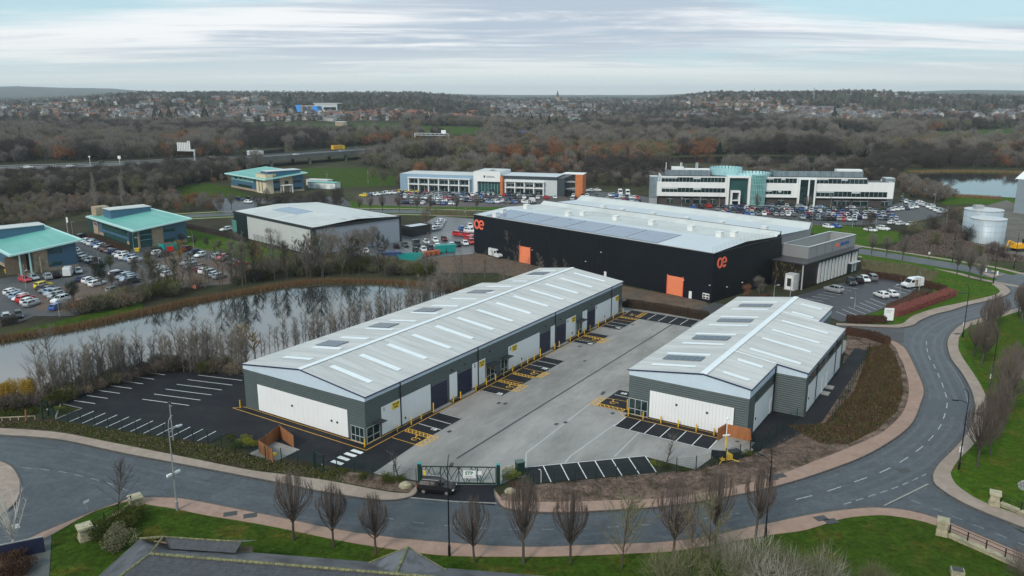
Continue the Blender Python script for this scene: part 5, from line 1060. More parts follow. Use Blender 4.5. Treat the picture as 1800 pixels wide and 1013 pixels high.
street_lamp(1795, 545, 10.4, 180, 'tall black street lamp among bare trees by the junction pavement', group=gl_)
E_ = street_lamp(312, 898, 11.6, 60, 'slender grey street lamp with paired white cameras on the front verge', m_galv, 1.3, .1)
for s in (-1, 1): part('camera', m_signw, E_, (s * .55 - .3, s * .55 + .3, -.12, .12, 4.6, 4.85)); 
b = MB(); b.tube((-.6, 0, 4.5), (.6, 0, 4.5), .04, .04, 5); b.build('camera_arm', m_galv, E_)
E_ = empty('camera_mast', G(305, 776), 0, 'straight grey mast with a small camera at the car park fence', 'mast'); b = MB(); b.tube((0, 0, 0), (0, 0, 5.6), .11, .07, 8); b.build('column', m_galv, E_); part('camera', m_dk, E_, (-.16, .16, -.16, .16, 5.6, 5.85)); part('bracket', m_galv, E_, (-.05, .3, -.05, .05, 5.2, 5.3))
gp = 'pale car park lamp columns'
for i, (px, py, h, ang, lab) in enumerate(((46, 508, 6, 90, 'beside the red car before the stone stair office'), (176, 484, 6, 100, 'at the end of the parked row between the teal offices'), (105, 557, 6, 90, 'in the bushes beside the white hatchback'), (341, 441, 6, 200, 'at the grass edge by the teal bin store'), (236, 444, 6, 60, 'before the glazed corner of the teal office'),
        (758, 418, 6, 60, 'between the parked cars beside the low black outbuilding'), (819, 394, 6, 120, 'beside the corner of the black warehouse'), (1427, 400, 7, 90, 'on the grass behind the silver parapet box'), (1498, 400, 7, 90, 'beside the green fence gate of the long white office'), (1539, 402, 7, 90, 'near the two white cars on the grass'),
        (1460, 366, 7, 90, 'before the glazed tower of the long white office'), (1524, 371, 7, 90, 'before the right end of the long white office'), (1585, 368, 7, 90, 'at the corner stair tower of the long white office'), (1642, 365, 7, 90, 'at the hedge beyond the curved row of cars'), (1663, 396, 7, 90, 'rising from the bushes near the steel tanks'),
        (1360, 523, 4.5, 20, 'beside the grey cabinet of the black warehouse'), (1389, 521, 5, 20, 'in front of the bronze tiled wall'), (1581, 525, 5, 200, 'between the parked white cars and the hedge'), (1615, 512, 5, 200, 'behind the white van with its open side door'), (1502, 542, 4, 200, 'at the bay ends nearest the short terrace'),
        (1198, 367, 6, 90, 'on the lawn left of the office entrance'), (1231, 367, 6, 90, 'on the lawn beside the parked blue car'), (1264, 364, 6, 90, 'beside the office entrance steps'), (575, 322, 6, 90, 'in the field beside the garages'), (647, 322, 7, 90, 'at the field edge left of the slate blue office'), (373, 318, 7, 90, 'at the foot of the motorway bank'), (470, 345, 5, 90, 'beside the cream stair tower'))):
    street_lamp(px, py, h, ang, 'pale lamp column ' + lab, m_galv, .9, .07, gp)
# fences
def wire_mesh(L, H):
    b = MB()
    n = int(L / .11)
    for k in range(n): x = L * (k + .5) / n; b.face([(x - .005, 0, .05), (x + .005, 0, .05), (x + .005, 0, H), (x - .005, 0, H)])
    for k in range(8): z = .1 + (H - .15) * k / 7; b.face([(0, .004, z - .01), (L, .004, z - .01), (L, .004, z + .01), (0, .004, z + .01)])
    return b.mesh('mesh_panel', m_fgreen)
post_me = MB().box(-.045, .045, -.045, .045, 0, 2.15).mesh('post', m_fgreen); wm_cache = {}
def fence(pts, label, H=2.0, step=2.6, dense=False, group='green mesh fences'):
    line = img(*pts); E = empty('mesh_fence', line[0], 0, label, 'fence', group)
    for a, c in zip(line, line[1:]):
        n = max(1, round((c - a).length / step)); L = (c - a).length / n; key = round(L, 1); rz = math.atan2(c.y - a.y, c.x - a.x)
        if key not in wm_cache: wm_cache[key] = wire_mesh(key, H)
        for k in range(n):
            p = a.lerp(c, k / n) - line[0]; o = link('post', post_me, E); o.location = (p.x, p.y, .05); o.rotation_euler.z = rz
            o = link('mesh_panel', wm_cache[key], E); o.location = (p.x, p.y, .05); o.rotation_euler.z = rz
    o = link('post', post_me, E); p = line[-1] - line[0]; o.location = (p.x, p.y, .05)
    return E
fence([(97, 740), (240, 764), (366, 782), (440, 806), (552, 824)], 'dark green mesh fence along the front of the tarmac car park')
fence([(592, 824), (655, 838), (732, 852)], 'dark green mesh fence between the footpath gate and the sliding gate')
fence([(884, 855), (937, 855), (1154, 836), (1223, 829), (1300, 808), (1335, 793)], 'dark green mesh fence behind the soil bank and white bays')
fence([(1338, 790), (1400, 741)], 'dark green mesh fence running up beside the short terrace wall')
fence([(1462, 742), (1490, 697), (1527, 622)], 'dark green mesh fence across the scrub beside the short terrace')
fence([(90, 738), (100, 708), (266, 640), (430, 652)], 'dark green mesh fence along the pond side of the car park')
fence([(1095, 541), (1170, 552), (1245, 566)], 'dark green mesh fence at the far end of the concrete yard')
fence([(447, 423), (548, 452), (620, 462)], 'dark palisade fence along the side of the grey warehouse', 2.2, 2.8, group='other fences')
fence([(1380, 391), (1490, 396), (1545, 402), (1600, 405)], 'green security fence in front of the long white office car park', 2.2, 3, group='other fences')
# footpath gate
def upright_gate(px, py, px2, py2, label):
    a, c = G(px, py), G(px2, py2); E = empty('pedestrian_gate', a, math.atan2(c.y - a.y, c.x - a.x), label, 'gate'); L = (c - a).length
    part('gate_post', m_fgreen, E, (-.08, .08, -.08, .08, 0, 2.5)); part('gate_post', m_fgreen, E, (L - .08, L + .08, -.08, .08, 0, 2.5)); b = MB(); b.box(.1, L - .1, -.04, .04, 2.3, 2.4); b.box(.1, L - .1, -.04, .04, .15, .25); b.box(.1, .17, -.04, .04, .25, 2.3); b.box(L - .17, L - .1, -.04, .04, .25, 2.3); b.build('leaf_frame', m_fgreen, E); sub_mesh(wire_mesh(L - .3, 2.2), 'leaf_mesh', E, (.15, 0, .1)); part('latch', m_alu, E, (L - .2, L - .1, -.1, .1, 1.0, 1.2))
upright_gate(554, 824, 569, 831, 'open green pedestrian gate beside the timber bin store'); upright_gate(75, 738, 86, 731, 'tall green mesh gate at the corner of the pond path')
# sliding gate
a, c = G(738, 851), G(876, 853); gL = (c - a).length; GT_ = empty('sliding_gate', a, math.atan2(c.y - a.y, c.x - a.x), 'dark green sliding gate with diagonal bars and a white sign across the yard entrance', 'gate'); gh = 2.45
b = MB(); b.box(.3, gL - .3, -.06, .06, gh - .12, gh); b.box(.3, gL - .3, -.08, .08, .12, .3)
for k in range(5): x = .3 + (gL - .6) * k / 4; b.box(x - .05, x + .05, -.05, .05, .3, gh - .12)
b.build('gate_frame', m_fgreen, GT_)
for k in range(19):
    x = .5 + (gL - 1.4) * k / 18; s = (1 if (k // 2) % 2 == 0 else -1) * (.35 + .25 * ((k * 7) % 3) / 2); b = MB(); b.tube((x - s, .0, .3), (x + s, .0, gh - .12), .04, .04, 5); b.build('diagonal_bar', m_fgreen, GT_)
for x in (.0, gL): part('gate_post', m_fgreen, GT_, (x - .22, x + .22, -.22, .22, 0, 2.75)); part('post_cap', m_tealb, GT_, (x - .23, x + .23, -.23, .23, 2.751, 2.85))
bd = part('sign_board', m_signw, GT_, (gL * .555, gL * .715, -.13, -.09, .95, 1.95)); put_text('lettering', 'STP', .62, mat('green_lettering', (.01, .16, .10), .5, 0, 1), bd, (gL * .63, -.135, 1.6), RX, .008, .02); part('lettering_line', m_coping, bd, (gL * .575, gL * .69, -.14, -.131, 1.08, 1.14), (gL * .575, gL * .67, -.14, -.131, 1.2, 1.25))
part('notice', m_signw, GT_, (gL * .74, gL * .79, -.12, -.09, 1.4, 1.9)); part('warning_sign', m_board, GT_, (.5, .75, -.12, -.09, 1.2, 1.9))
# timber bin stores
def timber_wall(E, a, c, H, m):
    a, c = Vector(a), Vector(c); n = max(1, round((c - a).length / 1.9))
    for k in range(n):
        p, q = a.lerp(c, k / n), a.lerp(c, (k + 1) / n); L = (q - p).length; b = MB(); w = int(L / .13)
        for j in range(w): b.box(L * j / w + .004, L * (j + 1) / w - .004, -.012 - .006 * (j % 2), .012, .08, H)
        b.box(.02, L - .02, .014, .06, .3, .4); b.box(.02, L - .02, .014, .06, H - .4, H - .3)
        o = b.build('timber_panel', m, E); tag(o, kind='stuff'); o.location = (p.x, p.y, 0); o.rotation_euler.z = math.atan2(q.y - p.y, q.x - p.x)
        part('timber_post', m, E, (p.x - .05, p.x + .05, p.y - .05, p.y + .05, 0, H + .05))
E = empty('timber_bin_store', UV(-9.8, 10.2), RZU, 'open timber screen enclosure on a concrete pad beside the bank', 'bin store')
timber_wall(E, (0, 0), (4.9, 1.5), 1.9, m_timber); timber_wall(E, (4.9, 1.5), (3.6, -2.7), 1.9, m_timber); timber_wall(E, (-1.0, -3.8), (0, 0), 1.9, m_timber); part('pad', m_conc, E, (-1, 3.6, -3.8, 1.0, .0, .1)); part('salt_sacks', m_board, E, (-.2, .8, -2.6, -2.0, .1, .4))
E = empty('timber_bin_store', UV(32.0, -40.0), RZU, 'orange timber screens round a concrete pad against the short terrace', 'bin store')
timber_wall(E, (-2.4, -.6), (-2.3, -4.0), 1.9, m_timber2); timber_wall(E, (-2.3, -4.0), (-4.9, -4.9), 1.9, m_timber2); timber_wall(E, (-2.4, -.6), (-4.6, -.2), 1.9, m_timber2); part('pad', m_conc, E, (-5, -2.4, -4.8, -.5, .0, .1)); part('drain_grate', m_iron, E, (-3.6, -3.2, -2.9, -2.4, .101, .11))
# camera tower trailer
g = G(1274, 808); E = empty('camera_tower', g, R_(15), 'yellow trailer camera tower with a dark solar panel and white mast', 'camera tower'); m_yt = mat('tower_yellow', (.72, .45, .06), .5, .1, 1)
b = MB(); b.prism([(-.8, -.6), (.8, -.6), (.6, .6), (-.6, .6)], .15, .9); b.build('base_box', m_yt, E); b = MB(); b.tube((0, 0, .9), (0, 0, 3.4), .11, .11, 8); b.build('mast', m_yt, E); b = MB(); b.tube((0, 0, 3.4), (0, 0, 5.6), .06, .06, 8); b.build('upper_mast', m_signw, E)
b = MB(); b.lathe([(.02, 0), (.2, .1), (.22, .25), (.12, .4), (.01, .42)], (0, 0, 5.6), 12); b.build('dome_camera', m_signw, E); o = part('solar_panel', m_solar, E, (-.9, .9, -.03, .03, -.7, .7)); o.location = (-1.3, -.5, 1.2); o.rotation_euler = (.45, 0, -.5); part('lamp_bar', m_signw, E, (-.5, .5, -.08, .08, 3.4, 3.55))
for s in (-1, 1): b = MB(); b.tube((s * .7, -.5, .2), (s * 1.5, -1.2, .05), .06, .05, 6); b.build('outrigger', m_yt, E)
g = G(1291, 806); E = empty('generator_box', g, R_(20), 'small black equipment box beside the yellow camera tower', 'box'); part('case', m_dk, E, (-.7, .7, -.5, .5, .1, 1.0)); part('lid', m_dk, E, (-.74, .74, -.54, .54, 1.005, 1.15)); part('skid', m_galv, E, (-.6, .6, -.4, -.3, 0, .09), (-.6, .6, .3, .4, 0, .09))
# stone piers, low walls and railings of the bridge
def pier(px, py, rz, label, s=1.0, H=2.1):
    E = empty('stone_pier', G(px, py), R_(rz), label, 'pier', 'sandstone piers'); z = 0; rr = random.Random(int(px))
    for k, (w, h) in enumerate(((.85, .35), (.78, .3), (.7, .32), (.7, .32), (.72, .3), (.9, .3))):
        w *= s * 1.1; h *= H / 1.9; mb = MB()
        if k < 5:
            j = rr.uniform(-.25, .25); part('stone', m_stonep, E, (-w, j - .01, -w, w, z, z + h - .02)); part('stone', m_stonep, E, (j + .01, w, -w, w, z, z + h - .02))
        else: part('cap_stone', m_stonep, E, (-w, w, -w, w, z, z + h))
        z += h
    return E
pier(1655, 940, -30, 'sandstone pier at the road end of the bridge railing', .62, 1.9); pier(1747, 888, -30, 'sandstone pier beside the lawn and pond', .62, 1.7)
pier(151, 948, 40, 'sandstone pier by the path below the left junction', .75, 1.7); pier(239, 887, 40, 'sandstone pier at the top of the ivy covered wall', .75, 1.1)
def low_wall(pts, label, H=.55, W=.45, rail=True, step=1.1):
    line = img(*pts); E = empty('low_stone_wall', line[0], 0, label, 'wall', 'low sandstone walls')
    for a, c in zip(line, line[1:]):
        n = max(1, round((c - a).length / step)); rz = math.atan2(c.y - a.y, c.x - a.x); L = (c - a).length / n
        for k in range(n):
            p = a.lerp(c, (k + .5) / n) - line[0]
            o = part('stone', m_stonep, E, (-L / 2 + .01, L / 2 - .01, -W / 2, W / 2, -.3, H - .16)); o.location = (p.x, p.y, 0); o.rotation_euler.z = rz
            o = part('coping_stone', m_stonep, E, (-L / 2 + .012, L / 2 - .012, -W / 2 - .1, W / 2 + .1, H - .15, H + random.uniform(-.01, .015))); o.location = (p.x, p.y, 0); o.rotation_euler.z = rz
        if rail:
            d = c - a; nn = max(2, round(d.length / 1.9)); 
            for k in range(nn + 1):
                p = a.lerp(c, k / nn) - line[0]; part('rail_post', m_lampblack, E, (p.x - .05, p.x + .05, p.y - .05, p.y + .05, H + .016, H + 1.0))
            for z in (H + .55, H + .98): b = MB(); b.tube(Vector((a.x, a.y, z)) - line[0], Vector((c.x, c.y, z)) - line[0], .035, .035, 6); b.build('rail', m_lampblack, E)
low_wall([(1668, 945), (1800, 1003), (1880, 1040)], 'low sandstone wall with black railings along the bridge pavement'); low_wall([(1758, 889), (1830, 920), (1900, 952)], 'low sandstone wall with black railings beside the lawn pond', .5)
low_wall([(160, 940), (232, 892)], 'low sandstone wall with short black posts above the clipped shrubs', .5, .4, True)
# small signs, boulders, cabinets
def post_sign(px, py, h, w, sh, ang, label, m=m_signw, pm=m_galv):
    E = empty('road_sign', G(px, py), R_(ang), label, 'sign'); b = MB(); b.tube((0, 0, 0), (0, 0, h), .04, .04, 6); b.build('post', pm, E); part('plate', m, E, (-w / 2, w / 2, -.06, -.04, h - sh, h)); return E
post_sign(154, 900, 1.5, .7, .3, 60, 'small white road name sign at the left junction'); post_sign(1632, 456, 2.2, .7, .7, 20, 'small white sign on a black post beside the upper road', pm=m_lampblack); post_sign(29, 945, 1.6, .9, .5, 30, 'white board on the dark fence below the birch')
for px, py, lab in ((1733, 479, 'white bollard on the near nose of the traffic island'), (1753, 484, 'white bollard at the tip of the traffic island')):
    E = empty('island_bollard', G(px, py), 0, lab, 'bollard'); MB().lathe([(.2, 0), (.2, .9), (.17, 1.0), (.01, 1.02)], (0, 0, .1), 10).build('shell', m_signw, E); part('base', m_dk, E, (-.25, .25, -.25, .25, 0, .099))
E = empty('totem_sign', G(1561, 566), R_(-10), 'white totem sign at the car park entrance', 'sign'); part('panel', m_signw, E, (-.95, .95, -.12, .12, .35, 3.0)); part('plinth', m_dk, E, (-1.0, 1.0, -.2, .2, 0, .349)); part('lettering_line', m_coping, E, (-.6, .6, -.13, -.121, 2.4, 2.55), (-.6, .3, -.13, -.121, 2.1, 2.2))
E = empty('utility_cabinet', G(1387, 510), R_(43.6), 'tall pale green grey cabinet before the bronze tiled office wing', 'cabinet'); part('case', m_lgrey, E, (-.3, 2.6, -1.2, 1.2, .1, 4.0)); part('door', m_wht, E, (-.34, -.305, -.9, .9, .2, 3.7)); part('window', m_dk, E, (-.37, -.345, -.5, .5, 1.0, 3.0)); part('base', m_conc, E, (-.4, 2.7, -1.3, 1.3, 0, .099))
def boulder(px, py, s, label, m=None):
    bm = bmesh.new(); bmesh.ops.create_icosphere(bm, subdivisions=2, radius=1); rr = random.Random(int(px * 7 + py))
    for v in bm.verts: v.co *= 1 + rr.uniform(-.18, .14); v.co.x *= s * 1.25; v.co.y *= s * .9; v.co.z = max(-.3, v.co.z) * s * .85
    me = bpy.data.meshes.new('boulder'); bm.to_mesh(me); bm.free(); me.materials.append(m or m_stonep); o = link('boulder', me); o.location = G(px, py) + Vector((0, 0, .25 * s)); tag(o, label, 'boulder')
boulder(712, 857, .75, 'mossy yellow boulder beside the parked black car'); boulder(897, 867, .6, 'brown boulder on the soil right of the sliding gate'); boulder(1745, 478, .4, 'grey boulder on the far verge')
E = empty('green_cabinet', G(914, 836), R_(20), 'dark green equipment kiosk in the planting beside the sliding gate', 'cabinet'); part('case', m_fgreen, E, (-.5, .5, -.45, .45, .1, 1.9)); part('roof', mat('kiosk_top', (.05, .10, .09), .4, .1, 1), E, (-.56, .56, -.5, .5, 1.905, 2.0)); part('base', m_conc, E, (-.55, .55, -.5, .5, 0, .099))
b = MB(); b.tube((0, 0, 0), (0, 0, 1.6), .05, .05, 6); b.path([Vector((0, 0, 1.6)), Vector((-.12, 0, 1.8)), Vector((-.3, 0, 1.85))], .05, 6); o = b.build('vent_pipe', m_signw); o.location = G(951, 849); tag(o, 'white hooked vent pipe standing in the bays behind the fence', 'pipe')
E = empty('wooden_rail', G(-40, 743), 0, 'low pale wooden knee rail beside the pond path', 'rail'); a, c = G(-40, 743), G(62, 738); L = (c - a).length; E.rotation_euler.z = math.atan2(c.y - a.y, c.x - a.x); m_pw = mat('pale_wood', (.35, .29, .2), .8, .2, 2); part('top_rail', m_pw, E, (0, L, -.05, .05, .55, .66))
for k in range(8): part('rail_post', m_pw, E, (L * k / 7 - .05, L * k / 7 + .05, -.05, .05, 0, .549))
o = MB().box(-.09, .09, -.09, .09, 0, 1.9).build('leaning_post', m_timber); o.location = G(46, 741); o.rotation_euler = (.1, .15, 0); tag(o, 'leaning weathered timber post by the knee rail', 'post')
# bins and skips in the middle car park
def skip(px, py, L, Wd, H, m, rz, name, label, cat, group=None, lid=None):
    E = empty(name, G(px, py), R_(rz), label, cat, group); b = MB(); lo = [(-L * .4, -Wd / 2), (L * .4, -Wd / 2), (L * .4, Wd / 2), (-L * .4, Wd / 2)]; hi = [(-L / 2, -Wd / 2 - .05), (L / 2, -Wd / 2 - .05), (L / 2, Wd / 2 + .05), (-L / 2, Wd / 2 + .05)]
    b.face([(x, y, .15) for x, y in lo][::-1])
    for i in range(4): j = (i + 1) % 4; b.face([(*lo[i], .15), (*lo[j], .15), (*hi[j], H), (*hi[i], H)])
    if lid: b.face([(x, y, H) for x, y in hi])
    else: b.face([(x * .95, y * .95, H * .7) for x, y in hi])
    b.build('body', m, E); b = MB()
    for i in range(4): j = (i + 1) % 4; b.tube((*hi[i], H), (*hi[j], H), .06, .06, 4)
    b.build('rim', m, E); part('skid', m_dk, E, (-L * .35, L * .35, -Wd * .4, -Wd * .3, 0, .149), (-L * .35, L * .35, Wd * .3, Wd * .4, 0, .149))
skip(721, 458, 7.5, 2.4, 2.0, m_tealb, 12, 'waste_skip', 'long open teal skip behind the scrub', 'skip'); skip(775, 444, 3.2, 2.0, 2.3, m_tealb, 20, 'waste_bin', 'teal covered bin next to the orange bins', 'bin', 'teal bins', 1); skip(792, 443, 3.2, 2.0, 2.3, m_tealb, 20, 'waste_bin', 'teal covered bin nearest the parked red cars', 'bin', 'teal bins', 1)
for k in range(4): skip(742 + 8.5 * k, 451.5 - 1.3 * k, 1.9, 1.6, 1.3, m_orb, 18, 'waste_bin', ORD[k].capitalize() + ' orange bin from the long teal skip', 'bin', 'orange bins', 1)
E = empty('shipping_container', G(687, 458), R_(10), 'dark blue shipping container half hidden by the scrub', 'container'); part('body', mat('container_blue', (.03, .06, .16), .5, .1, 1, wave=(.3, 'x', .04)), E, (-3, 3, -1.2, 1.2, .1, 2.6)); part('door', m_dk, E, (-3.04, -3.005, -1.1, 1.1, .15, 2.5)); part('corner_casting', m_dk, E, (-3.02, -2.8, -1.22, -1.0, 0, .099), (2.8, 3.02, -1.22, -1.0, 0, .099))
# bin store by the teal office
E = empty('bin_enclosure', G(289, 443), R_(45), 'teal timber bin enclosure beside the teal office', 'enclosure'); part('panel', m_tealb, E, (0, 5, -.06, .06, 0, 2.2)); part('panel', m_tealb, E, (-.06, .06, 0.07, 4, 0, 2.2)); part('panel', m_tealb, E, (4.94, 5.06, .07, 4, 0, 2.2))
skip(299, 442, 1.9, 1.4, 1.5, m_red, 30, 'waste_bin', 'red waste bin at the open side of the teal enclosure', 'bin', None, 1); skip(241, 443, 1.3, 1.1, 1.1, m_board, 30, 'grit_bin', 'yellow grit bin at the glazed corner of the teal office', 'bin', None, 1); skip(14, 481, 1.5, 1.2, 1.1, m_board, 30, 'grit_bin', 'yellow grit bin under the open stair corner', 'bin', None, 1)
E = empty('flag_pole', G(120, 415), 0, 'white flag pole with a furled flag between the teal offices', 'flag pole'); b = MB(); b.tube((0, 0, 0), (0, 0, 6.5), .06, .04, 6); b.build('pole', m_signw, E); b = MB(); b.prism([(.05, -.02), (.55, -.1), (.6, .05), (.05, .02)], 4.6, 6.4); b.build('flag', m_signw, E)
E = empty('flag_pole', G(129, 419), 0, 'grey square topped pole beside the white flag pole', 'pole'); b = MB(); b.tube((0, 0, 0), (0, 0, 5.6), .07, .07, 6); b.build('pole', m_galv, E); part('arm', m_galv, E, (-.1, 1.2, -.04, .04, 5.5, 5.6))
E = empty('orange_buoy', G(343, 514), 0, 'orange lifebuoy on a stand at the pond edge', 'lifebuoy'); b = MB(); b.tube((0, 0, 0), (0, 0, 1.2), .05, .05, 6); b.build('stand', m_dk, E); b = MB(); n = 14
for k in range(n): a0, a1_ = 2 * math.pi * k / n, 2 * math.pi * (k + 1) / n; b.tube((.32 * math.cos(a0), -.1, 1.4 + .32 * math.sin(a0)), (.32 * math.cos(a1_), -.1, 1.4 + .32 * math.sin(a1_)), .1, .1, 6)
b.build('ring', m_logo, E)
E = empty('hoarding', G(12, 985), R_(25), 'dark blue hoarding panel beside the birch tree', 'fence'); part('panel', mat('hoarding_blue', (.012, .016, .045), .5, .1, 1), E, (-6, 3.5, -.06, .06, .1, 1.8)); part('rail', m_galv, E, (-6, 3.5, -.08, .08, 1.805, 1.9))
E = empty('stone_box', G(1682, 1012), R_(-20), 'small concrete inspection box in the lawn', 'box'); part('case', m_stonep, E, (-.6, .6, -.5, .5, 0, .7)); part('lid', m_iron, E, (-.5, .5, -.4, .4, .705, .75))
sheet('lawn_pond', smoothline(img((1785, 640), (1800, 632), (1830, 640), (1830, 672), (1800, 668), (1785, 655), (1785, 640))), .06, m_water); sheet('lawn_pond', smoothline(img((1788, 850), (1800, 845), (1830, 850), (1830, 865), (1795, 862), (1788, 850))), .06, m_water)
# ================================================================ vehicles
def carpaint(name, col, metal=0.0): return mat('car_paint_' + name, col, .3, .04, 1, metal=metal, coat=.5 if max(col) > .1 else .1, spec=.5 if max(col) > .1 else .3)
PAINT = dict(w=('white', carpaint('white', (.72, .72, .72))), s=('silver', carpaint('silver', (.42, .44, .46), .4)), g=('grey', carpaint('grey', (.16, .17, .18), .3)), d=('dark grey', carpaint('dark_grey', (.05, .053, .058), .2)), k=('black', carpaint('black', (.010, .010, .012))),
    b=('blue', carpaint('blue', (.03, .10, .32))), n=('navy', carpaint('navy', (.012, .022, .07))), l=('pale blue', carpaint('pale_blue', (.25, .36, .50), .2)), r=('red', carpaint('red', (.48, .02, .025))), m=('maroon', carpaint('maroon', (.10, .018, .02))), y=('yellow', carpaint('yellow', (.75, .55, .02))), o=('orange', carpaint('orange', (.65, .17, .02))), e=('beige', carpaint('beige', (.42, .30, .14))), t=('bright blue', carpaint('bright_blue', (.02, .24, .50))), p=('pink', carpaint('pink', (.55, .10, .14))))
m_cglass = mat('car_glass', (.008, .010, .013), .06, 0, 1, spec=.35); m_tyre = mat('tyre_rubber', (.012, .012, .012), .8, .1, 3); m_rim = mat('alloy_rim', (.38, .39, .40), .35, .05, 3, metal=.6); m_head = mat('headlamp', (.65, .67, .68), .15, 0, 1); m_tail = mat('tail_lamp', (.35, .01, .01), .3, 0, 1)
#            length, width, bonnet z, belt z, roof z, windscreen base x, roof front x, roof rear x, rear base x
CARK = dict(hatchback=(4.1, 1.76, .86, .95, 1.47, 1.05, .35, -1.55, -2.0), saloon=(4.65, 1.82, .84, .92, 1.42, 1.1, .3, -1.05, -1.75), SUV=(4.55, 1.88, 1.02, 1.12, 1.68, 1.05, .45, -1.85, -2.2), estate=(4.6, 1.80, .86, .95, 1.48, 1.1, .35, -1.85, -2.25))
def car_meshes(k):
    L, Wd, zb, zl, zr, xw, xf, xr, xe = CARK[k]; h = L / 2; w = Wd / 2; B = MB(); gl = MB()
    st = [(-h, .45, zl - .22, .84), (-h + .12, .30, zl - .04, .95), (-h + .6, .22, zl, 1), (xe + .1, .20, zl, 1), (0, .20, zl, 1), (xw, .20, zl - .03, 1), (xw + (h - xw) * .55, .22, zb - .02, .98), (h - .12, .26, zb - .14, .90), (h, .42, zb - .30, .76)]
    st.sort(); rings = []
    for x, z0, z1, f in st:
        ww = w * f; rings.append([(x, -ww * .92, z0), (x, -ww, (z0 + z1) * .5), (x, -ww * .93, z1 - .03), (x, -ww * .82, z1), (x, ww * .82, z1), (x, ww * .93, z1 - .03), (x, ww, (z0 + z1) * .5), (x, ww * .92, z0)])
    n = len(B.v)
    for r in rings: B.v += r
    for i in range(len(rings) - 1):
        for j in range(8): a, c = n + i * 8, n + (i + 1) * 8; q = (j + 1) % 8; B.f.append([a + j, a + q, c + q, c + j][::-1]); B.m.append(0)
    B.f.append([n + i for i in range(8)]); B.m.append(0); B.f.append([n + (len(rings) - 1) * 8 + 7 - i for i in range(8)]); B.m.append(0)
    # cabin: pillars and roof in paint, panes set in
    wb, wt = w * .86, w * .68
    bl = [(xw, -wb, zl - .02), (xw, wb, zl - .02), (xe, wb, zl), (xe, -wb, zl)]; tp = [(xf, -wt, zr - .03), (xf, wt, zr - .03), (xr, wt, zr - .05), (xr, -wt, zr - .05)]
    mid = [((xf + xr) / 2 + .2, -wt, zr), ((xf + xr) / 2 + .2, wt, zr)]
    B.face([tp[0], tp[1], mid[1], mid[0]]); B.face([mid[0], mid[1], tp[2], tp[3]])
    for i in range(4): j = (i + 1) % 4; B.face([bl[i], bl[j], tp[j], tp[i]])
    def pane(p, q, r, s, i0, i1, lo, hi, off):
        p, q, r, s = (Vector(v) for v in (p, q, r, s)); nn = (q - p).cross(s - p).normalized() * off; f = lambda a, c: p.lerp(q, a).lerp(s.lerp(r, a), c) + nn
        gl.face([f(i0, lo), f(i1, lo), f(i1, hi), f(i0, hi)])
    pane(bl[0], bl[1], tp[1], tp[0], .06, .94, .05, .93, .012); pane(bl[2], bl[3], tp[3], tp[2], .08, .92, .15, .9, .012)
    for a, c, d, e in ((bl[1], bl[2], tp[2], tp[1]), (bl[3], bl[0], tp[0], tp[3])):
        pane(a, c, d, e, .06, .48, .08, .9, .012); pane(a, c, d, e, .53, .80 if k != 'saloon' else .92, .08, .9, .012)
        if k in ('estate', 'SUV'): pane(a, c, d, e, .84, .95, .15, .88, .012)
    hl = []
    for s in (-1, 1):
        m = MB(); m.box(h - .22, h - .015, s * w * .72 - .16, s * w * .72 + .16, zb - .34, zb - .22); hl.append(m)
        t = MB(); t.box(-h + .005, -h + .18, s * w * .78 - .10, s * w * .78 + .10, zl - .32, zl - .12); hl.append(t)
    return B, gl, hl, (h * .62, w * .86)
def wheel_mb(r=.32, wd=.2):
    b = MB(); n = 12
    b.v += [(r * math.cos(2 * math.pi * i / n), y, r * math.sin(2 * math.pi * i / n)) for y in (-wd / 2, wd / 2) for i in range(n)]
    for i in range(n): j = (i + 1) % n; b.f.append([i, j, n + j, n + i]); b.m.append(0)
    b.f.append(list(range(n))); b.m.append(0); b.f.append(list(range(2 * n - 1, n - 1, -1))); b.m.append(0)
    for y, d in ((-wd / 2 - .008, 1), (wd / 2 + .008, -1)): b.face([(r * .66 * math.cos(2 * math.pi * i / 10 * d), y, r * .66 * math.sin(2 * math.pi * i / 10 * d)) for i in range(10)], 1)
    return b
wheel_me = wheel_mb().mesh('wheel', [m_tyre, m_rim]); CM = {}
for k in CARK:
    B, gl, hl, (wx_, wy_) = car_meshes(k); J = MB()
    def addm(src, mi):
        n = len(J.v); J.v.extend(src.v); J.f.extend([[n + i for i in f] for f in src.f]); J.m.extend([mi if m == 0 else mi + m for m in src.m])
    addm(B, 0); addm(gl, 1)
    for i, q in enumerate(hl): addm(q, 4 if i % 2 == 0 else 5)
    for sx in (-1, 1):
        for sy in (-1, 1):
            wv = wheel_mb(); wv.v = [(x + sx * wx_, y + sy * wy_, z + .32) for x, y, z in wv.v]; addm(wv, 2)
    bm_ = B.mesh('body', [PAINT['w'][1]]); CM[k] = dict(body=bm_, glass=gl.mesh('windows', m_cglass), lamps=[q.mesh('headlight' if i % 2 == 0 else 'tail_light', m_head if i % 2 == 0 else m_tail) for i, q in enumerate(hl)], wh=(wx_, wy_), joined=J.mesh('parked_car', [PAINT['w'][1], m_cglass, m_tyre, m_rim, m_head, m_tail]))
def paint(o, m): o.material_slots[0].link = 'OBJECT'; o.material_slots[0].material = m
NCAR = 0
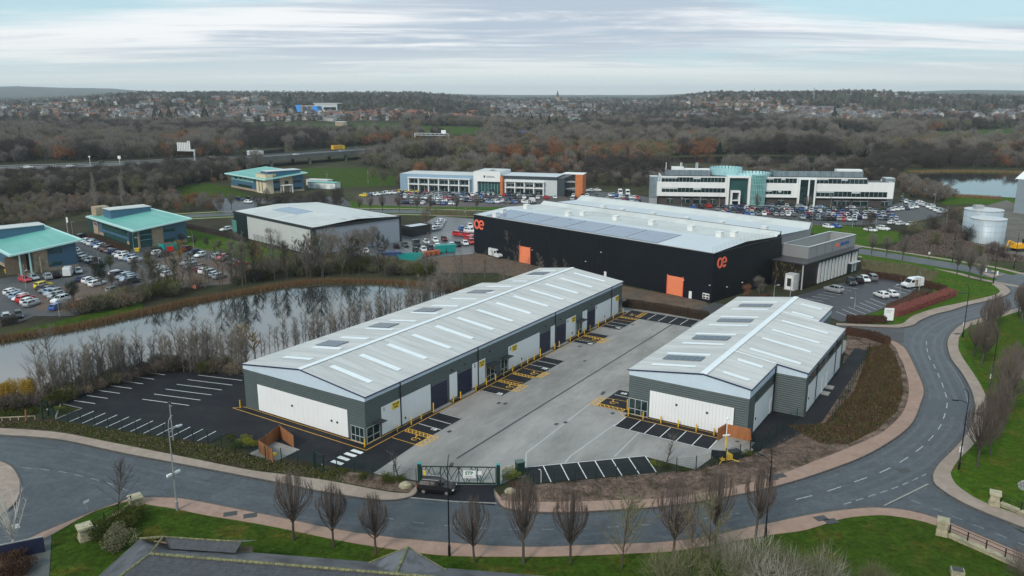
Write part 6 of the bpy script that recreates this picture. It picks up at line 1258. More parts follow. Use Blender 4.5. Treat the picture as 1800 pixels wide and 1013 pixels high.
def car(p, rz, col, kind, label, group, parts=True, z=.02):
    global NCAR; NCAR += 1; d = CM[kind]
    if not parts:
        o = link('parked_car', d['joined']); o.location = (p.x, p.y, p.z + z); o.rotation_euler.z = rz; paint(o, PAINT[col][1]); return tag(o, label, 'car', group)
    E = empty('parked_car', (p.x, p.y, p.z + z), rz, label, 'car', group); o = link('body', d['body'], E); paint(o, PAINT[col][1]); link('windows', d['glass'], E)
    for q in d['lamps']: link(q.name.split('.')[0], q, E)
    for sx in (-1, 1):
        for sy in (-1, 1): o = link('wheel', wheel_me, E); o.location = (sx * d['wh'][0], sy * d['wh'][1], .32)
    return E
def ordn(i): return ORD[i] if i < len(ORD) else '%dth' % (i + 1)
def pxdir(px, py, dx, dy): a, c = G(px - dx, py - dy), G(px + dx, py + dy); return math.atan2(c.y - a.y, c.x - a.x)
KS = ['hatchback', 'SUV', 'saloon', 'hatchback', 'estate', 'SUV', 'hatchback']; crr = random.Random(11)
def row(p0, p1, cols, hd, tail, group, parts=True, jit=.25, z=.02):
    a, c = G(*p0), G(*p1); n = len(cols); rz = pxdir((p0[0] + p1[0]) / 2, (p0[1] + p1[1]) / 2, *hd)
    for i, k in enumerate(cols):
        if k == '.': continue
        p = a.lerp(c, i / max(1, n - 1)); kd = crr.choice(KS); f = math.pi if crr.random() < .35 else 0
        p = p + Vector((math.cos(rz), math.sin(rz), 0)) * crr.uniform(-jit, jit) * 1.3
        car(p, rz + f + crr.uniform(-.03, .03), k, kd, '%s %s, %s from %s' % (PAINT[k][0], kd, ordn(i), tail), group, parts, z)
gA, gB, gC, gD = 'cars parked around the teal offices', 'cars parked beside the black warehouse', 'cars parked before the slate blue office', 'cars parked before the long white office'
row((20, 517), (58, 537), 'wslwrws', (15, -4.7), 'the lane in the row at the pond corner', gA)
row((76, 506), (108, 531), 'ydglssdw', (15, -4.2), 'the lane in the row led by the yellow car', gA)
row((101, 544), (140, 537), 'bno', (6, -2), 'the white hatchback along the bushes', gA); row((11, 560), (33, 558), 'sd', (3, 6), 'the pond corner beside the clipped hedge', gA)
row((43, 495), (60, 492), 'rs', (7, 2), 'the red hatchback under the stone stair office', gA); row((84, 490), (99, 487), 'sk', (4, 5), 'the parked silver van beside the stone stair office', gA); row((138, 480), (139, 480), 's', (4, 6), 'the white van by the blue walled corner', gA)
row((150, 494), (171, 502), 'nwsw', (12, -3.2), 'the lane in the short row by the empty brick bays', gA); row((207, 484), (236, 497), 'wnslsd', (13, -2.5), 'the lane in the row under the dark shrubs', gA)
row((152, 426), (237, 461), 'wlwbwkmgnswwlw', (13, -3.4), 'the flag poles in the row before the signed teal office', gA); row((145, 419), (145.5, 419), 'd', (13, -3), 'the flag pole at the stone pier', gA)
row((117, 437), (175, 470), 'snwggssnk', (13, -3.2), 'the flag poles in the row behind the blue walled corner', gA)
row((270, 444), (289, 451), 'dwk', (13, -2), 'the grit bin in the row beside the teal enclosure', gA); row((331, 441), (354, 451), 'mnw', (12, -3), 'the teal enclosure along the grass edge', gA)
row((380, 452), (397, 459), 'nspk', (13, -3), 'the lamp column in the row along the grass slope', gA); row((410, 464), (426, 467), 'ggr', (13, -3), 'the yellow leaved tree beside the grass slope', gA)
row((278, 475), (298, 485), 'wwskw', (13, -3), 'the lane in the row behind the orange tree', gA); row((350, 474), (387, 489), 'mmwsss', (13, -3.2), 'the brick paved lane in the row by the bare birches', gA); row((330, 466), (336, 472), 'sg', (13, -3), 'the orange tree on the brick paving', gA); row((201, 513), (214, 518), 'so', (12, -3), 'the pond bushes below the empty bays', gA)
row((642, 444), (668, 440), 'wg', (5, 5), 'the leafless birch before the grey warehouse', gB); row((696, 436), (712, 433), 'kd', (5, 5), 'the grey warehouse end in the inner row', gB); row((733, 431), (781, 423), 'dwwm', (5, 5), 'the low outbuilding in the row before it', gB)
row((732, 444), (829, 429), 'kwkwkwkwr', (5, 4.5), 'the orange bins in the row before them', gB); row((776, 391), (766, 405), 'wwsws', (10, -2), 'the road in the row below the bushes', gB); row((811, 404), (826, 401), 'bw', (5, 5), 'the lamp in the row behind the warehouse corner', gB); row((806, 415), (822, 417), 'rr', (8, 1), 'the maroon saloon across the lane', gB); row((826, 409), (828, 424), 'wr', (8, 1), 'the lamp against the warehouse wall', gB)
row((1466, 513), (1466.5, 513), 's', (11, 2.5), 'the office wing in the bays under its fins', gB); row((1496, 500), (1532, 492), 'dkwg', (9, 6), 'the white fins in the row at the office door', gB); row((1548, 522), (1565, 520), 'ww', (12, 4.5), 'the hedge in the row facing the office', gB)
# centre car park: ranks parallel to the slate blue office
cr2 = random.Random(5)
def rndcols(n, gap=.12): return ''.join('.' if cr2.random() < gap else cr2.choice('wwwwsssggddkkbnnrlm') for _ in range(n))
row((703, 339), (733, 339.5), 'yyyy', (4, 3), 'the blue end wall in the yellow rank', gC, False); row((640, 346), (690, 341), 'ybwwsww', (6, .5), 'the field in the rank beside the verge', gC, False)
row((742, 340), (830, 345), rndcols(12), (1.5, 4), 'the yellow cars in the rank under the sunshade', gC, False); row((703, 345), (800, 350), rndcols(13), (1.5, 4), 'the blue end in the second rank from the office', gC, False); row((700, 354), (790, 356), rndcols(11, .3), (5, .4), 'the blue end in the rank nearest the road verge', gC, False)
row((838, 346), (930, 350), rndcols(12), (1.5, 4), 'the glazed entrance in the rank beside it', gC, False); row((812, 351), (900, 354.5), rndcols(11, .2), (5, .6), 'the glazed entrance in the middle rank', gC, False); row((840, 357), (935, 358), rndcols(10, .3), (5, .6), 'the glazed entrance in the rank nearest the road', gC, False)
row((945, 350), (975, 349), 'wrw', (3, 3), 'the white box van at the green bins', gC, False)
row((1012, 338), (1050, 336), 'wwww', (6, 1), 'the orange tower in the white rank behind it', gD, False); row((1005, 352), (1058, 356), rndcols(8), (3, 3), 'the orange tower in the lower rank', gD, False); row((1072, 345), (1120, 350), 'wlbwskwwr', (4, 3), 'the service yard fence', gD, False)
row((1218, 367), (1245, 365), 'bdr', (4, 2), 'the lawn lamp left of the office entrance', gD, False)
row((1290, 362), (1400, 365), rndcols(14, .05), (.5, 4), 'the entrance in the rank under the green drum', gD, False); row((1262, 370), (1400, 373), rndcols(17, .08), (.5, 4), 'the entrance in the second rank', gD, False); row((1270, 377), (1395, 380), rndcols(13, .2), (3, 3), 'the entrance in the rank behind the black warehouse roof', gD, False)
row((1408, 366), (1530, 369), rndcols(8, .1), (7, .2), 'the glazed tower in the rank along its wall', gD, False); row((1410, 374), (1560, 377.5), rndcols(20, .05), (.5, 4), 'the glazed tower in the second rank', gD, False); row((1412, 382), (1575, 387), rndcols(19, .08), (.8, 4), 'the glazed tower in the rank behind the green fence', gD, False)
row((1566, 371), (1608, 366), 'wwwnww', (5, 1.5), 'the corner stair tower in the cross rank', gD, False); row((1586, 355), (1606, 362), 'nwst', (2, 4), 'the corner stair tower along its side', gD, False); row((1616, 358), (1656, 375), 'wwswwws', (7, -.8), 'the hedge in the curved outer rank', gD, False); row((1568, 394), (1600, 397), 'www', (6, -1), 'the green fence below the sandy bank', gD, False)
row((1531, 407), (1553, 405), 'ww', (7, 1), 'the bare tree on the grass', gD, False); row((1455, 401), (1470, 400), 'wb', (6, 1), 'the lamp on the grass behind the parapet box', gD, False)
row((421, 352), (439, 351), 'nk', (6, .5), 'the cream stair tower in front of it', gD, False); row((436, 357), (437, 357), 'w', (6, .5), 'the dark cars across the road', gD, False); row((397, 406), (398, 406), 'w', (6, -1), 'the dark office end of the grey warehouse', gB)
# vans
def van(p, rz, label, m=None, box=False, door=False, L=5.6, H=2.5):
    m = m or PAINT['w'][1]; E = empty('delivery_van', p, rz, label, 'van'); h = L / 2; w = .98; b = MB()
    prof = [(-h, .4), (h - .05, .4), (h, .75), (h - .1, 1.15), (h - 1.05, 1.35), (h - 1.75, 2.2), (h - 2.1, H - .1), (h - 2.5, H), (-h + .1, H), (-h, H - .15)]
    for s, f in ((-1, 1), (1, -1)):
        q = [(x, s * (w if z < 1.4 else w - .10 * (z - 1.4)), z) for x, z in prof]; b.face(q[::f])
    for (x0, z0), (x1, z1) in zip(prof, prof[1:] + prof[:1]):
        f = lambda z: w if z < 1.4 else w - .10 * (z - 1.4)
        b.face([(x0, -f(z0), z0), (x0, f(z0), z0), (x1, f(z1), z1), (x1, -f(z1), z1)])
    b.build('body', m, E); g = MB(); g.face([(h - 1.07, -.85, 1.42), (h - 1.07, .85, 1.42), (h - 1.72, .80, 2.2), (h - 1.72, -.80, 2.2)]); 
    o = g.build('windscreen', m_cglass, E); o.location = (.03, 0, .02)
    for s in (-1, 1): part('side_window', m_cglass, E, (h - 2.5, h - 1.55, s * .945 - .04, s * .945 + .04, 1.45, 2.05)); part('bumper', m_dk, E, (h - .3, h + .03, s * .5 - .45, s * .5 + .45, .35, .6)) if s > 0 else part('bumper', m_dk, E, (h - .3, h + .03, -.95, -.02, .35, .6))
    if door:
        part('door_opening', mat('van_interior', (.16, .11, .06), .8, .3, 2), E, (h - 3.55, h - 2.75, w - .09, w + .02, .55, 2.1)); part('cargo_box', mat('cardboard', (.36, .24, .13), .8, .2, 2), E, (h - 3.2, h - 2.8, w - .06, w + .03, .6, 1.5)); part('cargo_box', MATS['cardboard'], E, (h - 3.2, h - 2.85, w - .06, w + .03, 1.52, 1.9))
    for sx in (-1, 1):
        for sy in (-1, 1): o = link('wheel', wheel_me, E); o.location = (sx * h * .62, sy * w * .88, .34)
    return E
van(G(872, 452), pxdir(872, 450, 12, 3.5), 'white panel van between bare trees and the black warehouse wall'); van(G(121, 484), pxdir(121, 482, 5, -6), 'white panel van parked before the blue walled corner')
van(G(1603, 505), pxdir(1600, 503, -14, 1.5), 'white panel van with its side door open and boxes inside', door=True); van(G(934, 357), pxdir(934, 355, -5, -2), 'white box van beside the green bins'); van(G(732, 433), pxdir(730, 430, 5, 5), 'dark grey people carrier in the row before the low outbuilding', PAINT['d'][1], L=5.0, H=1.95)
van(G(1090, 342), pxdir(1090, 341, 2, 3), 'white panel van by the service yard fence'); van(G(1103, 343), pxdir(1103, 342, 2, 3), 'white panel van next to the glazed stair tower')
# the black car waiting at the gate
p = G(768, 864); E = car(p, pxdir(768, 863, 14, 1.2), 'k', 'SUV', 'black SUV with roof bars waiting in front of the green sliding gate', None, True)
E.scale = (1.02, 1.02, 1.0)
for s in (-.55, .55): b = MB(); b.tube((.35, s, 1.74), (-1.6, s, 1.74), .025, .025, 5); b.build("roof_bar", m_alu, E)
# ================================================================ trees and plants
def twigmat(name, col, tip=None, var=.28):
    """bark or leaf colour that differs a little from plant to plant"""
    m = bpy.data.materials.new(name); m.use_nodes = True; t = m.node_tree; b = t.nodes['Principled BSDF']; b.inputs['Roughness'].default_value = .85; b.inputs['Specular IOR Level'].default_value = .08
    oi = t.nodes.new('ShaderNodeObjectInfo'); g = t.nodes.new('ShaderNodeNewGeometry')
    mx = t.nodes.new('ShaderNodeMix'); mx.data_type = 'RGBA'; mx.inputs[6].default_value = (*[c * (1 - var) for c in col], 1); tc2 = tip or tuple(c * (1 + var) for c in col); mx.inputs[7].default_value = (*tc2, 1)
    ad = t.nodes.new('ShaderNodeMath'); ad.operation = 'ADD'; t.links.new(oi.outputs['Random'], ad.inputs[0]); ml = t.nodes.new('ShaderNodeMath'); ml.operation = 'MULTIPLY'; ml.inputs[1].default_value = .55; t.links.new(g.outputs['Random Per Island'], ml.inputs[0]); t.links.new(ml.outputs[0], ad.inputs[1]); md = t.nodes.new('ShaderNodeMath'); md.operation = 'MULTIPLY'; md.inputs[1].default_value = .64; t.links.new(ad.outputs[0], md.inputs[0]); t.links.new(md.outputs[0], mx.inputs[0])
    t.links.new(mx.outputs[2], b.inputs['Base Color']); MATS[name] = m; return m
TW = dict(grey=twigmat('grey_brown_twigs', (.19, .168, .148)), dark=twigmat('dark_twigs', (.068, .058, .052)), olive=twigmat('olive_twigs', (.155, .145, .085)), rust=twigmat('rust_twigs', (.27, .11, .055), (.32, .16, .085)), red=twigmat('reddish_twigs', (.145, .112, .098)), pale=twigmat('pale_twigs', (.27, .24, .205)),
          tan=twigmat('tan_twigs', (.20, .155, .115)), gold=twigmat('golden_leaves', (.42, .22, .03), (.40, .28, .05)), ever=twigmat('evergreen_leaves', (.018, .032, .018)), leaf=twigmat('dull_green_leaves', (.05, .068, .014), (.09, .10, .02)), hedge=twigmat('red_hedge_leaves', (.19, .055, .05), (.27, .10, .085)), beech=twigmat('brown_hedge_leaves', (.075, .04, .028), (.11, .06, .04)), reed=twigmat('dry_reeds', (.20, .115, .06), (.26, .165, .09)), white=twigmat('white_birch_bark', (.52, .49, .45), (.6, .57, .53), .1), bark=twigmat('tree_bark', (.085, .072, .062)), greybark=twigmat('pale_grey_bark', (.17, .15, .13)), lime=twigmat('lime_shrub_leaves', (.16, .18, .02), (.22, .22, .03)))
def fan(P0, D, Lg, Wd, rng):
    """thin tapering triangles: bases P0, directions D"""
    n = len(P0); R = rng.normal(size=(n, 3)); side = np.cross(D, R); side /= np.linalg.norm(side, axis=1)[:, None] + 1e-9
    v = np.empty((n, 3, 3)); v[:, 0] = P0 - side * Wd[:, None] * .5; v[:, 1] = P0 + side * Wd[:, None] * .5; v[:, 2] = P0 + D * Lg[:, None]; return v.reshape(-1, 3)
def tri_mesh(name, V_, m):
    n = len(V_) // 3; me = bpy.data.meshes.new(name); me.vertices.add(len(V_)); me.vertices.foreach_set('co', V_.astype(np.float32).ravel()); me.loops.add(3 * n); me.loops.foreach_set('vertex_index', np.arange(3 * n, dtype=np.int32)); me.polygons.add(n); me.polygons.foreach_set('loop_start', np.arange(0, 3 * n, 3, dtype=np.int32)); me.update(calc_edges=True); me.materials.append(m); return me
def ellip(rng, n, shell=.0):
    d = rng.normal(size=(n, 3)); d /= np.linalg.norm(d, axis=1)[:, None]; r = rng.random(n) ** (1 / 3); r = shell + (1 - shell) * r; return d * r[:, None]
def crown(rng, lobes, n, Lr, Wr, up=.6, jit=.35, base=None):
    """lobes: (cx,cy,cz,rx,ry,rz); twigs stream outward and up from each lobe's foot"""
    lob = np.array(lobes); w = (lob[:, 3] * lob[:, 4] * lob[:, 5]) ** .75; k = rng.choice(len(lob), n, p=w / w.sum()); q = ellip(rng, n, .15); c = lob[k]
    P0 = c[:, :3] + q * c[:, 3:]; foot = c[:, :3] - np.array([0, 0, 1]) * c[:, 5:6] * .7 if base is None else np.array(base)
    D = P0 - foot; D /= np.linalg.norm(D, axis=1)[:, None] + 1e-6; D[:, 2] += up; D += rng.normal(size=(n, 3)) * jit; D /= np.linalg.norm(D, axis=1)[:, None]
    return fan(P0, D, rng.uniform(*Lr, n), rng.uniform(*Wr, n), rng)
def limbs(rng, H0, Ht, r0, lobes, nl=3, curve=.25):
    b = MB(); pts = [Vector((0, 0, 0))]; k = 5
    for i in range(1, k + 1): pts.append(Vector((rng.normal() * .05 * Ht / k, rng.normal() * .05 * Ht / k, Ht * i / k)))
    for i in range(k): b.tube(pts[i], pts[i + 1], r0 * (1 - .8 * i / k), r0 * (1 - .8 * (i + 1) / k), 6, cap=False)
    for l in lobes:
        c = Vector(l[:3]); z0 = min(Ht * .92, max(H0 * .8, c.z - l[5] - (abs(c.x) + abs(c.y)) * .8)); s = Vector((0, 0, z0)); rr = r0 * .42
        m = s.lerp(c, .5) + Vector((0, 0, -curve * (c - s).length * .3)); b.tube(s, m, rr, rr * .7, 5, cap=False); b.tube(m, c, rr * .7, rr * .35, 4, cap=False)
        for _ in range(nl):
            e = c + Vector(tuple(rng.normal(size=3))) * .5 * l[3] + Vector((0, 0, l[5] * .5)); b.tube(c, e, rr * .35, rr * .08, 3, cap=False)
    return b
PROT = {}
def proto(key, fn): PROT[key] = fn; return fn
def hornbeam(seed, H=8.4, spread=1.0):
    rng = np.random.default_rng(seed); ct = 2.1; ch = H - ct; W0 = 2.35 * spread; lob = []; b = MB(); b.tube((0, 0, -.1), (0, 0, ct), .15, .12, 7, cap=False); b.tube((0, 0, ct), (0, 0, H * .8), .11, .03, 5, cap=False)
    V_ = []
    for i in range(58):
        a = rng.random() * 2 * math.pi; t = rng.random(); z0 = ct - .1 + t * 1.7; q = rng.random() ** .6; rad = W0 * q * rng.uniform(.9, 1.05) * (1 - .12 * t); top = ct + ch * (1 - .34 * q * q) * rng.uniform(.86, 1.0); pts = []
        for k in range(6):
            s = k / 5; rr = rad * math.sin(s * math.pi * .60) / math.sin(min(1, .5 / .6 * 1) * math.pi * .60) * (1 - .10 * s); pts.append(Vector((math.cos(a + .12 * s) * rr, math.sin(a + .12 * s) * rr, z0 + (top - z0) * s ** 1.05)))
        for k in range(5): b.tube(pts[k], pts[k + 1], (.036 * (1 - .17 * k)), .036 * (1 - .17 * (k + 1)), 3, cap=False)
        m = 115; s = rng.random(m) ** .75 * 4.95; i0 = s.astype(int); f = (s - i0)[:, None]; A = np.array([tuple(p) for p in pts]); P0 = A[i0] * (1 - f) + A[i0 + 1] * f; D = A[i0 + 1] - A[i0]; D /= np.linalg.norm(D, axis=1)[:, None]; D += rng.normal(size=(m, 3)) * .3; D[:, 2] += .25; D /= np.linalg.norm(D, axis=1)[:, None]
        V_.append(fan(P0, D, rng.uniform(.4, 1.0, m), rng.uniform(.011, .019, m), rng))
    return b, np.concatenate(V_)
def broad(seed, H=11, W0=4.5, n=1500, wid=(.04, .085), Lr=(.7, 1.6), nl=14, up=.5, ct=.22, squash=.8):
    rng = np.random.default_rng(seed); lob = []
    for i in range(nl):
        d = ellip(rng, 1, .55)[0]; z = H * (ct + (1 - ct) * .52) + d[2] * H * (1 - ct) * .40; r = rng.uniform(.30, .46) * W0; lob.append((d[0] * W0 * .68, d[1] * W0 * .68, z, r, r, r * squash))
    return limbs(rng, H * ct, H * .7, H * .022, lob, 2), crown(rng, lob, n, Lr, wid, up)
def spindle(seed, H=9, W0=1.3, n=420, wid=(.02, .035), Lr=(.6, 1.3), lean=.0):
    rng = np.random.default_rng(seed); b = MB(); top = Vector((rng.normal() * .4, rng.normal() * .4, H)); b.tube((0, 0, -.1), top * .5, .09, .06, 5, cap=False); b.tube(top * .5, top, .06, .012, 4, cap=False); V_ = []; k = 26
    for i in range(k):
        t = .18 + .78 * rng.random(); s = top * t; a = rng.random() * 6.283; L_ = W0 * (1.15 - t) * rng.uniform(.7, 1.5) + .3; e = s + Vector((math.cos(a) * L_, math.sin(a) * L_, L_ * rng.uniform(1.0, 1.8))); b.tube(s, e, .03, .008, 3, cap=False)
        m = n // k; f = rng.random(m)[:, None]; P0 = np.array(s) * (1 - f) + np.array(e) * f; D = np.tile(np.array((e - s).normalized()), (m, 1)) + rng.normal(size=(m, 3)) * .45; D /= np.linalg.norm(D, axis=1)[:, None]; V_.append(fan(P0, D, rng.uniform(*Lr, m) * .8, rng.uniform(*wid, m), rng))
    return b, np.concatenate(V_)
def poplar(seed, H=16, W0=1.7, n=1800):
    rng = np.random.default_rng(seed); lob = [(rng.normal() * .3, rng.normal() * .3, H * (.2 + .75 * i / 9), W0 * (1 - abs(i / 9 - .4) * .9) * rng.uniform(.5, 1), W0 * (1 - abs(i / 9 - .4) * .9) * rng.uniform(.5, 1), H * .09) for i in range(10)]
    return limbs(rng, 1, H * .9, .22, lob, 1), crown(rng, lob, n, (.7, 1.5), (.02, .045), 1.8, .3)
def bush(seed, H=2.5, W0=2.2, n=900, wid=(.03, .06), Lr=(.4, .9), nl=9, leafy=False):
    rng = np.random.default_rng(seed); lob = []
    for i in range(nl): a = rng.random() * 6.283; r = W0 * math.sqrt(rng.random()) * .75; rr = rng.uniform(.3, .5) * W0; lob.append((math.cos(a) * r, math.sin(a) * r, H * rng.uniform(.35, .65), rr, rr, H * .36))
    b = MB()
    for l in lob: b.tube((l[0] * .3, l[1] * .3, -.05), l[:3], .04, .015, 3, cap=False)
    return b, crown(rng, lob, n, Lr, wid, .4 if not leafy else 0, .4 if not leafy else 1.2)
def conifer(seed, H=11, W0=2.6, n=1500):
    rng = np.random.default_rng(seed); t = rng.random(n) ** .7; z = H * (.06 + .94 * (1 - t)); r = W0 * t * rng.uniform(.5, 1.05, n); a = rng.random(n) * 6.283; P0 = np.stack([np.cos(a) * r, np.sin(a) * r, z], 1); D = np.stack([np.cos(a), np.sin(a), -.25 + .2 * rng.normal(size=n)], 1) + rng.normal(size=(n, 3)) * .3; D /= np.linalg.norm(D, axis=1)[:, None]
    b = MB(); b.tube((0, 0, -.1), (0, 0, H * .95), H * .02, .02, 6, cap=False); return b, fan(P0 - D * .4, D, rng.uniform(.5, 1.1, n), rng.uniform(.15, .32, n), rng)
def birch(seed, H=7.5, n=900):
    rng = np.random.default_rng(seed); b = MB(); b.tube((0, 0, -.1), (0, 0, 1.6), .16, .13, 7, cap=False); V_ = []
    for i in range(16):
        a = rng.random() * 6.283; L_ = rng.uniform(3, H - 1.8); sl = rng.uniform(.25, .75); p = Vector((0, 0, rng.uniform(1.3, 2.4))); d = Vector((math.cos(a) * sl, math.sin(a) * sl, 1)).normalized(); q = p + d * L_ * .5; e = q + (d + Vector((0, 0, .3)) + Vector(tuple(rng.normal(size=3))) * .12).normalized() * L_ * .5
        b.tube(p, q, .07, .04, 5, cap=False); b.tube(q, e, .04, .01, 4, cap=False); m = 56; f = rng.random(m)[:, None]; A = np.where(f < .5, np.array(p) + (np.array(q) - np.array(p)) * f * 2, np.array(q) + (np.array(e) - np.array(q)) * (f * 2 - 1)); D = np.tile(np.array((e - p).normalized()), (m, 1)) + rng.normal(size=(m, 3)) * .55; D /= np.linalg.norm(D, axis=1)[:, None]; V_.append(fan(A, D, rng.uniform(.4, 1.3, m), rng.uniform(.012, .025, m), rng))
    return b, np.concatenate(V_)
MESHC = {}
def tree_proto(kind, seed, cmat, bmat='bark', **kw):
    key = (kind.__name__, seed, tuple(sorted(kw.items())))
    if key not in MESHC: b, V_ = kind(seed, **kw); MESHC[key] = (b, V_)
    k2 = key + (cmat, bmat)
    if k2 not in MESHC: b, V_ = MESHC[key]; MESHC[k2] = (b.mesh('trunk', TW[bmat]), tri_mesh('crown', V_, TW[cmat]))
    return MESHC[k2]
trr = random.Random(21)
def tree(px, py, pr, sc, label, name='bare_tree', cat='tree', group=None, gz=None, names=('trunk', 'crown'), p=None):
    g = p if p is not None else G(px, py); E = empty(name, (g.x, g.y, g.z if gz is None else gz), trr.uniform(0, 6.28), label, cat, group); s = sc * trr.uniform(.92, 1.08); E.scale = (s * trr.uniform(.9, 1.1), s, s * trr.uniform(.93, 1.07)); E.rotation_euler = (trr.uniform(-.05, .05), trr.uniform(-.05, .05), trr.uniform(0, 6.28))
    for nm, me in zip(names, pr): link(nm, me, E)
    return E
# --- clipped round street trees
HB = [tree_proto(hornbeam, s, 'red', spread=(.95, 1.08, .9)[s % 3]) for s in (1, 2, 3, 4, 5, 6)]; HG = [tree_proto(hornbeam, s, 'grey') for s in (1, 2, 3)]
gr_ = 'upright street trees'
for i, (px, py, s) in enumerate(((516, 951, 1.0), (586, 963, .98), (661, 974, .96), (834, 990, .98), (920, 992, 1.06), (1003, 992, 1.02), (1183, 985, 1.02), (1256, 962, .98), (1328, 946, 1.05))):
    tree(px, py, HB[i % 6], s, 'bare upright street tree, %s from the slate roof along the front verge' % ORD[i], 'street_tree', 'tree', gr_)
for i, (px, py, s, lab) in enumerate(((1718, 822, 1.05, 'beside the junction lamp post'), (1740, 800, 1.1, 'behind the junction lamp post'), (1752, 770, 1.15, 'between two close crowns on the lawn'), (1763, 742, 1.2, 'on the lawn above the junction'), (1772, 712, 1.15, 'before the small lawn pond'), (1724, 645, 1.0, 'leaning over the pavement at the bend'), (1712, 628, .95, 'behind the leaning tree at the bend'), (1730, 600, .95, 'at the inside of the bend'), (1742, 588, .9, 'beyond the bend beside the pavement'), (1756, 573, .85, 'in the pair by the upper pavement'), (1789, 556, .95, 'near the lamp at the edge of the lawn'), (1796, 566, .9, 'behind the lamp at the edge of the lawn'))):
    tree(px, py, HB[i % 6], s * 1.02, 'bare upright street tree ' + lab, 'street_tree', 'tree', gr_)
for i, (px, py, s, lab) in enumerate(((1532, 447, .85, 'nearest the office wing'), (1558, 451, .85, 'second from the office wing'), (1586, 458, .85, 'third from the office wing'), (1682, 482, .95, 'at the start of the corner lawn'), (1703, 488, .95, 'in the middle of the corner lawn'), (1723, 497, .95, 'at the tip of the corner lawn'))):
    tree(px, py, HG[i % 3], s, 'bare street tree on the upper verge, ' + lab, 'street_tree', 'tree', gr_)
for i, x in enumerate((390, 407, 470, 632, 651, 673, 702, 733, 757, 802, 838, 1330, 1420)): tree(x, 372 if x > 600 else 368 if x < 460 else 360, HG[i % 3], .85, 'bare street tree, %s along the upper road from the white garages' % ORD[i], 'street_tree', 'tree', gr_)
# --- bottom corners
tree(27, 972, tree_proto(birch, 5, 'white', 'white'), 1.0, 'white stemmed bare birch beside the path and hoarding', 'birch_tree')
tree(207, 905, tree_proto(spindle, 8, 'dark', 'bark', H=6.5, W0=2.4, n=800), .9, 'small dark bare tree behind the sandstone wall', 'bare_tree')
for i, (px, py, s, c, lab) in enumerate(((1092, 1002, 1.0, 'olive', 'pyramid shaped bare alder beside the front pavement'), (1215, 1008, .9, 'tan', 'slim bare alder among tangled branches'), (1245, 1015, .9, 'olive', 'leaning pale alder at the lawn edge'))): tree(px, py, tree_proto(spindle, 30 + i, c, 'bark', H=7.6, W0=2.6, n=1500, wid=(.025, .05)), s, lab, 'alder_tree')
for i, (px, py, s, c, lab) in enumerate(((1290, 1030, 1.0, 'olive', 'sprawling pale bare shrub left of the front lawn'), (1345, 1035, 1.15, 'pale', 'sprawling bare shrub with twisted branches beside the lawn'), (1392, 1040, 1.0, 'olive', 'yellowish sprawling shrub in the front lawn'), (1545, 1040, .8, 'olive', 'low spiky bare shrub in the middle of the lawn'), (1180, 1040, 1.0, 'olive', 'brushy shrub below the slim alders'), (1795, 1012, .6, 'red', 'dark bush against the bridge wall'), (1430, 1060, 1.1, 'pale', 'wiry shrub at the bottom of the front lawn'), (1270, 985, .7, 'pale', 'pinkish bare shrub beside the front pavement'))): tree(px, py, tree_proto(bush, 60 + i, c, 'bark', H=4.2, W0=3.2, n=1500, Lr=(.7, 1.8), wid=(.02, .04)), s, lab, 'bare_shrub', 'shrub', names=('stems', 'twigs'))
for i, (px, py, s, c, lab) in enumerate(((180, 945, .85, 'leaf', 'clipped round shrub behind the stone pier'), (205, 962, 1.0, 'olive', 'large clipped brown shrub by the slate roof'), (220, 930, .9, 'leaf', 'green shrub in the middle of the stone wall'), (238, 908, .75, 'leaf', 'green shrub under the upper stone pier'))): tree(px, py, tree_proto(bush, 80 + i, c, 'bark', H=2.2, W0=2.2, n=5200, Lr=(.08, .2), wid=(.06, .13), nl=12, leafy=True), s, lab, 'clipped_shrub', 'shrub', names=('stems', 'leaves'))
for i, (px, py, s) in enumerate(((28, 985, .9), (18, 1005, 1.0), (36, 1010, .9))): tree(px, py, tree_proto(bush, 90 + i, 'beech', 'bark', H=1.5, W0=1.7, n=3000, Lr=(.08, .2), wid=(.06, .13), leafy=True), s, 'low rusty brown shrub beside the path, %s from the birch' % ORD[i], 'low_shrub', 'shrub', names=('stems', 'leaves'))
tree(12, 1030, tree_proto(bush, 99, 'hedge', 'bark', H=.9, W0=.6, n=700, Lr=(.08, .2), wid=(.06, .13), leafy=True), 1, 'small bright red plant in the corner bed', 'low_shrub', 'shrub', names=('stems', 'leaves'))
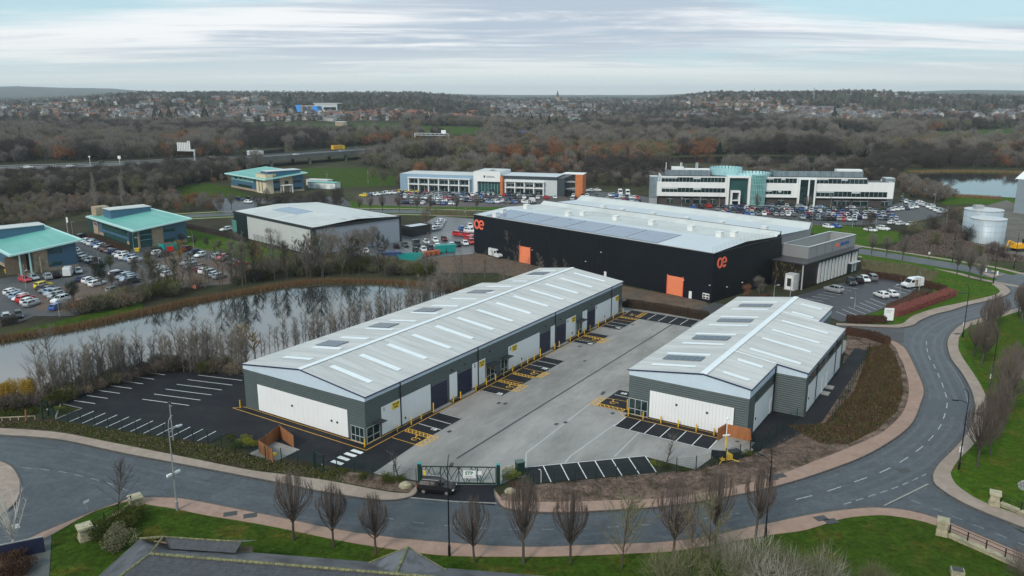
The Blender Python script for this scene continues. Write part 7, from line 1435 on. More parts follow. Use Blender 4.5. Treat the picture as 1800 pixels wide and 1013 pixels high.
# --- planting beds near the gates
pl = random.Random(3)
for i, (px, py, c, s, lab) in enumerate(((900, 838, 'lime', .8, 'lime green shrub beside the green kiosk'), (893, 843, 'lime', .6, 'lower lime green shrub beside the green kiosk'), (909, 858, 'beech', .7, 'dark shrub in front of the kiosk'), (405, 775, 'leaf', .6, 'spiky green plants in the bed before the car park'), (430, 779, 'lime', .75, 'yellow green shrub in the bed beside the timber enclosure'), (442, 784, 'lime', .8, 'bright yellow green shrub against the timber enclosure'), (415, 787, 'leaf', .8, 'dark green plants behind the mesh fence'), (105, 722, 'lime', .55, 'bright green shrub at the car park corner kerb'), (120, 726, 'leaf', .6, 'low green plants in the corner wedge bed'), (640, 842, 'leaf', .6, 'mixed low plants left of the sliding gate'), (675, 846, 'leaf', .8, 'speckled low shrubs left of the sliding gate'), (700, 849, 'leaf', .8, 'speckled low shrubs by the mossy boulder'), (600, 834, 'leaf', .6, 'low plants along the footpath edging'), (1152, 818, 'lime', .5, 'spiky green plants at the end of the white bays'), (1172, 826, 'leaf', .6, 'dark low plants beside the white bays'), (1200, 830, 'leaf', .5, 'low plants at the fence corner of the yard'), (1312, 800, 'leaf', .6, 'low plants behind the orange timber screens'))):
    tree(px, py, tree_proto(bush, 110 + i % 4, c, 'bark', H=1.2, W0=1.5, n=1400, Lr=(.08, .22), wid=(.05, .12), leafy=True), s, lab, 'bedding_shrub', 'shrub', names=('stems', 'leaves'), gz=.08)
for px, py, lab in ((701, 842, 'thin staked sapling left of the sliding gate'), (1172, 812, 'thin bare sapling at the end of the white bays')): tree(px, py, tree_proto(spindle, 40, 'grey', 'bark', H=3.2, W0=.5, n=60), 1, lab, 'sapling')
# --- hedges: dense leaf shells
def hedge(pts, w, h, c, label, n=60):
    line = img(*pts); rng = np.random.default_rng(len(label)); E = empty('hedge', line[0], 0, label, 'hedge'); V_ = []; core = MB()
    for a, cc_ in zip(line, line[1:]):
        L_ = (cc_ - a).length; m = int(L_ * (w + 2 * h) * n); d = (cc_ - a) / L_; nx = np.array([-d.y, d.x, 0]); s = rng.random(m) * L_; u = rng.random(m); y = np.where(u < .4, rng.uniform(-.5, .5, m) * w, np.where(u < .7, -.5 * w, .5 * w)); z = np.where(u < .4, h, rng.random(m) * h) + rng.normal(size=m) * .07; y = y + rng.normal(size=m) * .07
        P0 = np.array(a - line[0])[None] + np.array(d)[None] * s[:, None] + nx[None] * y[:, None]; P0[:, 2] = z; D = rng.normal(size=(m, 3)); D /= np.linalg.norm(D, axis=1)[:, None]; V_.append(fan(P0, D, rng.uniform(.1, .3, m), rng.uniform(.08, .2, m), rng))
        q = [a - line[0] + Vector(nx) * w * .44, a - line[0] - Vector(nx) * w * .44, cc_ - line[0] - Vector(nx) * w * .44, cc_ - line[0] + Vector(nx) * w * .44]; core.prism([(v.x, v.y) for v in q], 0, h * .93)
    link('leaves', tri_mesh('leaves', np.concatenate(V_), TW[c]), E); core.build('branches', TW[c], E)
hedge([(1570, 556), (1620, 538), (1672, 519)], 2.6, 1.5, 'hedge', 'bright red brown hedge along the car park and grass bank'); hedge([(1489, 566), (1556, 567)], 1.6, 1.3, 'beech', 'dark brown hedge beside the white totem sign'); hedge([(1487, 588), (1530, 595), (1560, 606)], 1.6, 1.4, 'beech', 'dark brown hedge at the corner of the scrub patch'); hedge([(1097, 538), (1170, 549), (1243, 562)], 2.2, 1.5, 'beech', 'brown hedge between the concrete yard and the gravel')
hedge([(1520, 486), (1560, 490), (1612, 500), (1660, 512)], 1.8, 1.3, 'beech', 'dark brown hedge behind the white van'); hedge([(1566, 544), (1600, 530), (1622, 518)], 2.4, .9, 'beech', 'low dark planting between the white cars and the red hedge'); hedge([(1300, 537), (1350, 524)], 1.5, 1.0, 'beech', 'dark hedge at the foot of the black warehouse side wall'); hedge([(320, 398), (400, 416), (432, 424)], 1.4, 1.2, 'dark', 'dark clipped hedge beside the grey warehouse car park')
hedge([(455, 365), (530, 368), (590, 368)], 2.5, 1.5, 'leaf', 'green hedge behind the grey warehouse roof'); hedge([(760, 376), (832, 380)], 3, 1.6, 'olive', 'olive hedge along the upper road'); hedge([(0, 573), (30, 567)], 2.0, 1.6, 'dark', 'dark clipped hedge at the pond corner of the car park'); hedge([(1215, 383), (1300, 388), (1390, 394)], 3, 1.8, 'dark', 'dark hedge between the black warehouse and the long white office')
hedge([(150, 416), (190, 430), (224, 444)], 1.8, .7, 'beech', 'low brown planting along the signed teal office wall'); hedge([(1480, 372), (1560, 372)], 2, 1.2, 'leaf', 'green planting along the long white office wall')
# --- rough growth and small trees round the pond and car parks
FALL = [tree_proto(spindle, 200 + i, ('grey', 'tan', 'pale', 'pale', 'tan', 'grey')[i], 'greybark', H=(8.0, 9.0, 7.0, 9.5, 7.5, 8.5)[i], W0=(.75, 1.0, .8, .7, 1.1, .9)[i], n=620, wid=(.012, .024)) for i in range(6)]
FALT = [tree_proto(spindle, 210 + i, ('dark', 'grey', 'olive', 'grey')[i], 'bark', H=(9.5, 10.5, 8.5, 9)[i], W0=(1.5, 1.8, 2.0, 1.6)[i], n=1200, wid=(.02, .035)) for i in range(4)]
GOLD = [tree_proto(spindle, 220 + i, 'gold', 'bark', H=5.5, W0=1.6, n=2600, wid=(.08, .18), Lr=(.15, .32)) for i in range(2)]
SHB = [tree_proto(bush, 240 + i, c, 'bark', H=2.6, W0=2.4, n=1300, Lr=(.3, .8), wid=(.03, .07)) for i, c in enumerate(('dark', 'olive', 'red', 'leaf', 'tan'))]
def scatter(poly, n, fn, rng):
    pts = [G(*p) for p in poly]; xs = [p.x for p in pts]; ys = [p.y for p in pts]; k = 0; tries = 0
    while k < n and tries < n * 60:
        tries += 1; x, y = rng.uniform(min(xs), max(xs)), rng.uniform(min(ys), max(ys)); ins = False
        for a, c in zip(pts, pts[1:] + pts[:1]):
            if (a.y > y) != (c.y > y) and x < (c.x - a.x) * (y - a.y) / (c.y - a.y) + a.x: ins = not ins
        if ins: fn(Vector((x, y, 0)), k); k += 1
s1_ = random.Random(8)
def sap(p, k, protos, lo, hi, where, grp, nm='alder_sapling'):
    s = s1_.uniform(lo, hi); c = azp_(p); tree(0, 0, protos[k % len(protos)], s, '%s %s bare sapling %s %s' % ('short' if s < lo + .33 * (hi - lo) else 'tall' if s > lo + .67 * (hi - lo) else 'middling', ('grey', 'tan', 'pale', 'ashen', 'sandy', 'smoky')[k % 6], where, 'near its pond path end' if c < 170 else 'near the open water' if c < 290 else 'near the golden sapling' if c < 450 else 'behind the front roof bays' if c < 600 else 'behind the rear roof bays'), nm, 'tree', grp, p=p)
def shr(p, k, idx, lo, hi, where, grp, protos=None, nm='bank_shrub', wd='tangled', cat='shrub'):
    s = s1_.uniform(lo, hi); c = azp_(p); q = idx[k % len(idx)]; tree(0, 0, (protos or SHB)[q], s, '%s %s %s %s %s' % ('small' if s < lo + .33 * (hi - lo) else 'large' if s > lo + .67 * (hi - lo) else 'middling', ('dark brown', 'olive', 'reddish', 'green', 'tan', 'grey')[q], wd, where, 'near the left pond end' if c < 180 else 'near the red car rows' if c < 330 else 'near the grass slope' if c < 470 else 'below the grey warehouse' if c < 640 else 'near the waste bins' if c < 800 else 'near the coral doors'), nm, cat, grp, p=p, names=('stems', 'twigs') if cat == 'shrub' else ('trunk', 'crown'))
def azp_(p): f = p.y * CP - (p.z - CAMH) * SP; return 900 + FPX * p.x / f
BANK = [(60, 715), (180, 684), (270, 653), (350, 656), (436, 658), (440, 632), (360, 640), (290, 640), (180, 668), (60, 698)]
scatter(BANK, 160, lambda p, k: sap(p, k, FALL, .6, 1.0, 'in the pond belt', 'bare saplings on the near pond bank'), s1_)
scatter([(440, 640), (620, 598), (760, 548), (800, 522), (775, 512), (700, 560), (600, 588), (500, 615)], 140, lambda p, k: sap(p, k, FALL, .55, .9, 'in the belt', 'bare saplings behind the long terrace'), s1_)
for i, (px, py, s, lab) in enumerate(((424, 634, 1.0, 'golden leaved sapling at the corner of the long terrace'), (344, 630, .8, 'golden leaved sapling half way along the pond belt'), (448, 632, .8, 'yellow green sapling beside the golden sapling'), (450, 478, 1.2, 'golden topped tree by the grass slope'), (318, 468, 1.1, 'orange leaved tree on the car park lane'))): tree(px, py, GOLD[i % 2], s, lab, 'golden_tree')
for px, py, s, lab in ((22, 706, 1.0, 'bushy golden tree by the pond path'), (46, 704, .9, 'bushy golden tree beside the tall green gate')): tree(px, py, tree_proto(bush, 250, 'gold', 'bark', H=4.2, W0=2.0, n=5200, Lr=(.12, .3), wid=(.06, .14), leafy=True), s, lab, 'golden_tree')
tree(98, 706, tree_proto(spindle, 231, 'grey', 'bark', H=11, W0=2.2, n=900), 1.0, 'tall bare tree at the near end of the pond', 'bare_tree'); tree(75, 700, tree_proto(spindle, 232, 'tan', 'bark', H=9, W0=2.4, n=900), 1.0, 'bushy bare tree beside the golden trees', 'bare_tree')
scatter([(0, 725), (90, 715), (180, 683), (290, 652), (430, 660), (430, 648), (290, 640), (150, 678), (60, 702), (0, 712)], 105, lambda p, k: shr(p, k, (0, 3, 4, 1, 4, 2), .4, .95, 'shrub on the near pond bank', 'shrubs on the near pond bank'), s1_)
FARB = [(110, 560), (240, 535), (330, 515), (430, 500), (520, 488), (600, 482), (660, 482), (760, 490), (760, 478), (700, 470), (640, 468), (590, 460), (500, 462), (460, 478), (400, 500), (300, 508), (230, 520), (130, 548)]
scatter(FARB, 105, lambda p, k: shr(p, k, (0, 1, 3, 1, 4), .8, 1.45, 'shrub on the far pond bank', 'shrubs on the far pond bank'), s1_)
scatter([(250, 525), (330, 508), (430, 492), (520, 482), (600, 476), (660, 478), (640, 466), (560, 462), (470, 478), (400, 495), (320, 492), (240, 510)], 48, lambda p, k: sap(p, k, FALT, .65, 1.0, 'in the far bank thicket', 'bare trees in the far bank thicket', 'bare_tree'), s1_)
scatter([(760, 482), (830, 472), (950, 490), (1040, 505), (900, 512), (800, 505)], 26, lambda p, k: shr(p, k, (1, 4, 1, 0), .6, .85, 'sapling in the clump behind the terrace', 'tan saplings behind the terrace', FALL, 'bare_tree', 'slim bare', 'tree'), s1_)
for i, (px, py, s) in enumerate(((849, 443, 1.1), (858, 446, 1.35), (868, 447, 1.3), (876, 447, 1.4), (893, 456, 1.1), (903, 458, 1.0), (911, 461, .9))): tree(px, py, FALL[(2, 5, 0)[i % 3]], s, 'bare pale tree against the black wall, %s from its coral letters' % ORD[i], 'bare_tree')
for i, (px, py, s, lab) in enumerate(((583, 458, 1.2, 'tall bare tan tree at the corner of the grey warehouse'), (478, 436, .8, 'spreading bare shrub tree along the grey warehouse fence'), (625, 440, .9, 'bare tan tree before the blue grey warehouse end'), (640, 438, .8, 'second bare tan tree before the blue grey warehouse end'), (655, 436, .85, 'third bare tan tree before the blue grey warehouse end'), (750, 402, .9, 'round tan tree beside the warehouse car park road'), (1526, 408, .9, 'dark bare tree behind the two white cars'), (1335, 517, .6, 'slim bare tree at the black warehouse side wall'), (1310, 527, .45, 'orange brown shrub tree at the warehouse side wall'))): tree(px, py, tree_proto(broad, 300 + i, ('tan', 'grey', 'tan', 'tan', 'tan', 'tan', 'dark', 'grey', 'rust')[i], 'bark', H=8, W0=2.6, n=1500, wid=(.025, .05), ct=.1), s, lab, 'bare_tree')
for i, (px, py, s) in enumerate(((197, 506, .5), (240, 488, .6), (262, 478, .55), (290, 462, .5), (168, 482, .6), (195, 478, .55), (262, 462, .5), (270, 502, .7), (180, 508, .8), (130, 535, .7))): tree(px, py, tree_proto(broad, 320 + i % 3, ('red', 'dark', 'leaf')[i % 3] if i < 8 else 'ever', 'bark', H=6.5, W0=2.0, n=1500, wid=(.025, .05), ct=.2), s * 1.2, 'small planted tree in the teal office car park, %s from the signed office' % ORD[i], 'car_park_tree', 'tree', 'trees in the teal office car park')
for i in range(7): tree(320 + 22 * i, 428 + 4.4 * i, tree_proto(broad, 320 + i % 3, 'dark', 'bark', H=6.5, W0=2.0, n=1500, wid=(.025, .05), ct=.2), .5, 'young bare tree on the grass slope, %s from the teal enclosure' % ORD[i], 'young_tree', 'tree', 'young trees on the grass slope')
scatter([(380, 510), (520, 492), (600, 488), (690, 490), (760, 497), (760, 490), (600, 482), (500, 486), (380, 502)], 30, lambda p, k: sap(p, k, FALT, .9, 1.25, 'above the far reeds', 'bare trees above the far reeds', 'bare_tree'), s1_)
# --- reeds round the pond, rough grass
def blades(name, poly_line, w, n, c, hr, label=None, wd=(.03, .07)):
    rng = np.random.default_rng(len(poly_line) * 7 + n); ln = smoothline(img(*poly_line), 8); A = np.array([tuple(p) for p in ln]); seg = np.linalg.norm(np.diff(A, axis=0), axis=1); k = rng.choice(len(seg), n, p=seg / seg.sum()); f = rng.random(n)[:, None]; P0 = A[k] * (1 - f) + A[k + 1] * f; T = A[k + 1] - A[k]; T /= np.linalg.norm(T, axis=1)[:, None]; Nn = np.stack([-T[:, 1], T[:, 0], 0 * T[:, 0]], 1); P0 = P0 + Nn * (rng.normal(size=n) * w * .4)[:, None]; D = np.tile([0, 0, 1.], (n, 1)) + rng.normal(size=(n, 3)) * .22; D /= np.linalg.norm(D, axis=1)[:, None]
    o = link(name, tri_mesh(name, fan(P0, D, rng.uniform(*hr, n), rng.uniform(*wd, n), rng), TW[c])); tag(o, label, 'reeds' if label else None, None, 'stuff')
blades('reeds', [(-120, 622), (0, 599), (130, 577), (250, 551), (330, 533), (430, 515), (520, 500), (600, 496), (700, 499), (770, 507), (830, 516)], 2.4, 24000, 'reed', (.5, 1.3), 'brown dead reeds fringing the far pond edge', (.05, .12)); blades('reeds', [(1620, 344), (1690, 346), (1760, 350)], 4, 3500, 'reed', (.8, 1.6), 'brown reeds at the near edge of the right hand lake', (.1, .25)); blades('reeds', [(1600, 303), (1690, 302), (1800, 304)], 6, 2500, 'reed', (.8, 1.6), 'brown reeds at the far edge of the right hand lake', (.15, .3))
def tufts(name, poly, n, c, hr, wd, label):
    rng = np.random.default_rng(n); pts = np.array([tuple(G(*p))[:2] for p in poly]); lo, hi = pts.min(0), pts.max(0); out_ = []
    while sum(len(o) for o in out_) < n:
        q = rng.uniform(lo, hi, (n, 2)); ins = np.zeros(n, bool)
        for a, c_ in zip(pts, np.roll(pts, -1, 0)):
            cond = ((a[1] > q[:, 1]) != (c_[1] > q[:, 1])); xx = (c_[0] - a[0]) * (q[:, 1] - a[1]) / (c_[1] - a[1] + 1e-12) + a[0]; ins ^= cond & (q[:, 0] < xx)
        out_.append(q[ins])
    q = np.concatenate(out_)[:n]; P0 = np.c_[q, np.full(n, .06)]; D = np.tile([0, 0, 1.], (n, 1)) + rng.normal(size=(n, 3)) * .5; D /= np.linalg.norm(D, axis=1)[:, None]; o = link(name, tri_mesh(name, fan(P0, D, rng.uniform(*hr, n), rng.uniform(*wd, n), rng), TW[c])); tag(o, label, 'plants', None, 'stuff')
SCP = [(1524, 612), (1560, 606), (1572, 622), (1582, 650), (1588, 690), (1576, 725), (1540, 757), (1490, 782), (1440, 780), (1385, 750), (1450, 745), (1500, 690), (1520, 640)]
tufts('scrub', SCP, 15000, 'leaf', (.08, .3), (.06, .18), 'low brambles covering the patch beside the short terrace'); tufts('scrub', SCP, 3500, 'tan', (.1, .35), (.04, .12), 'pale dead stems in the scrub patch'); tufts('scrub', SCP, 6000, 'beech', (.2, .55), (.1, .3), 'brown dead growth in the scrub patch'); tufts('scrub', [(1160, 834), (1335, 800), (1400, 760), (1500, 775), (1435, 806), (1340, 838), (1200, 868), (1000, 880), (900, 876), (940, 858)], 7000, 'red', (.08, .25), (.06, .2), 'sparse brown stalks on the soil bank')
tufts('scrub', [(0, 745), (97, 742), (240, 766), (366, 784), (470, 808), (600, 832), (590, 846), (436, 824), (336, 803), (201, 776), (101, 757), (0, 750)], 9000, 'leaf', (.1, .35), (.06, .2), 'rough green growth along the bank before the car park fence'); tufts('scrub', [(0, 745), (97, 742), (240, 766), (366, 784), (470, 808), (600, 832), (720, 858), (690, 865), (600, 849), (436, 824), (336, 803), (201, 776), (101, 757), (0, 750)], 5000, 'tan', (.1, .3), (.06, .2), 'dry grass stems along the front bank')
tufts('scrub', [(-60, 735), (60, 730), (110, 706), (180, 680), (290, 646), (440, 655), (430, 640), (290, 636), (100, 696), (-60, 712)], 9000, 'leaf', (.15, .5), (.08, .22), 'rough grass on the near pond bank')
tufts('lawn_grass', [(95, 945), (240, 892), (302, 897), (470, 928), (600, 955), (788, 981), (919, 983), (1137, 976), (1344, 946), (1475, 918), (1569, 911), (1640, 926), (1720, 965), (1800, 1013), (1500, 1030), (900, 1030), (400, 1030), (90, 1030)], 60000, 'leaf', (.03, .10), (.03, .08), 'short uneven grass of the front verge')

tufts('lawn_grass', [(1690, 600), (1705, 578), (1800, 548), (1800, 905), (1760, 890), (1715, 872), (1685, 845), (1690, 810), (1740, 745), (1742, 715), (1715, 656)], 45000, 'leaf', (.03, .12), (.04, .10), 'short uneven grass of the lawn inside the bend')
# ================================================================ motorway, woods, town, hills
MZ = 6.0
mw_pts = [(-260, 306), (-100, 300), (0, 296), (110, 293), (210, 288.5), (330, 283), (430, 278), (560, 269), (680, 260), (770, 251), (860, 243), (960, 230), (1080, 214)]
mw = smoothline([G(x, y, MZ) for x, y in mw_pts], 8); m_mway = mat('motorway_asphalt', (.085, .085, .09), .8, .12, .1); m_vconc = mat('viaduct_concrete', (.16, .155, .145), .85, .15, .3, stain=.3); m_bank = mat('embankment_scrub', (.045, .042, .026), .95, .4, .3)
b = MB(); A_, B_ = offset(mw, 11.5), offset(mw, -11.5)
for i in range(len(mw) - 1): b.face([(B_[i].x, B_[i].y, MZ), (B_[i + 1].x, B_[i + 1].y, MZ), (A_[i + 1].x, A_[i + 1].y, MZ), (A_[i].x, A_[i].y, MZ)])
mwo = tag(b.build('motorway', m_mway), kind='structure')
v0, v1 = 44, 66                                       # the viaduct part of the line
b = MB(); C_, D_ = offset(mw, 28), offset(mw, -28)
for i in range(len(mw) - 1):
    if v0 <= i < v1: continue
    for e, f, s in ((A_, C_, 1), (B_, D_, -1)):
        q = [(e[i].x, e[i].y, MZ - .02), (e[i + 1].x, e[i + 1].y, MZ - .02), (f[i + 1].x, f[i + 1].y, -.1), (f[i].x, f[i].y, -.1)]; b.face(q if s > 0 else q[::-1])
b.build('embankment', m_bank, mwo)
VI = empty('viaduct', (0, 0, 0), 0, 'grey concrete motorway viaduct on stout piers beyond the teal roofed office', 'bridge')
b = MB()
for i in range(v0, v1):
    for e, f in ((B_, 1), (A_, -1)):
        q = [(e[i].x, e[i].y, MZ - 2.0), (e[i + 1].x, e[i + 1].y, MZ - 2.0), (e[i + 1].x, e[i + 1].y, MZ + .9), (e[i].x, e[i].y, MZ + .9)]; b.face(q if f > 0 else q[::-1])
    b.face([(B_[i].x, B_[i].y, MZ - 2), (A_[i].x, A_[i].y, MZ - 2), (A_[i + 1].x, A_[i + 1].y, MZ - 2), (B_[i + 1].x, B_[i + 1].y, MZ - 2)])
b.build('deck', m_vconc, VI)
for i in range(v0 + 2, v1, 4):
    for e in (offset(mw, 9), offset(mw, -10)): q = MB(); q.lathe([(1.3, -.1), (1.2, .4), (1.1, MZ - 2.02)], (e[i].x, e[i].y, 0), 12); q.build('pier', m_vconc, VI)
m_barr = mat('crash_barrier', (.30, .31, .32), .5, .1, 1, metal=.3)
for d in (11.2, 0, -11.2):
    b = MB(); l = offset(mw, d)
    for i in range(len(l) - 1):
        if v0 <= i < v1 and d: continue
        b.face([(l[i].x, l[i].y, MZ + .45), (l[i + 1].x, l[i + 1].y, MZ + .45), (l[i + 1].x, l[i + 1].y, MZ + .85), (l[i].x, l[i].y, MZ + .85)])
    b.build('crash_barrier', m_barr, mwo)
for d in (8.4, 5, -5, -8.4): strip(MB(), offset(mw, d), .12, MZ + .006).build('lane_line', m_line, mwo)
def near_mw(px):
    best = min(range(len(mw) - 1), key=lambda i: abs(azp(mw[i]) - px)); p, q = mw[best], mw[best + 1]; return p, math.atan2(q.y - p.y, q.x - p.x)
def azp(p): f = p.y * CP - (p.z - CAMH) * SP; return 900 + FPX * p.x / f
for i, (px, d, c, kd, lab) in enumerate(((50, -6, 'w', 'SUV', 'white SUV on the motorway, at the far left end'), (98, -6, 'w', 'estate', 'first white estate of a close pair on the motorway'), (120, -6, 'w', 'estate', 'second white estate of a close pair on the motorway'), (179, 6, 'd', 'SUV', 'dark SUV on the motorway beside the square sign'), (325, -6, 's', 'hatchback', 'silver hatchback under the slatted motorway sign'), (363, -8, 'd', 'saloon', 'dark saloon just past the slatted motorway sign'), (373, 6, 'w', 'SUV', 'white SUV just past the slatted motorway sign'), (503, -6, 'w', 'saloon', 'white saloon on the viaduct'), (588, -6, 's', 'SUV', 'silver SUV on the viaduct near the yellow lorry'), (640, 6, 'g', 'hatchback', 'grey hatchback beyond the viaduct'), (672, -6, 'w', 'SUV', 'white SUV at the end of the viaduct'), (716, 6, 'w', 'SUV', 'white SUV before the motorway gantry'), (756, -6, 'w', 'hatchback', 'white hatchback under the motorway gantry'), (817, 6, 'l', 'SUV', 'pale blue car beyond the motorway gantry'), (862, -6, 'w', 'SUV', 'white car beside the blue lorry'), (900, 6, 'w', 'SUV', 'white car near the blue motorway sign'), (940, -6, 'w', 'hatchback', 'white car past the blue motorway sign'))):
    p, a = near_mw(px); car(p + Vector((-math.sin(a) * d, math.cos(a) * d, 0)), a, c, kd, lab, 'cars on the motorway', False)
def lorry(px, d, cm, km, label):
    p, a = near_mw(px); E = empty('lorry', p + Vector((-math.sin(a) * d, math.cos(a) * d, 0)), a, label, 'lorry'); part('trailer', cm, E, (-5.5, 3.2, -1.25, 1.25, 1.0, 4.0)); part('cab', km, E, (3.5, 5.6, -1.2, 1.2, .6, 3.4)); part('windscreen', m_cglass, E, (5.605, 5.65, -1.05, 1.05, 1.9, 3.0))
    for x in (-4.5, -3.2, 2.2, 4.6): part('axle', m_tyre, E, (x - .5, x + .5, -1.2, 1.2, .02, .98))
lorry(843, -8, mat('lorry_blue', (.04, .07, .30), .5, .1, 1), PAINT['w'][1], 'white lorry with a blue trailer on the motorway'); lorry(611, 8, mat('lorry_yellow', (.7, .36, .02), .5, .1, 1), PAINT['y'][1], 'yellow lorry on the motorway viaduct'); lorry(458, 8, PAINT['w'][1], PAINT['w'][1], 'white box lorry at the start of the viaduct')
# signs over and beside the motorway
p, a = near_mw(338); p = G(343, 284, MZ); E = empty('slatted_sign', p, R_(-12), 'large white slatted cantilever sign seen from behind beside the motorway', 'sign'); b = MB(); b.tube((0, 0, -6), (0, 0, 7), .55, .45, 10); b.build('post', m_alu, E); part('arm', m_alu, E, (-11.5, .6, -.4, .4, 6.2, 7.4)); part('back_panel', m_coping, E, (-11, -2.5, -.42, -.2, 7.6, 11.4)); 
for k in range(8): x = -11 + 1.18 * k; part('slat', m_signw, E, (x, x + .62, -.75, -.43, 6.3, 11.6 if k < 6 else 12.6))
for k in range(6): x = -10.5 + 1.3 * k; part('lattice', m_dk, E, (x, x + .8, -.46, -.41, 6.45, 7.2))
p0, a = near_mw(757); E = empty('motorway_gantry', p0, a + math.pi / 2, 'grey lattice gantry with dark and white panels spanning the motorway', 'gantry')
for x in (-17, 17): part('leg', m_alu, E, (x - .4, x + .4, -.4, .4, -4, 8.0))
part('lower_beam', m_alu, E, (-17, 17, -.5, .5, 6.4, 6.8)); part('upper_beam', m_alu, E, (-17, 17, -.5, .5, 8.01, 8.4))
for k in range(15): x = -16 + 32 * k / 14; b = MB(); b.tube((x, 0, 6.8), (x + (1.1 if k % 2 else -1.1), 0, 8.0), .14, .14, 4); b.build('lattice', m_alu, E)
part('signal_panel', m_signw, E, (-14, -9.5, -.8, -.5, 8.5, 11.2)); part('signal_panel', m_dk, E, (8.5, 13, -.8, -.5, 8.5, 11.2))
p0 = G(918, 242, MZ); E = empty('motorway_sign', p0, R_(10), 'blue motorway direction sign near the dark conifers', 'sign'); part('panel', mat('sign_blue', (.03, .14, .42), .5, .1, 1), E, (-2.6, 2.6, -.1, .1, 3, 6.4)); part('leg', m_alu, E, (-2, -1.8, -.1, .1, -2, 2.99)); part('leg', m_alu, E, (1.8, 2, -.1, .1, -2, 2.99))
for px, py, h, lab in ((211, 289, 5, 'white square sign on a post beside the motorway'), (159, 291, 5.5, 'slim white camera post beside the motorway')): E = empty('motorway_sign', G(px, py, MZ), 0, lab, 'sign'); part('post', m_alu, E, (-.12, .12, -.12, .12, -2, h)); part('plate', m_signw, E, (-.9, .9, -.2, -.1, h - 1.8, h) if px > 200 else (-.5, .5, -.2, -.1, h - .7, h))
for px, py, h, lab in ((867, 246, 14, 'tall thin mast beside the motorway'), (725, 253, 12, 'thin lamp mast before the motorway gantry'), (1254, 228, 10, 'thin mast in the woods')): o = MB().tube((0, 0, 0), (0, 0, h), .2, .12, 6).build('mast', m_galv); o.location = GT(px, py); tag(o, lab, 'mast')
# ---------------- woods
def inpoly(px, py, poly):
    r = False
    for (x0, y0), (x1, y1) in zip(poly, poly[1:] + poly[:1]):
        if (y0 > py) != (y1 > py) and px < (x1 - x0) * (py - y0) / (y1 - y0) + x0: r = not r
    return r
CLEAR = [[(-300, 325), (-300, 285), (0, 287), (220, 280), (330, 276), (450, 272), (560, 262), (690, 253), (780, 246), (880, 237), (980, 222), (1080, 206), (1090, 218), (960, 240), (880, 252), (780, 264), (690, 275), (600, 300), (520, 300), (450, 292), (340, 292), (230, 296), (215, 312)],
    [(395, 380), (395, 330), (440, 300), (530, 290), (640, 292), (700, 306), (700, 340), (620, 345)], [(300, 355), (320, 325), (400, 320), (450, 345)], [(600, 400), (600, 345), (700, 330), (980, 336), (1005, 330), (1140, 330), (1150, 345), (1580, 345), (1600, 348), (1680, 352), (1800, 340), (1900, 340), (1900, 1013), (0, 1013), (0, 378), (140, 372), (300, 372)],
    [(1585, 350), (1590, 302), (1660, 296), (1900, 298), (1900, 352)], [(1175, 310), (1175, 274), (1330, 271), (1530, 277), (1530, 306)], [(410, 236), (425, 217), (700, 215), (725, 228), (770, 230), (780, 244), (590, 244)], [(735, 246), (735, 221), (860, 224), (855, 244)], [(1465, 256), (1470, 236), (1548, 230), (1550, 254)], [(1620, 256), (1620, 232), (1790, 226), (1795, 256)], [(1375, 250), (1375, 230), (1455, 230), (1455, 250)], [(1232, 248), (1232, 226), (1280, 224), (1285, 248)], [(680, 305), (685, 282), (760, 280), (900, 284), (1200, 288), (1200, 300), (900, 298)], [(415, 284), (420, 264), (505, 258), (510, 280)], [(1590, 310), (1590, 296), (1800, 296), (1800, 310)], [(1580, 352), (1540, 330), (1590, 330)], [(140, 345), (0, 345), (0, 372), (110, 372)]]
TOWN = [[(0, 216), (0, 183), (280, 175), (460, 172), (560, 200), (700, 195), (870, 215), (600, 219), (420, 218), (280, 224), (100, 222)], [(860, 212), (860, 182), (1000, 178), (1130, 182), (1130, 205), (1000, 214)], [(1190, 212), (1200, 178), (1350, 176), (1500, 186), (1800, 188), (1800, 214), (1640, 210), (1450, 218), (1300, 205)]]
def groundpx(x, y, z): f = y * CP - (z - CAMH) * SP; return 900 + FPX * x / f, 506.5 - FPX * (y * SP + (z - CAMH) * CP) / f
def in_town(c, r_): return any(inpoly(c, r_, q) for q in TOWN)
WOODS = {}
def wood_proto(kind, seed, c, **kw):
    b, V_ = kind(seed, **kw); bm = b.mesh('wood_trunk', TW['bark']); n = len(V_) // 3; J = MB(); me = bpy.data.meshes.new('wood_tree'); nv = len(b.v); allv = np.concatenate([np.array(b.v), V_]); faces = [tuple(f) for f in b.f] + [(nv + 3 * i, nv + 3 * i + 1, nv + 3 * i + 2) for i in range(n)]
    me.from_pydata(allv.tolist(), [], faces); me.materials.append(TW['bark']); me.materials.append(TW[c]); me.polygons.foreach_set('material_index', [0] * len(b.f) + [1] * n); me.update(); bpy.data.meshes.remove(bm); return me
WC = bpy.data.collections.new('woodland_stock'); WL = []
for i, (k, c, kw) in enumerate(((broad, 'grey', dict(H=11, W0=4.6)), (broad, 'dark', dict(H=10, W0=5.0)), (broad, 'olive', dict(H=10.5, W0=4.4)), (broad, 'rust', dict(H=9, W0=4.2)), (broad, 'grey', dict(H=12.5, W0=5.4)), (broad, 'red', dict(H=8, W0=4.2)), (broad, 'tan', dict(H=10, W0=4.6)), (conifer, 'ever', dict(H=11, W0=3.4)), (broad, 'dark', dict(H=9, W0=5.2)), (broad, 'dark', dict(H=12, W0=5))))  :
    if k is broad: kw.update(n=1300, wid=(.07, .15), ct=.08, nl=15)
    o = bpy.data.objects.new('woodland_tree_%02d' % i, wood_proto(k, 400 + i, c, **kw)); WC.objects.link(o); WL.append(o)
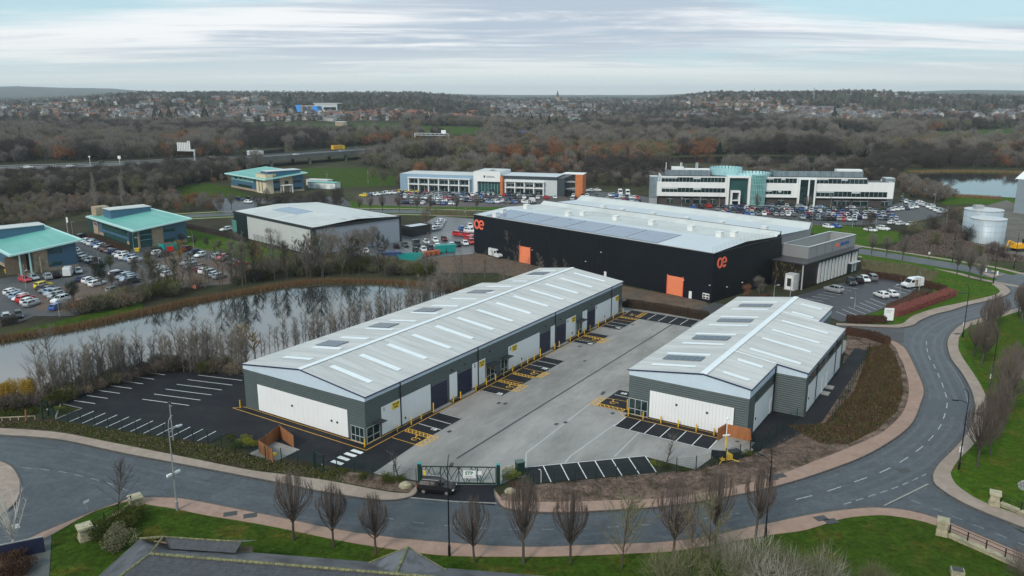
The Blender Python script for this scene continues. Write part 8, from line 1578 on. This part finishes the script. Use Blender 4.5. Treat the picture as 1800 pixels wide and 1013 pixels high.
def gn_scatter(name, pts, sc, idx, label, coll, cat):
    me = bpy.data.meshes.new(name); me.from_pydata([tuple(p) for p in pts], [], []); rng = np.random.default_rng(len(pts))
    for nm, ty, dat in (('size', 'FLOAT', sc), ('pick', 'INT', idx), ('turn', 'FLOAT', rng.random(len(pts)) * 6.283)): me.attributes.new(nm, ty, 'POINT').data.foreach_set('value', np.array(dat, dtype=np.float32 if ty == 'FLOAT' else np.int32))
    o = link(name, me); tag(o, label, cat, None, 'stuff'); ng = bpy.data.node_groups.new(name, 'GeometryNodeTree'); ng.interface.new_socket('Geometry', in_out='INPUT', socket_type='NodeSocketGeometry'); ng.interface.new_socket('Geometry', in_out='OUTPUT', socket_type='NodeSocketGeometry'); n = ng.nodes; gi, go, ip, ci = n.new('NodeGroupInput'), n.new('NodeGroupOutput'), n.new('GeometryNodeInstanceOnPoints'), n.new('GeometryNodeCollectionInfo')
    ci.inputs['Collection'].default_value = coll; ci.inputs['Separate Children'].default_value = True; ci.inputs['Reset Children'].default_value = True
    def at(nm, ty): x = n.new('GeometryNodeInputNamedAttribute'); x.data_type = ty; x.inputs[0].default_value = nm; return x.outputs[0]
    cx_ = n.new('ShaderNodeCombineXYZ'); ng.links.new(at('turn', 'FLOAT'), cx_.inputs[2]); L = ng.links.new; L(gi.outputs[0], ip.inputs['Points']); L(ci.outputs[0], ip.inputs['Instance']); ip.inputs['Pick Instance'].default_value = True; L(at('pick', 'INT'), ip.inputs['Instance Index']); L(at('size', 'FLOAT'), ip.inputs['Scale']); L(cx_.outputs[0], ip.inputs['Rotation']); L(ip.outputs[0], go.inputs[0])
    o.modifiers.new('scatter', 'NODES').node_group = ng; return o
wr = random.Random(17); pts, sc, ix = [], [], []
def hashn(x, y): return (math.sin(x * .013 + 1.7) + math.sin(y * .011 + .3) + math.sin((x + y) * .021) + math.sin((x - y) * .034)) / 4
def pick(c, r_, x, y):
    u = wr.random(); h = hashn(x, y)
    if (60 < c < 135 or 870 < c < 1020 or 290 < c < 420 or 1180 < c < 1260 or c > 1740) and r_ > 245: return 3 if u < .42 else wr.choice((2, 0, 1, 4))
    if h > .4: return wr.choice((6, 5, 2, 3, 3))
    if h < -.2: return wr.choice((8, 1, 9, 1))
    if h > .15: return wr.choice((2, 0, 2, 4))
    return wr.choice((0, 4, 2, 1, 8, 9, 0, 4)) if u > .04 else 7
for _ in range(26000):                                       # valley woods between the estate and the town
    r0 = math.sqrt(wr.uniform(330 ** 2, 1250 ** 2)); a = R_(wr.uniform(-37, 37)); x, y = r0 * math.sin(a), r0 * math.cos(a); z = terrain(x, y); c, r_ = groundpx(x, y, z)
    if any(inpoly(c, r_, q) for q in CLEAR): continue
    if in_town(c, r_) and wr.random() < .6: continue
    s = wr.uniform(.65, 1.4) if r_ < 285 else wr.uniform(.6, 1.1)
    if r_ > 312: s *= .62
    if c < 450 and 290 < r_ < 372: s *= .5 + .3 * smooth(292, 330, r_)
    pts.append((x, y, z - .1)); sc.append(s); ix.append(pick(c, r_, x, y))
def thick(poly, n, s0, s1, choice):
    P4 = [G(*p) for p in poly]; k = 0
    while k < n:
        x, y = wr.uniform(min(p.x for p in P4), max(p.x for p in P4)), wr.uniform(min(p.y for p in P4), max(p.y for p in P4))
        if inpoly(x, y, [(p.x, p.y) for p in P4]): pts.append((x, y, -.1)); sc.append(wr.uniform(s0, s1)); ix.append(wr.choice(choice)); k += 1
thick([(-220, 350), (-220, 324), (0, 324), (215, 318), (330, 302), (430, 297), (400, 316), (330, 324), (295, 345), (150, 350)], 900, .6, .92, (1, 8, 9, 0, 1, 2)); thick([(-220, 405), (-220, 352), (140, 352), (295, 347), (330, 360), (300, 371), (140, 376), (60, 402)], 620, .28, .5, (6, 5, 0, 6, 2, 5)); thick([(700, 300), (900, 296), (1150, 300), (1150, 318), (1010, 322), (1000, 306), (700, 304)], 160, .45, .7, (1, 8, 5, 6)); thick([(1590, 344), (1580, 318), (1640, 338), (1680, 350), (1650, 358)], 60, .4, .7, (6, 0, 5)); thick([(1150, 306), (1580, 306), (1580, 318), (1150, 312)], 150, .4, .65, (6, 3, 5, 8))
gn_scatter('woodland', pts, sc, ix, 'bare brown and rust coloured woods filling the valley beyond the offices', WC, 'woods')
pts, sc, ix = [], [], []
for _ in range(15000):                                       # trees of the town and the hills behind
    r0 = math.exp(wr.uniform(math.log(1250), math.log(5200))); a = R_(wr.uniform(-37, 37)); x, y = r0 * math.sin(a), r0 * math.cos(a); z = terrain(x, y); c, r_ = groundpx(x, y, z)
    if any(inpoly(c, r_, q) for q in CLEAR[6:12]): continue
    if in_town(c, r_) and wr.random() < (.75 if hashn(x * .9, y * .9) > .0 else .1): continue
    pts.append((x, y, z - .1)); sc.append(wr.uniform(.6, 1.15) * (1.0 if r0 < 2600 else 1.3)); ix.append(wr.choice((0, 1, 8, 9, 4, 5, 9, 8, 7)))
gn_scatter('distant_trees', pts, sc, ix, 'dark bare trees between the houses and along the far ridges', WC, 'woods')
# trees that stand out: rust crowned trees, poplars, dark conifers
RT = [tree_proto(broad, 500 + i, 'rust', 'bark', H=12, W0=5.2, n=2200, wid=(.06, .12), ct=.08, nl=18) for i in range(3)]; PP = [tree_proto(poplar, 520 + i, 'pale', 'greybark', n=1500) for i in range(2)]; CF = [tree_proto(conifer, 530 + i, 'ever', 'bark', H=13, W0=4.2, n=1800) for i in range(2)]; DB = [tree_proto(broad, 540 + i, ('dark', 'red', 'olive')[i], 'bark', H=9, W0=5, n=2200, wid=(.06, .12), ct=.06, nl=18) for i in range(3)]
for i, (px, py, s, lab) in enumerate(((75, 276, 1.0, 'rust crowned tree in the belt behind the motorway, nearest the field'), (92, 277, 1.1, 'tall rust crowned tree behind the close pair of white cars'), (112, 276, 1.1, 'broad rust crowned tree behind the close pair of white cars'), (128, 275, .9, 'low rust crowned tree beside the camera post'), (300, 266, 1.1, 'rust crowned tree left of the slatted sign'), (322, 262, 1.2, 'tall rust crowned tree behind the slatted sign'), (345, 262, 1.2, 'broad rust crowned tree behind the slatted sign'), (370, 268, 1.0, 'rust crowned tree right of the slatted sign'), (392, 272, 1.0, 'rust crowned tree nearest the viaduct'), (868, 285, 1.1, 'rust crowned tree behind the slate blue office'), (905, 288, .8, 'small rust crowned tree behind the entrance block'), (940, 280, 1.2, 'broad rust crowned tree behind the orange fin'), (975, 282, 1.3, 'tall rust crowned tree behind the orange tower'), (998, 284, 1.0, 'rust crowned tree above the orange tower'), (1245, 284, 1.1, 'rust crowned tree at the end of the long canal'), (1222, 282, .9, 'small rust crowned tree at the end of the long canal'), (1780, 280, 1.1, 'rust crowned tree behind the curved roof shed'))): tree(px, py, RT[i % 3], s * 1.1, lab, 'rust_tree', 'tree', 'rust crowned trees')
for px, py, lab in ((168, 372, 'tall narrow poplar left of the signed teal office'), (216, 370, 'tall narrow poplar behind the signed teal office')): tree(px, py, PP[0 if px < 200 else 1], 1.0, lab, 'poplar_tree', 'tree', 'tall poplars')
for i, (px, py, s) in enumerate(((38, 252, 1.2), (70, 250, 1.0), (78, 248, 1.1), (272, 213, 1.6), (284, 213, 1.5), (298, 212, 1.6), (310, 213, 1.4), (360, 210, 1.9), (438, 209, 1.4), (503, 207, 1.4), (520, 207, 1.4), (920, 226, 1.5), (935, 225, 1.5), (950, 225, 1.6), (965, 225, 1.4), (978, 226, 1.4), (1466, 212, 1.7), (1474, 240, 1.3), (1485, 240, 1.2), (505, 186, 1.8), (511, 186, 2.0))): g = GT(px, py); tree(0, 0, CF[i % 2], s, ('tall ' if s > 1.45 else 'squat ') + 'dark evergreen ' + ('among the woods before the left hillside' if px < 100 else 'below the hillside houses, left of the spire' if px < 400 else 'beside the houses facing the fields' if px < 600 and py > 200 else 'on the skyline left of the school' if px < 600 else 'in the dark group past the motorway sign' if px < 1000 else 'beside the pale houses on the right slope'), 'evergreen_tree', 'tree', 'dark evergreens', p=g)
for i, (px, py, s, lab) in enumerate(((700, 318, .75, 'round reddish tree at the left end of the slate blue office'), (675, 318, .8, 'round dark tree beside the lamp in the field'), (655, 312, .8, 'round reddish tree at the edge of the field'), (1015, 328, .9, 'round tan tree right of the orange tower'), (1035, 326, .9, 'broad tan tree behind the white cars'), (1060, 326, .9, 'broad reddish tree behind the service yard'), (1090, 328, .8, 'round tan tree beside the service yard'), (1118, 328, .8, 'round reddish tree at the left stair tower'), (800, 300, 1.1, 'wide dark tree behind the slate blue office roof'), (830, 298, 1.2, 'wide domed tree behind the entrance block'), (1670, 395, 1.0, 'tan domed bush tree before the lake'), (1690, 392, .9, 'golden brown bush tree beside the steel tanks'), (1640, 405, .8, 'dark bush tree at the end of the green fence'), (1665, 412, .8, 'dark olive bush tree above the upper road'), (1610, 412, .7, 'dark bush behind the street trees'), (1700, 425, .7, 'tangled dark bush before the steel tanks'), (1740, 448, .6, 'tangled dark bush below the steel tanks'), (1640, 432, .6, 'purplish tangled bush on the rough bank'), (1590, 426, .55, 'brown tangled bush on the rough bank'), (1680, 442, .6, 'dark tangled bush along the upper footpath'), (1715, 452, .55, 'brown tangled bush along the upper footpath'), (1765, 455, .5, 'low dark bush beyond the junction'))): tree(px, py, (RT if False else DB)[i % 3], s * .8, lab, 'bush_tree')
tufts('scrub', [(1560, 440), (1600, 418), (1650, 392), (1700, 400), (1712, 430), (1760, 445), (1800, 452), (1800, 462), (1700, 456), (1620, 448)], 14000, 'red', (.3, 1.0), (.15, .4), 'tangled purple brown brambles on the rough bank above the road'); tufts('scrub', [(1515, 458), (1600, 468), (1650, 480), (1640, 498), (1560, 484), (1515, 474)], 8000, 'olive', (.3, .9), (.12, .3), 'rough olive brown growth behind the office car park')
# ---------------- the rest of the packed car parks
CC = bpy.data.collections.new('car_stock')
for i, q in enumerate('wsgdknbrwsdkg'):
    me = CM[('hatchback', 'SUV', 'saloon', 'estate')[i % 4]]['joined'].copy(); me.materials[0] = PAINT[q][1]; CC.objects.link(bpy.data.objects.new('stock_car_%02d' % i, me))
def crowd(label, ranks):
    pts, ix = [], []
    for (a, c, n) in ranks:
        A, C = G(*a), G(*c)
        for i in range(n):
            if wr.random() < .93: p = A.lerp(C, (i + wr.uniform(-.15, .15)) / (n - 1)); pts.append((p.x, p.y, .02)); ix.append(wr.randrange(13))
    o = gn_scatter('parked_cars', pts, [1.0] * len(pts), ix, label, CC, 'cars'); n = len(pts); o.data.attributes['turn'].data.foreach_set('value', np.array([1.45 + wr.choice((0, 3.14)) + wr.uniform(-.1, .1) for _ in range(n)], dtype=np.float32))
crowd('rows of many parked cars filling the car park before the slate blue office', (((706, 348), (820, 353), 17), ((708, 342), (836, 348), 18), ((840, 343), (940, 346), 12), ((820, 354.5), (930, 356), 13), ((706, 358), (800, 360), 11)))
crowd('rows of many parked cars filling the car park before the long white office', (((1270, 366.5), (1400, 369.5), 17), ((1268, 374), (1400, 377), 16), ((1410, 370), (1560, 373.5), 20), ((1412, 378.5), (1568, 382), 19), ((1410, 385.5), (1500, 388.5), 11), ((1008, 346), (1050, 346), 6), ((1060, 352), (1125, 356), 10)))
# ---------------- houses
m_hw = [mat('house_white', (.50, .48, .45), .8, .08, .5), mat('house_brick', (.21, .11, .075), .85, .15, .5), mat('house_buff', (.36, .28, .20), .85, .12, .5), mat('house_grey', (.30, .29, .28), .85, .12, .5)]; m_hr = [mat('tile_brown', (.10, .07, .058), .85, .2, .5), mat('tile_grey', (.115, .115, .125), .8, .2, .5), mat('tile_red', (.21, .085, .055), .85, .2, .5)]
def house_mesh(L, Wd, h, rh, nwin):
    b = MB(); b.box(-L / 2, L / 2, -Wd / 2, Wd / 2, -3, h); o = .35
    b.face([(-L / 2 - o, -Wd / 2 - o, h - .1), (L / 2 + o, -Wd / 2 - o, h - .1), (L / 2 + o, 0, h + rh), (-L / 2 - o, 0, h + rh)], 1); b.face([(L / 2 + o, Wd / 2 + o, h - .1), (-L / 2 - o, Wd / 2 + o, h - .1), (-L / 2 - o, 0, h + rh), (L / 2 + o, 0, h + rh)], 1); b.face([(-L / 2, -Wd / 2, h), (-L / 2, 0, h + rh - .1), (-L / 2, Wd / 2, h)]); b.face([(L / 2, -Wd / 2, h), (L / 2, Wd / 2, h), (L / 2, 0, h + rh - .1)]); b.box(L * .28, L * .28 + .9, -.4, .4, h + rh - .6, h + rh + .9)
    for k in range(nwin):
        x = -L / 2 + L * (k + .5) / nwin
        for z in (1.0, 3.6): b.box(x - .7, x + .7, -Wd / 2 - .04, -Wd / 2 - .005, z, z + 1.3, 2)
    return b.mesh('house', [m_hw[0], m_hr[0], m_wglass])
HM = [house_mesh(9, 7.5, 5.4, 2.6, 3), house_mesh(13, 8, 5.4, 2.9, 4), house_mesh(26, 8, 5.4, 2.8, 8), house_mesh(8, 8, 3.0, 2.8, 2)]
WN = ('white rendered', 'red brick', 'buff brick', 'grey'); RN = ('brown', 'grey', 'red'); SN = ('house', 'pair of houses', 'terrace of houses', 'bungalow'); hr_ = random.Random(31)
def house(px, py, place, grp, wts, rts, sts, az=None):
    p = GT(px, py); k, w, r = hr_.choices(range(4), sts)[0], hr_.choices(range(4), wts)[0], hr_.choices(range(3), rts)[0]; o = link('house', HM[k]); o.location = p; o.rotation_euler.z = hr_.choice((0, .3, -.25, 1.57, .1)) + hr_.uniform(-.2, .2) if az is None else az
    for i, m in ((0, m_hw[w]), (1, m_hr[r])): o.material_slots[i].link = 'OBJECT'; o.material_slots[i].material = m
    tag(o, '%s %s with a %s roof %s' % (WN[w], SN[k], RN[r], place), 'house', grp)
for poly, n, place, grp, wt, rt, st_ in (([(395, 214), (700, 213), (690, 205), (400, 207)], 46, 'facing the green fields below the school', 'houses facing the fields', (7, 2, 1, 1), (3, 3, 1), (2, 4, 2, 0)), ([(560, 206), (700, 206), (845, 213), (830, 200), (640, 197)], 44, 'in the estate right of the school', 'red roofed estate houses', (1, 6, 2, 0), (2, 1, 5), (3, 4, 1, 0)), ([(290, 212), (480, 206), (500, 192), (330, 190)], 62, 'under the slender spire', 'hillside houses under the spire', (6, 3, 1, 1), (3, 3, 1), (4, 3, 1, 1)), ([(20, 205), (290, 208), (290, 184), (100, 184)], 50, 'below the blue hazy hill', 'houses on the left hillside', (4, 4, 1, 1), (3, 3, 2), (4, 3, 2, 1)), ([(1200, 190), (1330, 186), (1330, 180), (1205, 182)], 26, 'along the brow of the mast hill', 'houses on the hill brow', (2, 3, 3, 1), (3, 3, 1), (2, 3, 2, 0)), ([(1330, 205), (1450, 214), (1640, 208), (1750, 204), (1640, 194), (1480, 194), (1380, 192)], 72, 'on the slope below the masts', 'houses on the right slope', (6, 2, 3, 1), (2, 4, 1), (2, 4, 3, 1))):
    k = 0
    while k < n:
        x = hr_.uniform(min(q[0] for q in poly), max(q[0] for q in poly)); y = hr_.uniform(min(q[1] for q in poly), max(q[1] for q in poly))
        if inpoly(x, y, poly): house(x, y, place, grp, wt, rt, st_); k += 1
HC = bpy.data.collections.new('house_stock')
for i in range(8):
    me = HM[i % 4].copy(); me.materials[0] = m_hw[(0, 3, 1, 3, 2, 1, 0, 2)[i]]; me.materials[1] = m_hr[(1, 0, 1, 1, 0, 0, 1, 2)[i]]; o = bpy.data.objects.new('distant_house_%d' % i, me); HC.objects.link(o)
pts, sc, ix = [], [], []
for _ in range(5200):
    r0 = math.exp(wr.uniform(math.log(1350), math.log(5600))); a = R_(wr.uniform(-36, 36)); x, y = r0 * math.sin(a), r0 * math.cos(a); z = terrain(x, y); c, r_ = groundpx(x, y, z)
    t = in_town(c, r_)
    if not t and (r0 < 2300 or wr.random() < .55): continue
    if hashn(x * .9, y * .9) < .0: continue
    pts.append((x, y, z)); sc.append(wr.uniform(.9, 1.2)); ix.append(wr.randrange(8))
gn_scatter('distant_houses', pts, sc, ix, 'countless far off houses scattered over the town and ridges', HC, 'houses')
# landmarks on the skyline
def spire(px, py, top, label, w=5):
    p = GT(px, py); H = heightat(p, px, top) - p.z; E = empty('church', p, .3, label, 'church'); part('tower', m_stone, E, (-w / 2, w / 2, -w / 2, w / 2, -3, H * .45)); b = MB(); n = 8; base = [(w * .55 * math.cos(2 * math.pi * i / n), w * .55 * math.sin(2 * math.pi * i / n), H * .45) for i in range(n)]
    for i in range(n): b.face([base[i], base[(i + 1) % n], (0, 0, H)])
    b.build('spire', m_dkgreen, E); part('nave', m_stone, E, (w / 2 + .01, w * 3.5, -w * .6, w * .6, -3, H * .2))
spire(412, 178, 160, 'dark church with a slender spire above the wooded skyline', 7); spire(980, 180, 158.5, 'distant church with a tall spire on the central skyline', 12)
for px, py, top, lab in ((1325, 172, 156, 'thin lattice mast on the brow of the right hand hill'), (1430, 173, 154, 'taller thin lattice mast on the right hand skyline'), (1556, 174, 162, 'faint mast on the far right ridge'), (454, 176, 158, 'faint pylon beside the slender spire'), (506, 176, 164, 'short mast left of the blue clad school'), (1106, 174, 164, 'faint mast on the central skyline')):
    p = GT(px, py); h = heightat(p, px, top) - p.z; E = empty('lattice_mast', p, 0, lab, 'mast'); b = MB(); w = h * .05
    for sx, sy in ((-1, -1), (1, -1), (1, 1), (-1, 1)): b.tube((sx * w, sy * w, -2), (sx * .3, sy * .3, h), .35, .25, 4)
    for k in range(6): z = h * k / 6; q = w * (1 - k / 6) + .3; b.tube((-q, -q, z), (q * .85, -q, z + h / 6), .2, .2, 3); b.tube((q, q, z), (-q * .85, q, z + h / 6), .2, .2, 3)
    b.build('lattice', m_coping, E); part('antenna', m_coping, E, (-.9, .9, -.9, .9, h * .9, h * .97))
p = GT(556, 197); E = empty('school_building', p, R_(-4), 'bright blue and buff school block with a pale roof above the houses', 'building'); m_bb = mat('bright_blue_cladding', (.03, .28, .80), .5, .08, .1); part('hall', m_stone, E, (-38, 25, 0, 30, -3, 12)); part('sports_hall', m_fgrey, E, (-2, 42, -4, -.01, -3, 15)); part('roof', m_memb, E, (-4, 44, -5, 28, 15.01, 16.5)); part('blue_wall', m_bb, E, (-40, -30, -.6, -.02, 0, 13)); part('blue_wall', m_bb, E, (-6, 12, -4.5, -4.02, 0, 11)); part('blue_wall', m_bb, E, (-22, -15, -.6, -.02, 0, 10)); part('window_band', m_wglass, E, (16, 40, -4.3, -4.02, 4, 9))
p = GT(1012, 214); E = empty('glass_house', p, R_(-5), 'pale long shed above the motorway woods', 'building'); part('wall', m_pglass, E, (-9, 9, -5, 5, -2, 6)); part('roof', m_memb, E, (-9.5, 9.5, -5.5, 5.5, 6.01, 6.6)); part('door', m_dk, E, (-2, 2, -5.1, -5.01, 0, 4))
for px, py, L, lab in ((205, 232, 50, 'long low brick shed with a pale gable beyond the motorway'), (600, 222, 14, 'small buff shed at the edge of the fields'), (20, 226, 40, 'pale flat block among the bare trees on the left')): p = GT(px, py); E = empty('long_shed', p, R_(-6), lab, 'building'); part('wall', m_hw[2], E, (-L / 2, L / 2, -6, 6, -2, 6)); part('roof', m_memb if L != 50 else m_hr[1], E, (-L / 2 - .4, L / 2 + .4, -6.4, 6.4, 6.01, 6.8)); part('gable', m_hw[0], E, (L / 2 + .01, L / 2 + .2, -5, 5, 0, 5.9))
# ---------------- air
HZ = MB().box(-13200, 13200, -300, 13400, -5, 150); m_hz = bpy.data.materials.new('air_haze'); m_hz.use_nodes = True; t = m_hz.node_tree; t.nodes.clear(); o_ = t.nodes.new('ShaderNodeOutputMaterial'); pv = t.nodes.new('ShaderNodeVolumePrincipled'); pv.inputs['Color'].default_value = (.84, .93, 1.0, 1); pv.inputs['Density'].default_value = 0.75e-4; pv.inputs['Anisotropy'].default_value = 0.2; t.links.new(pv.outputs[0], o_.inputs['Volume'])
tag(HZ.build('haze', m_hz), kind='stuff')
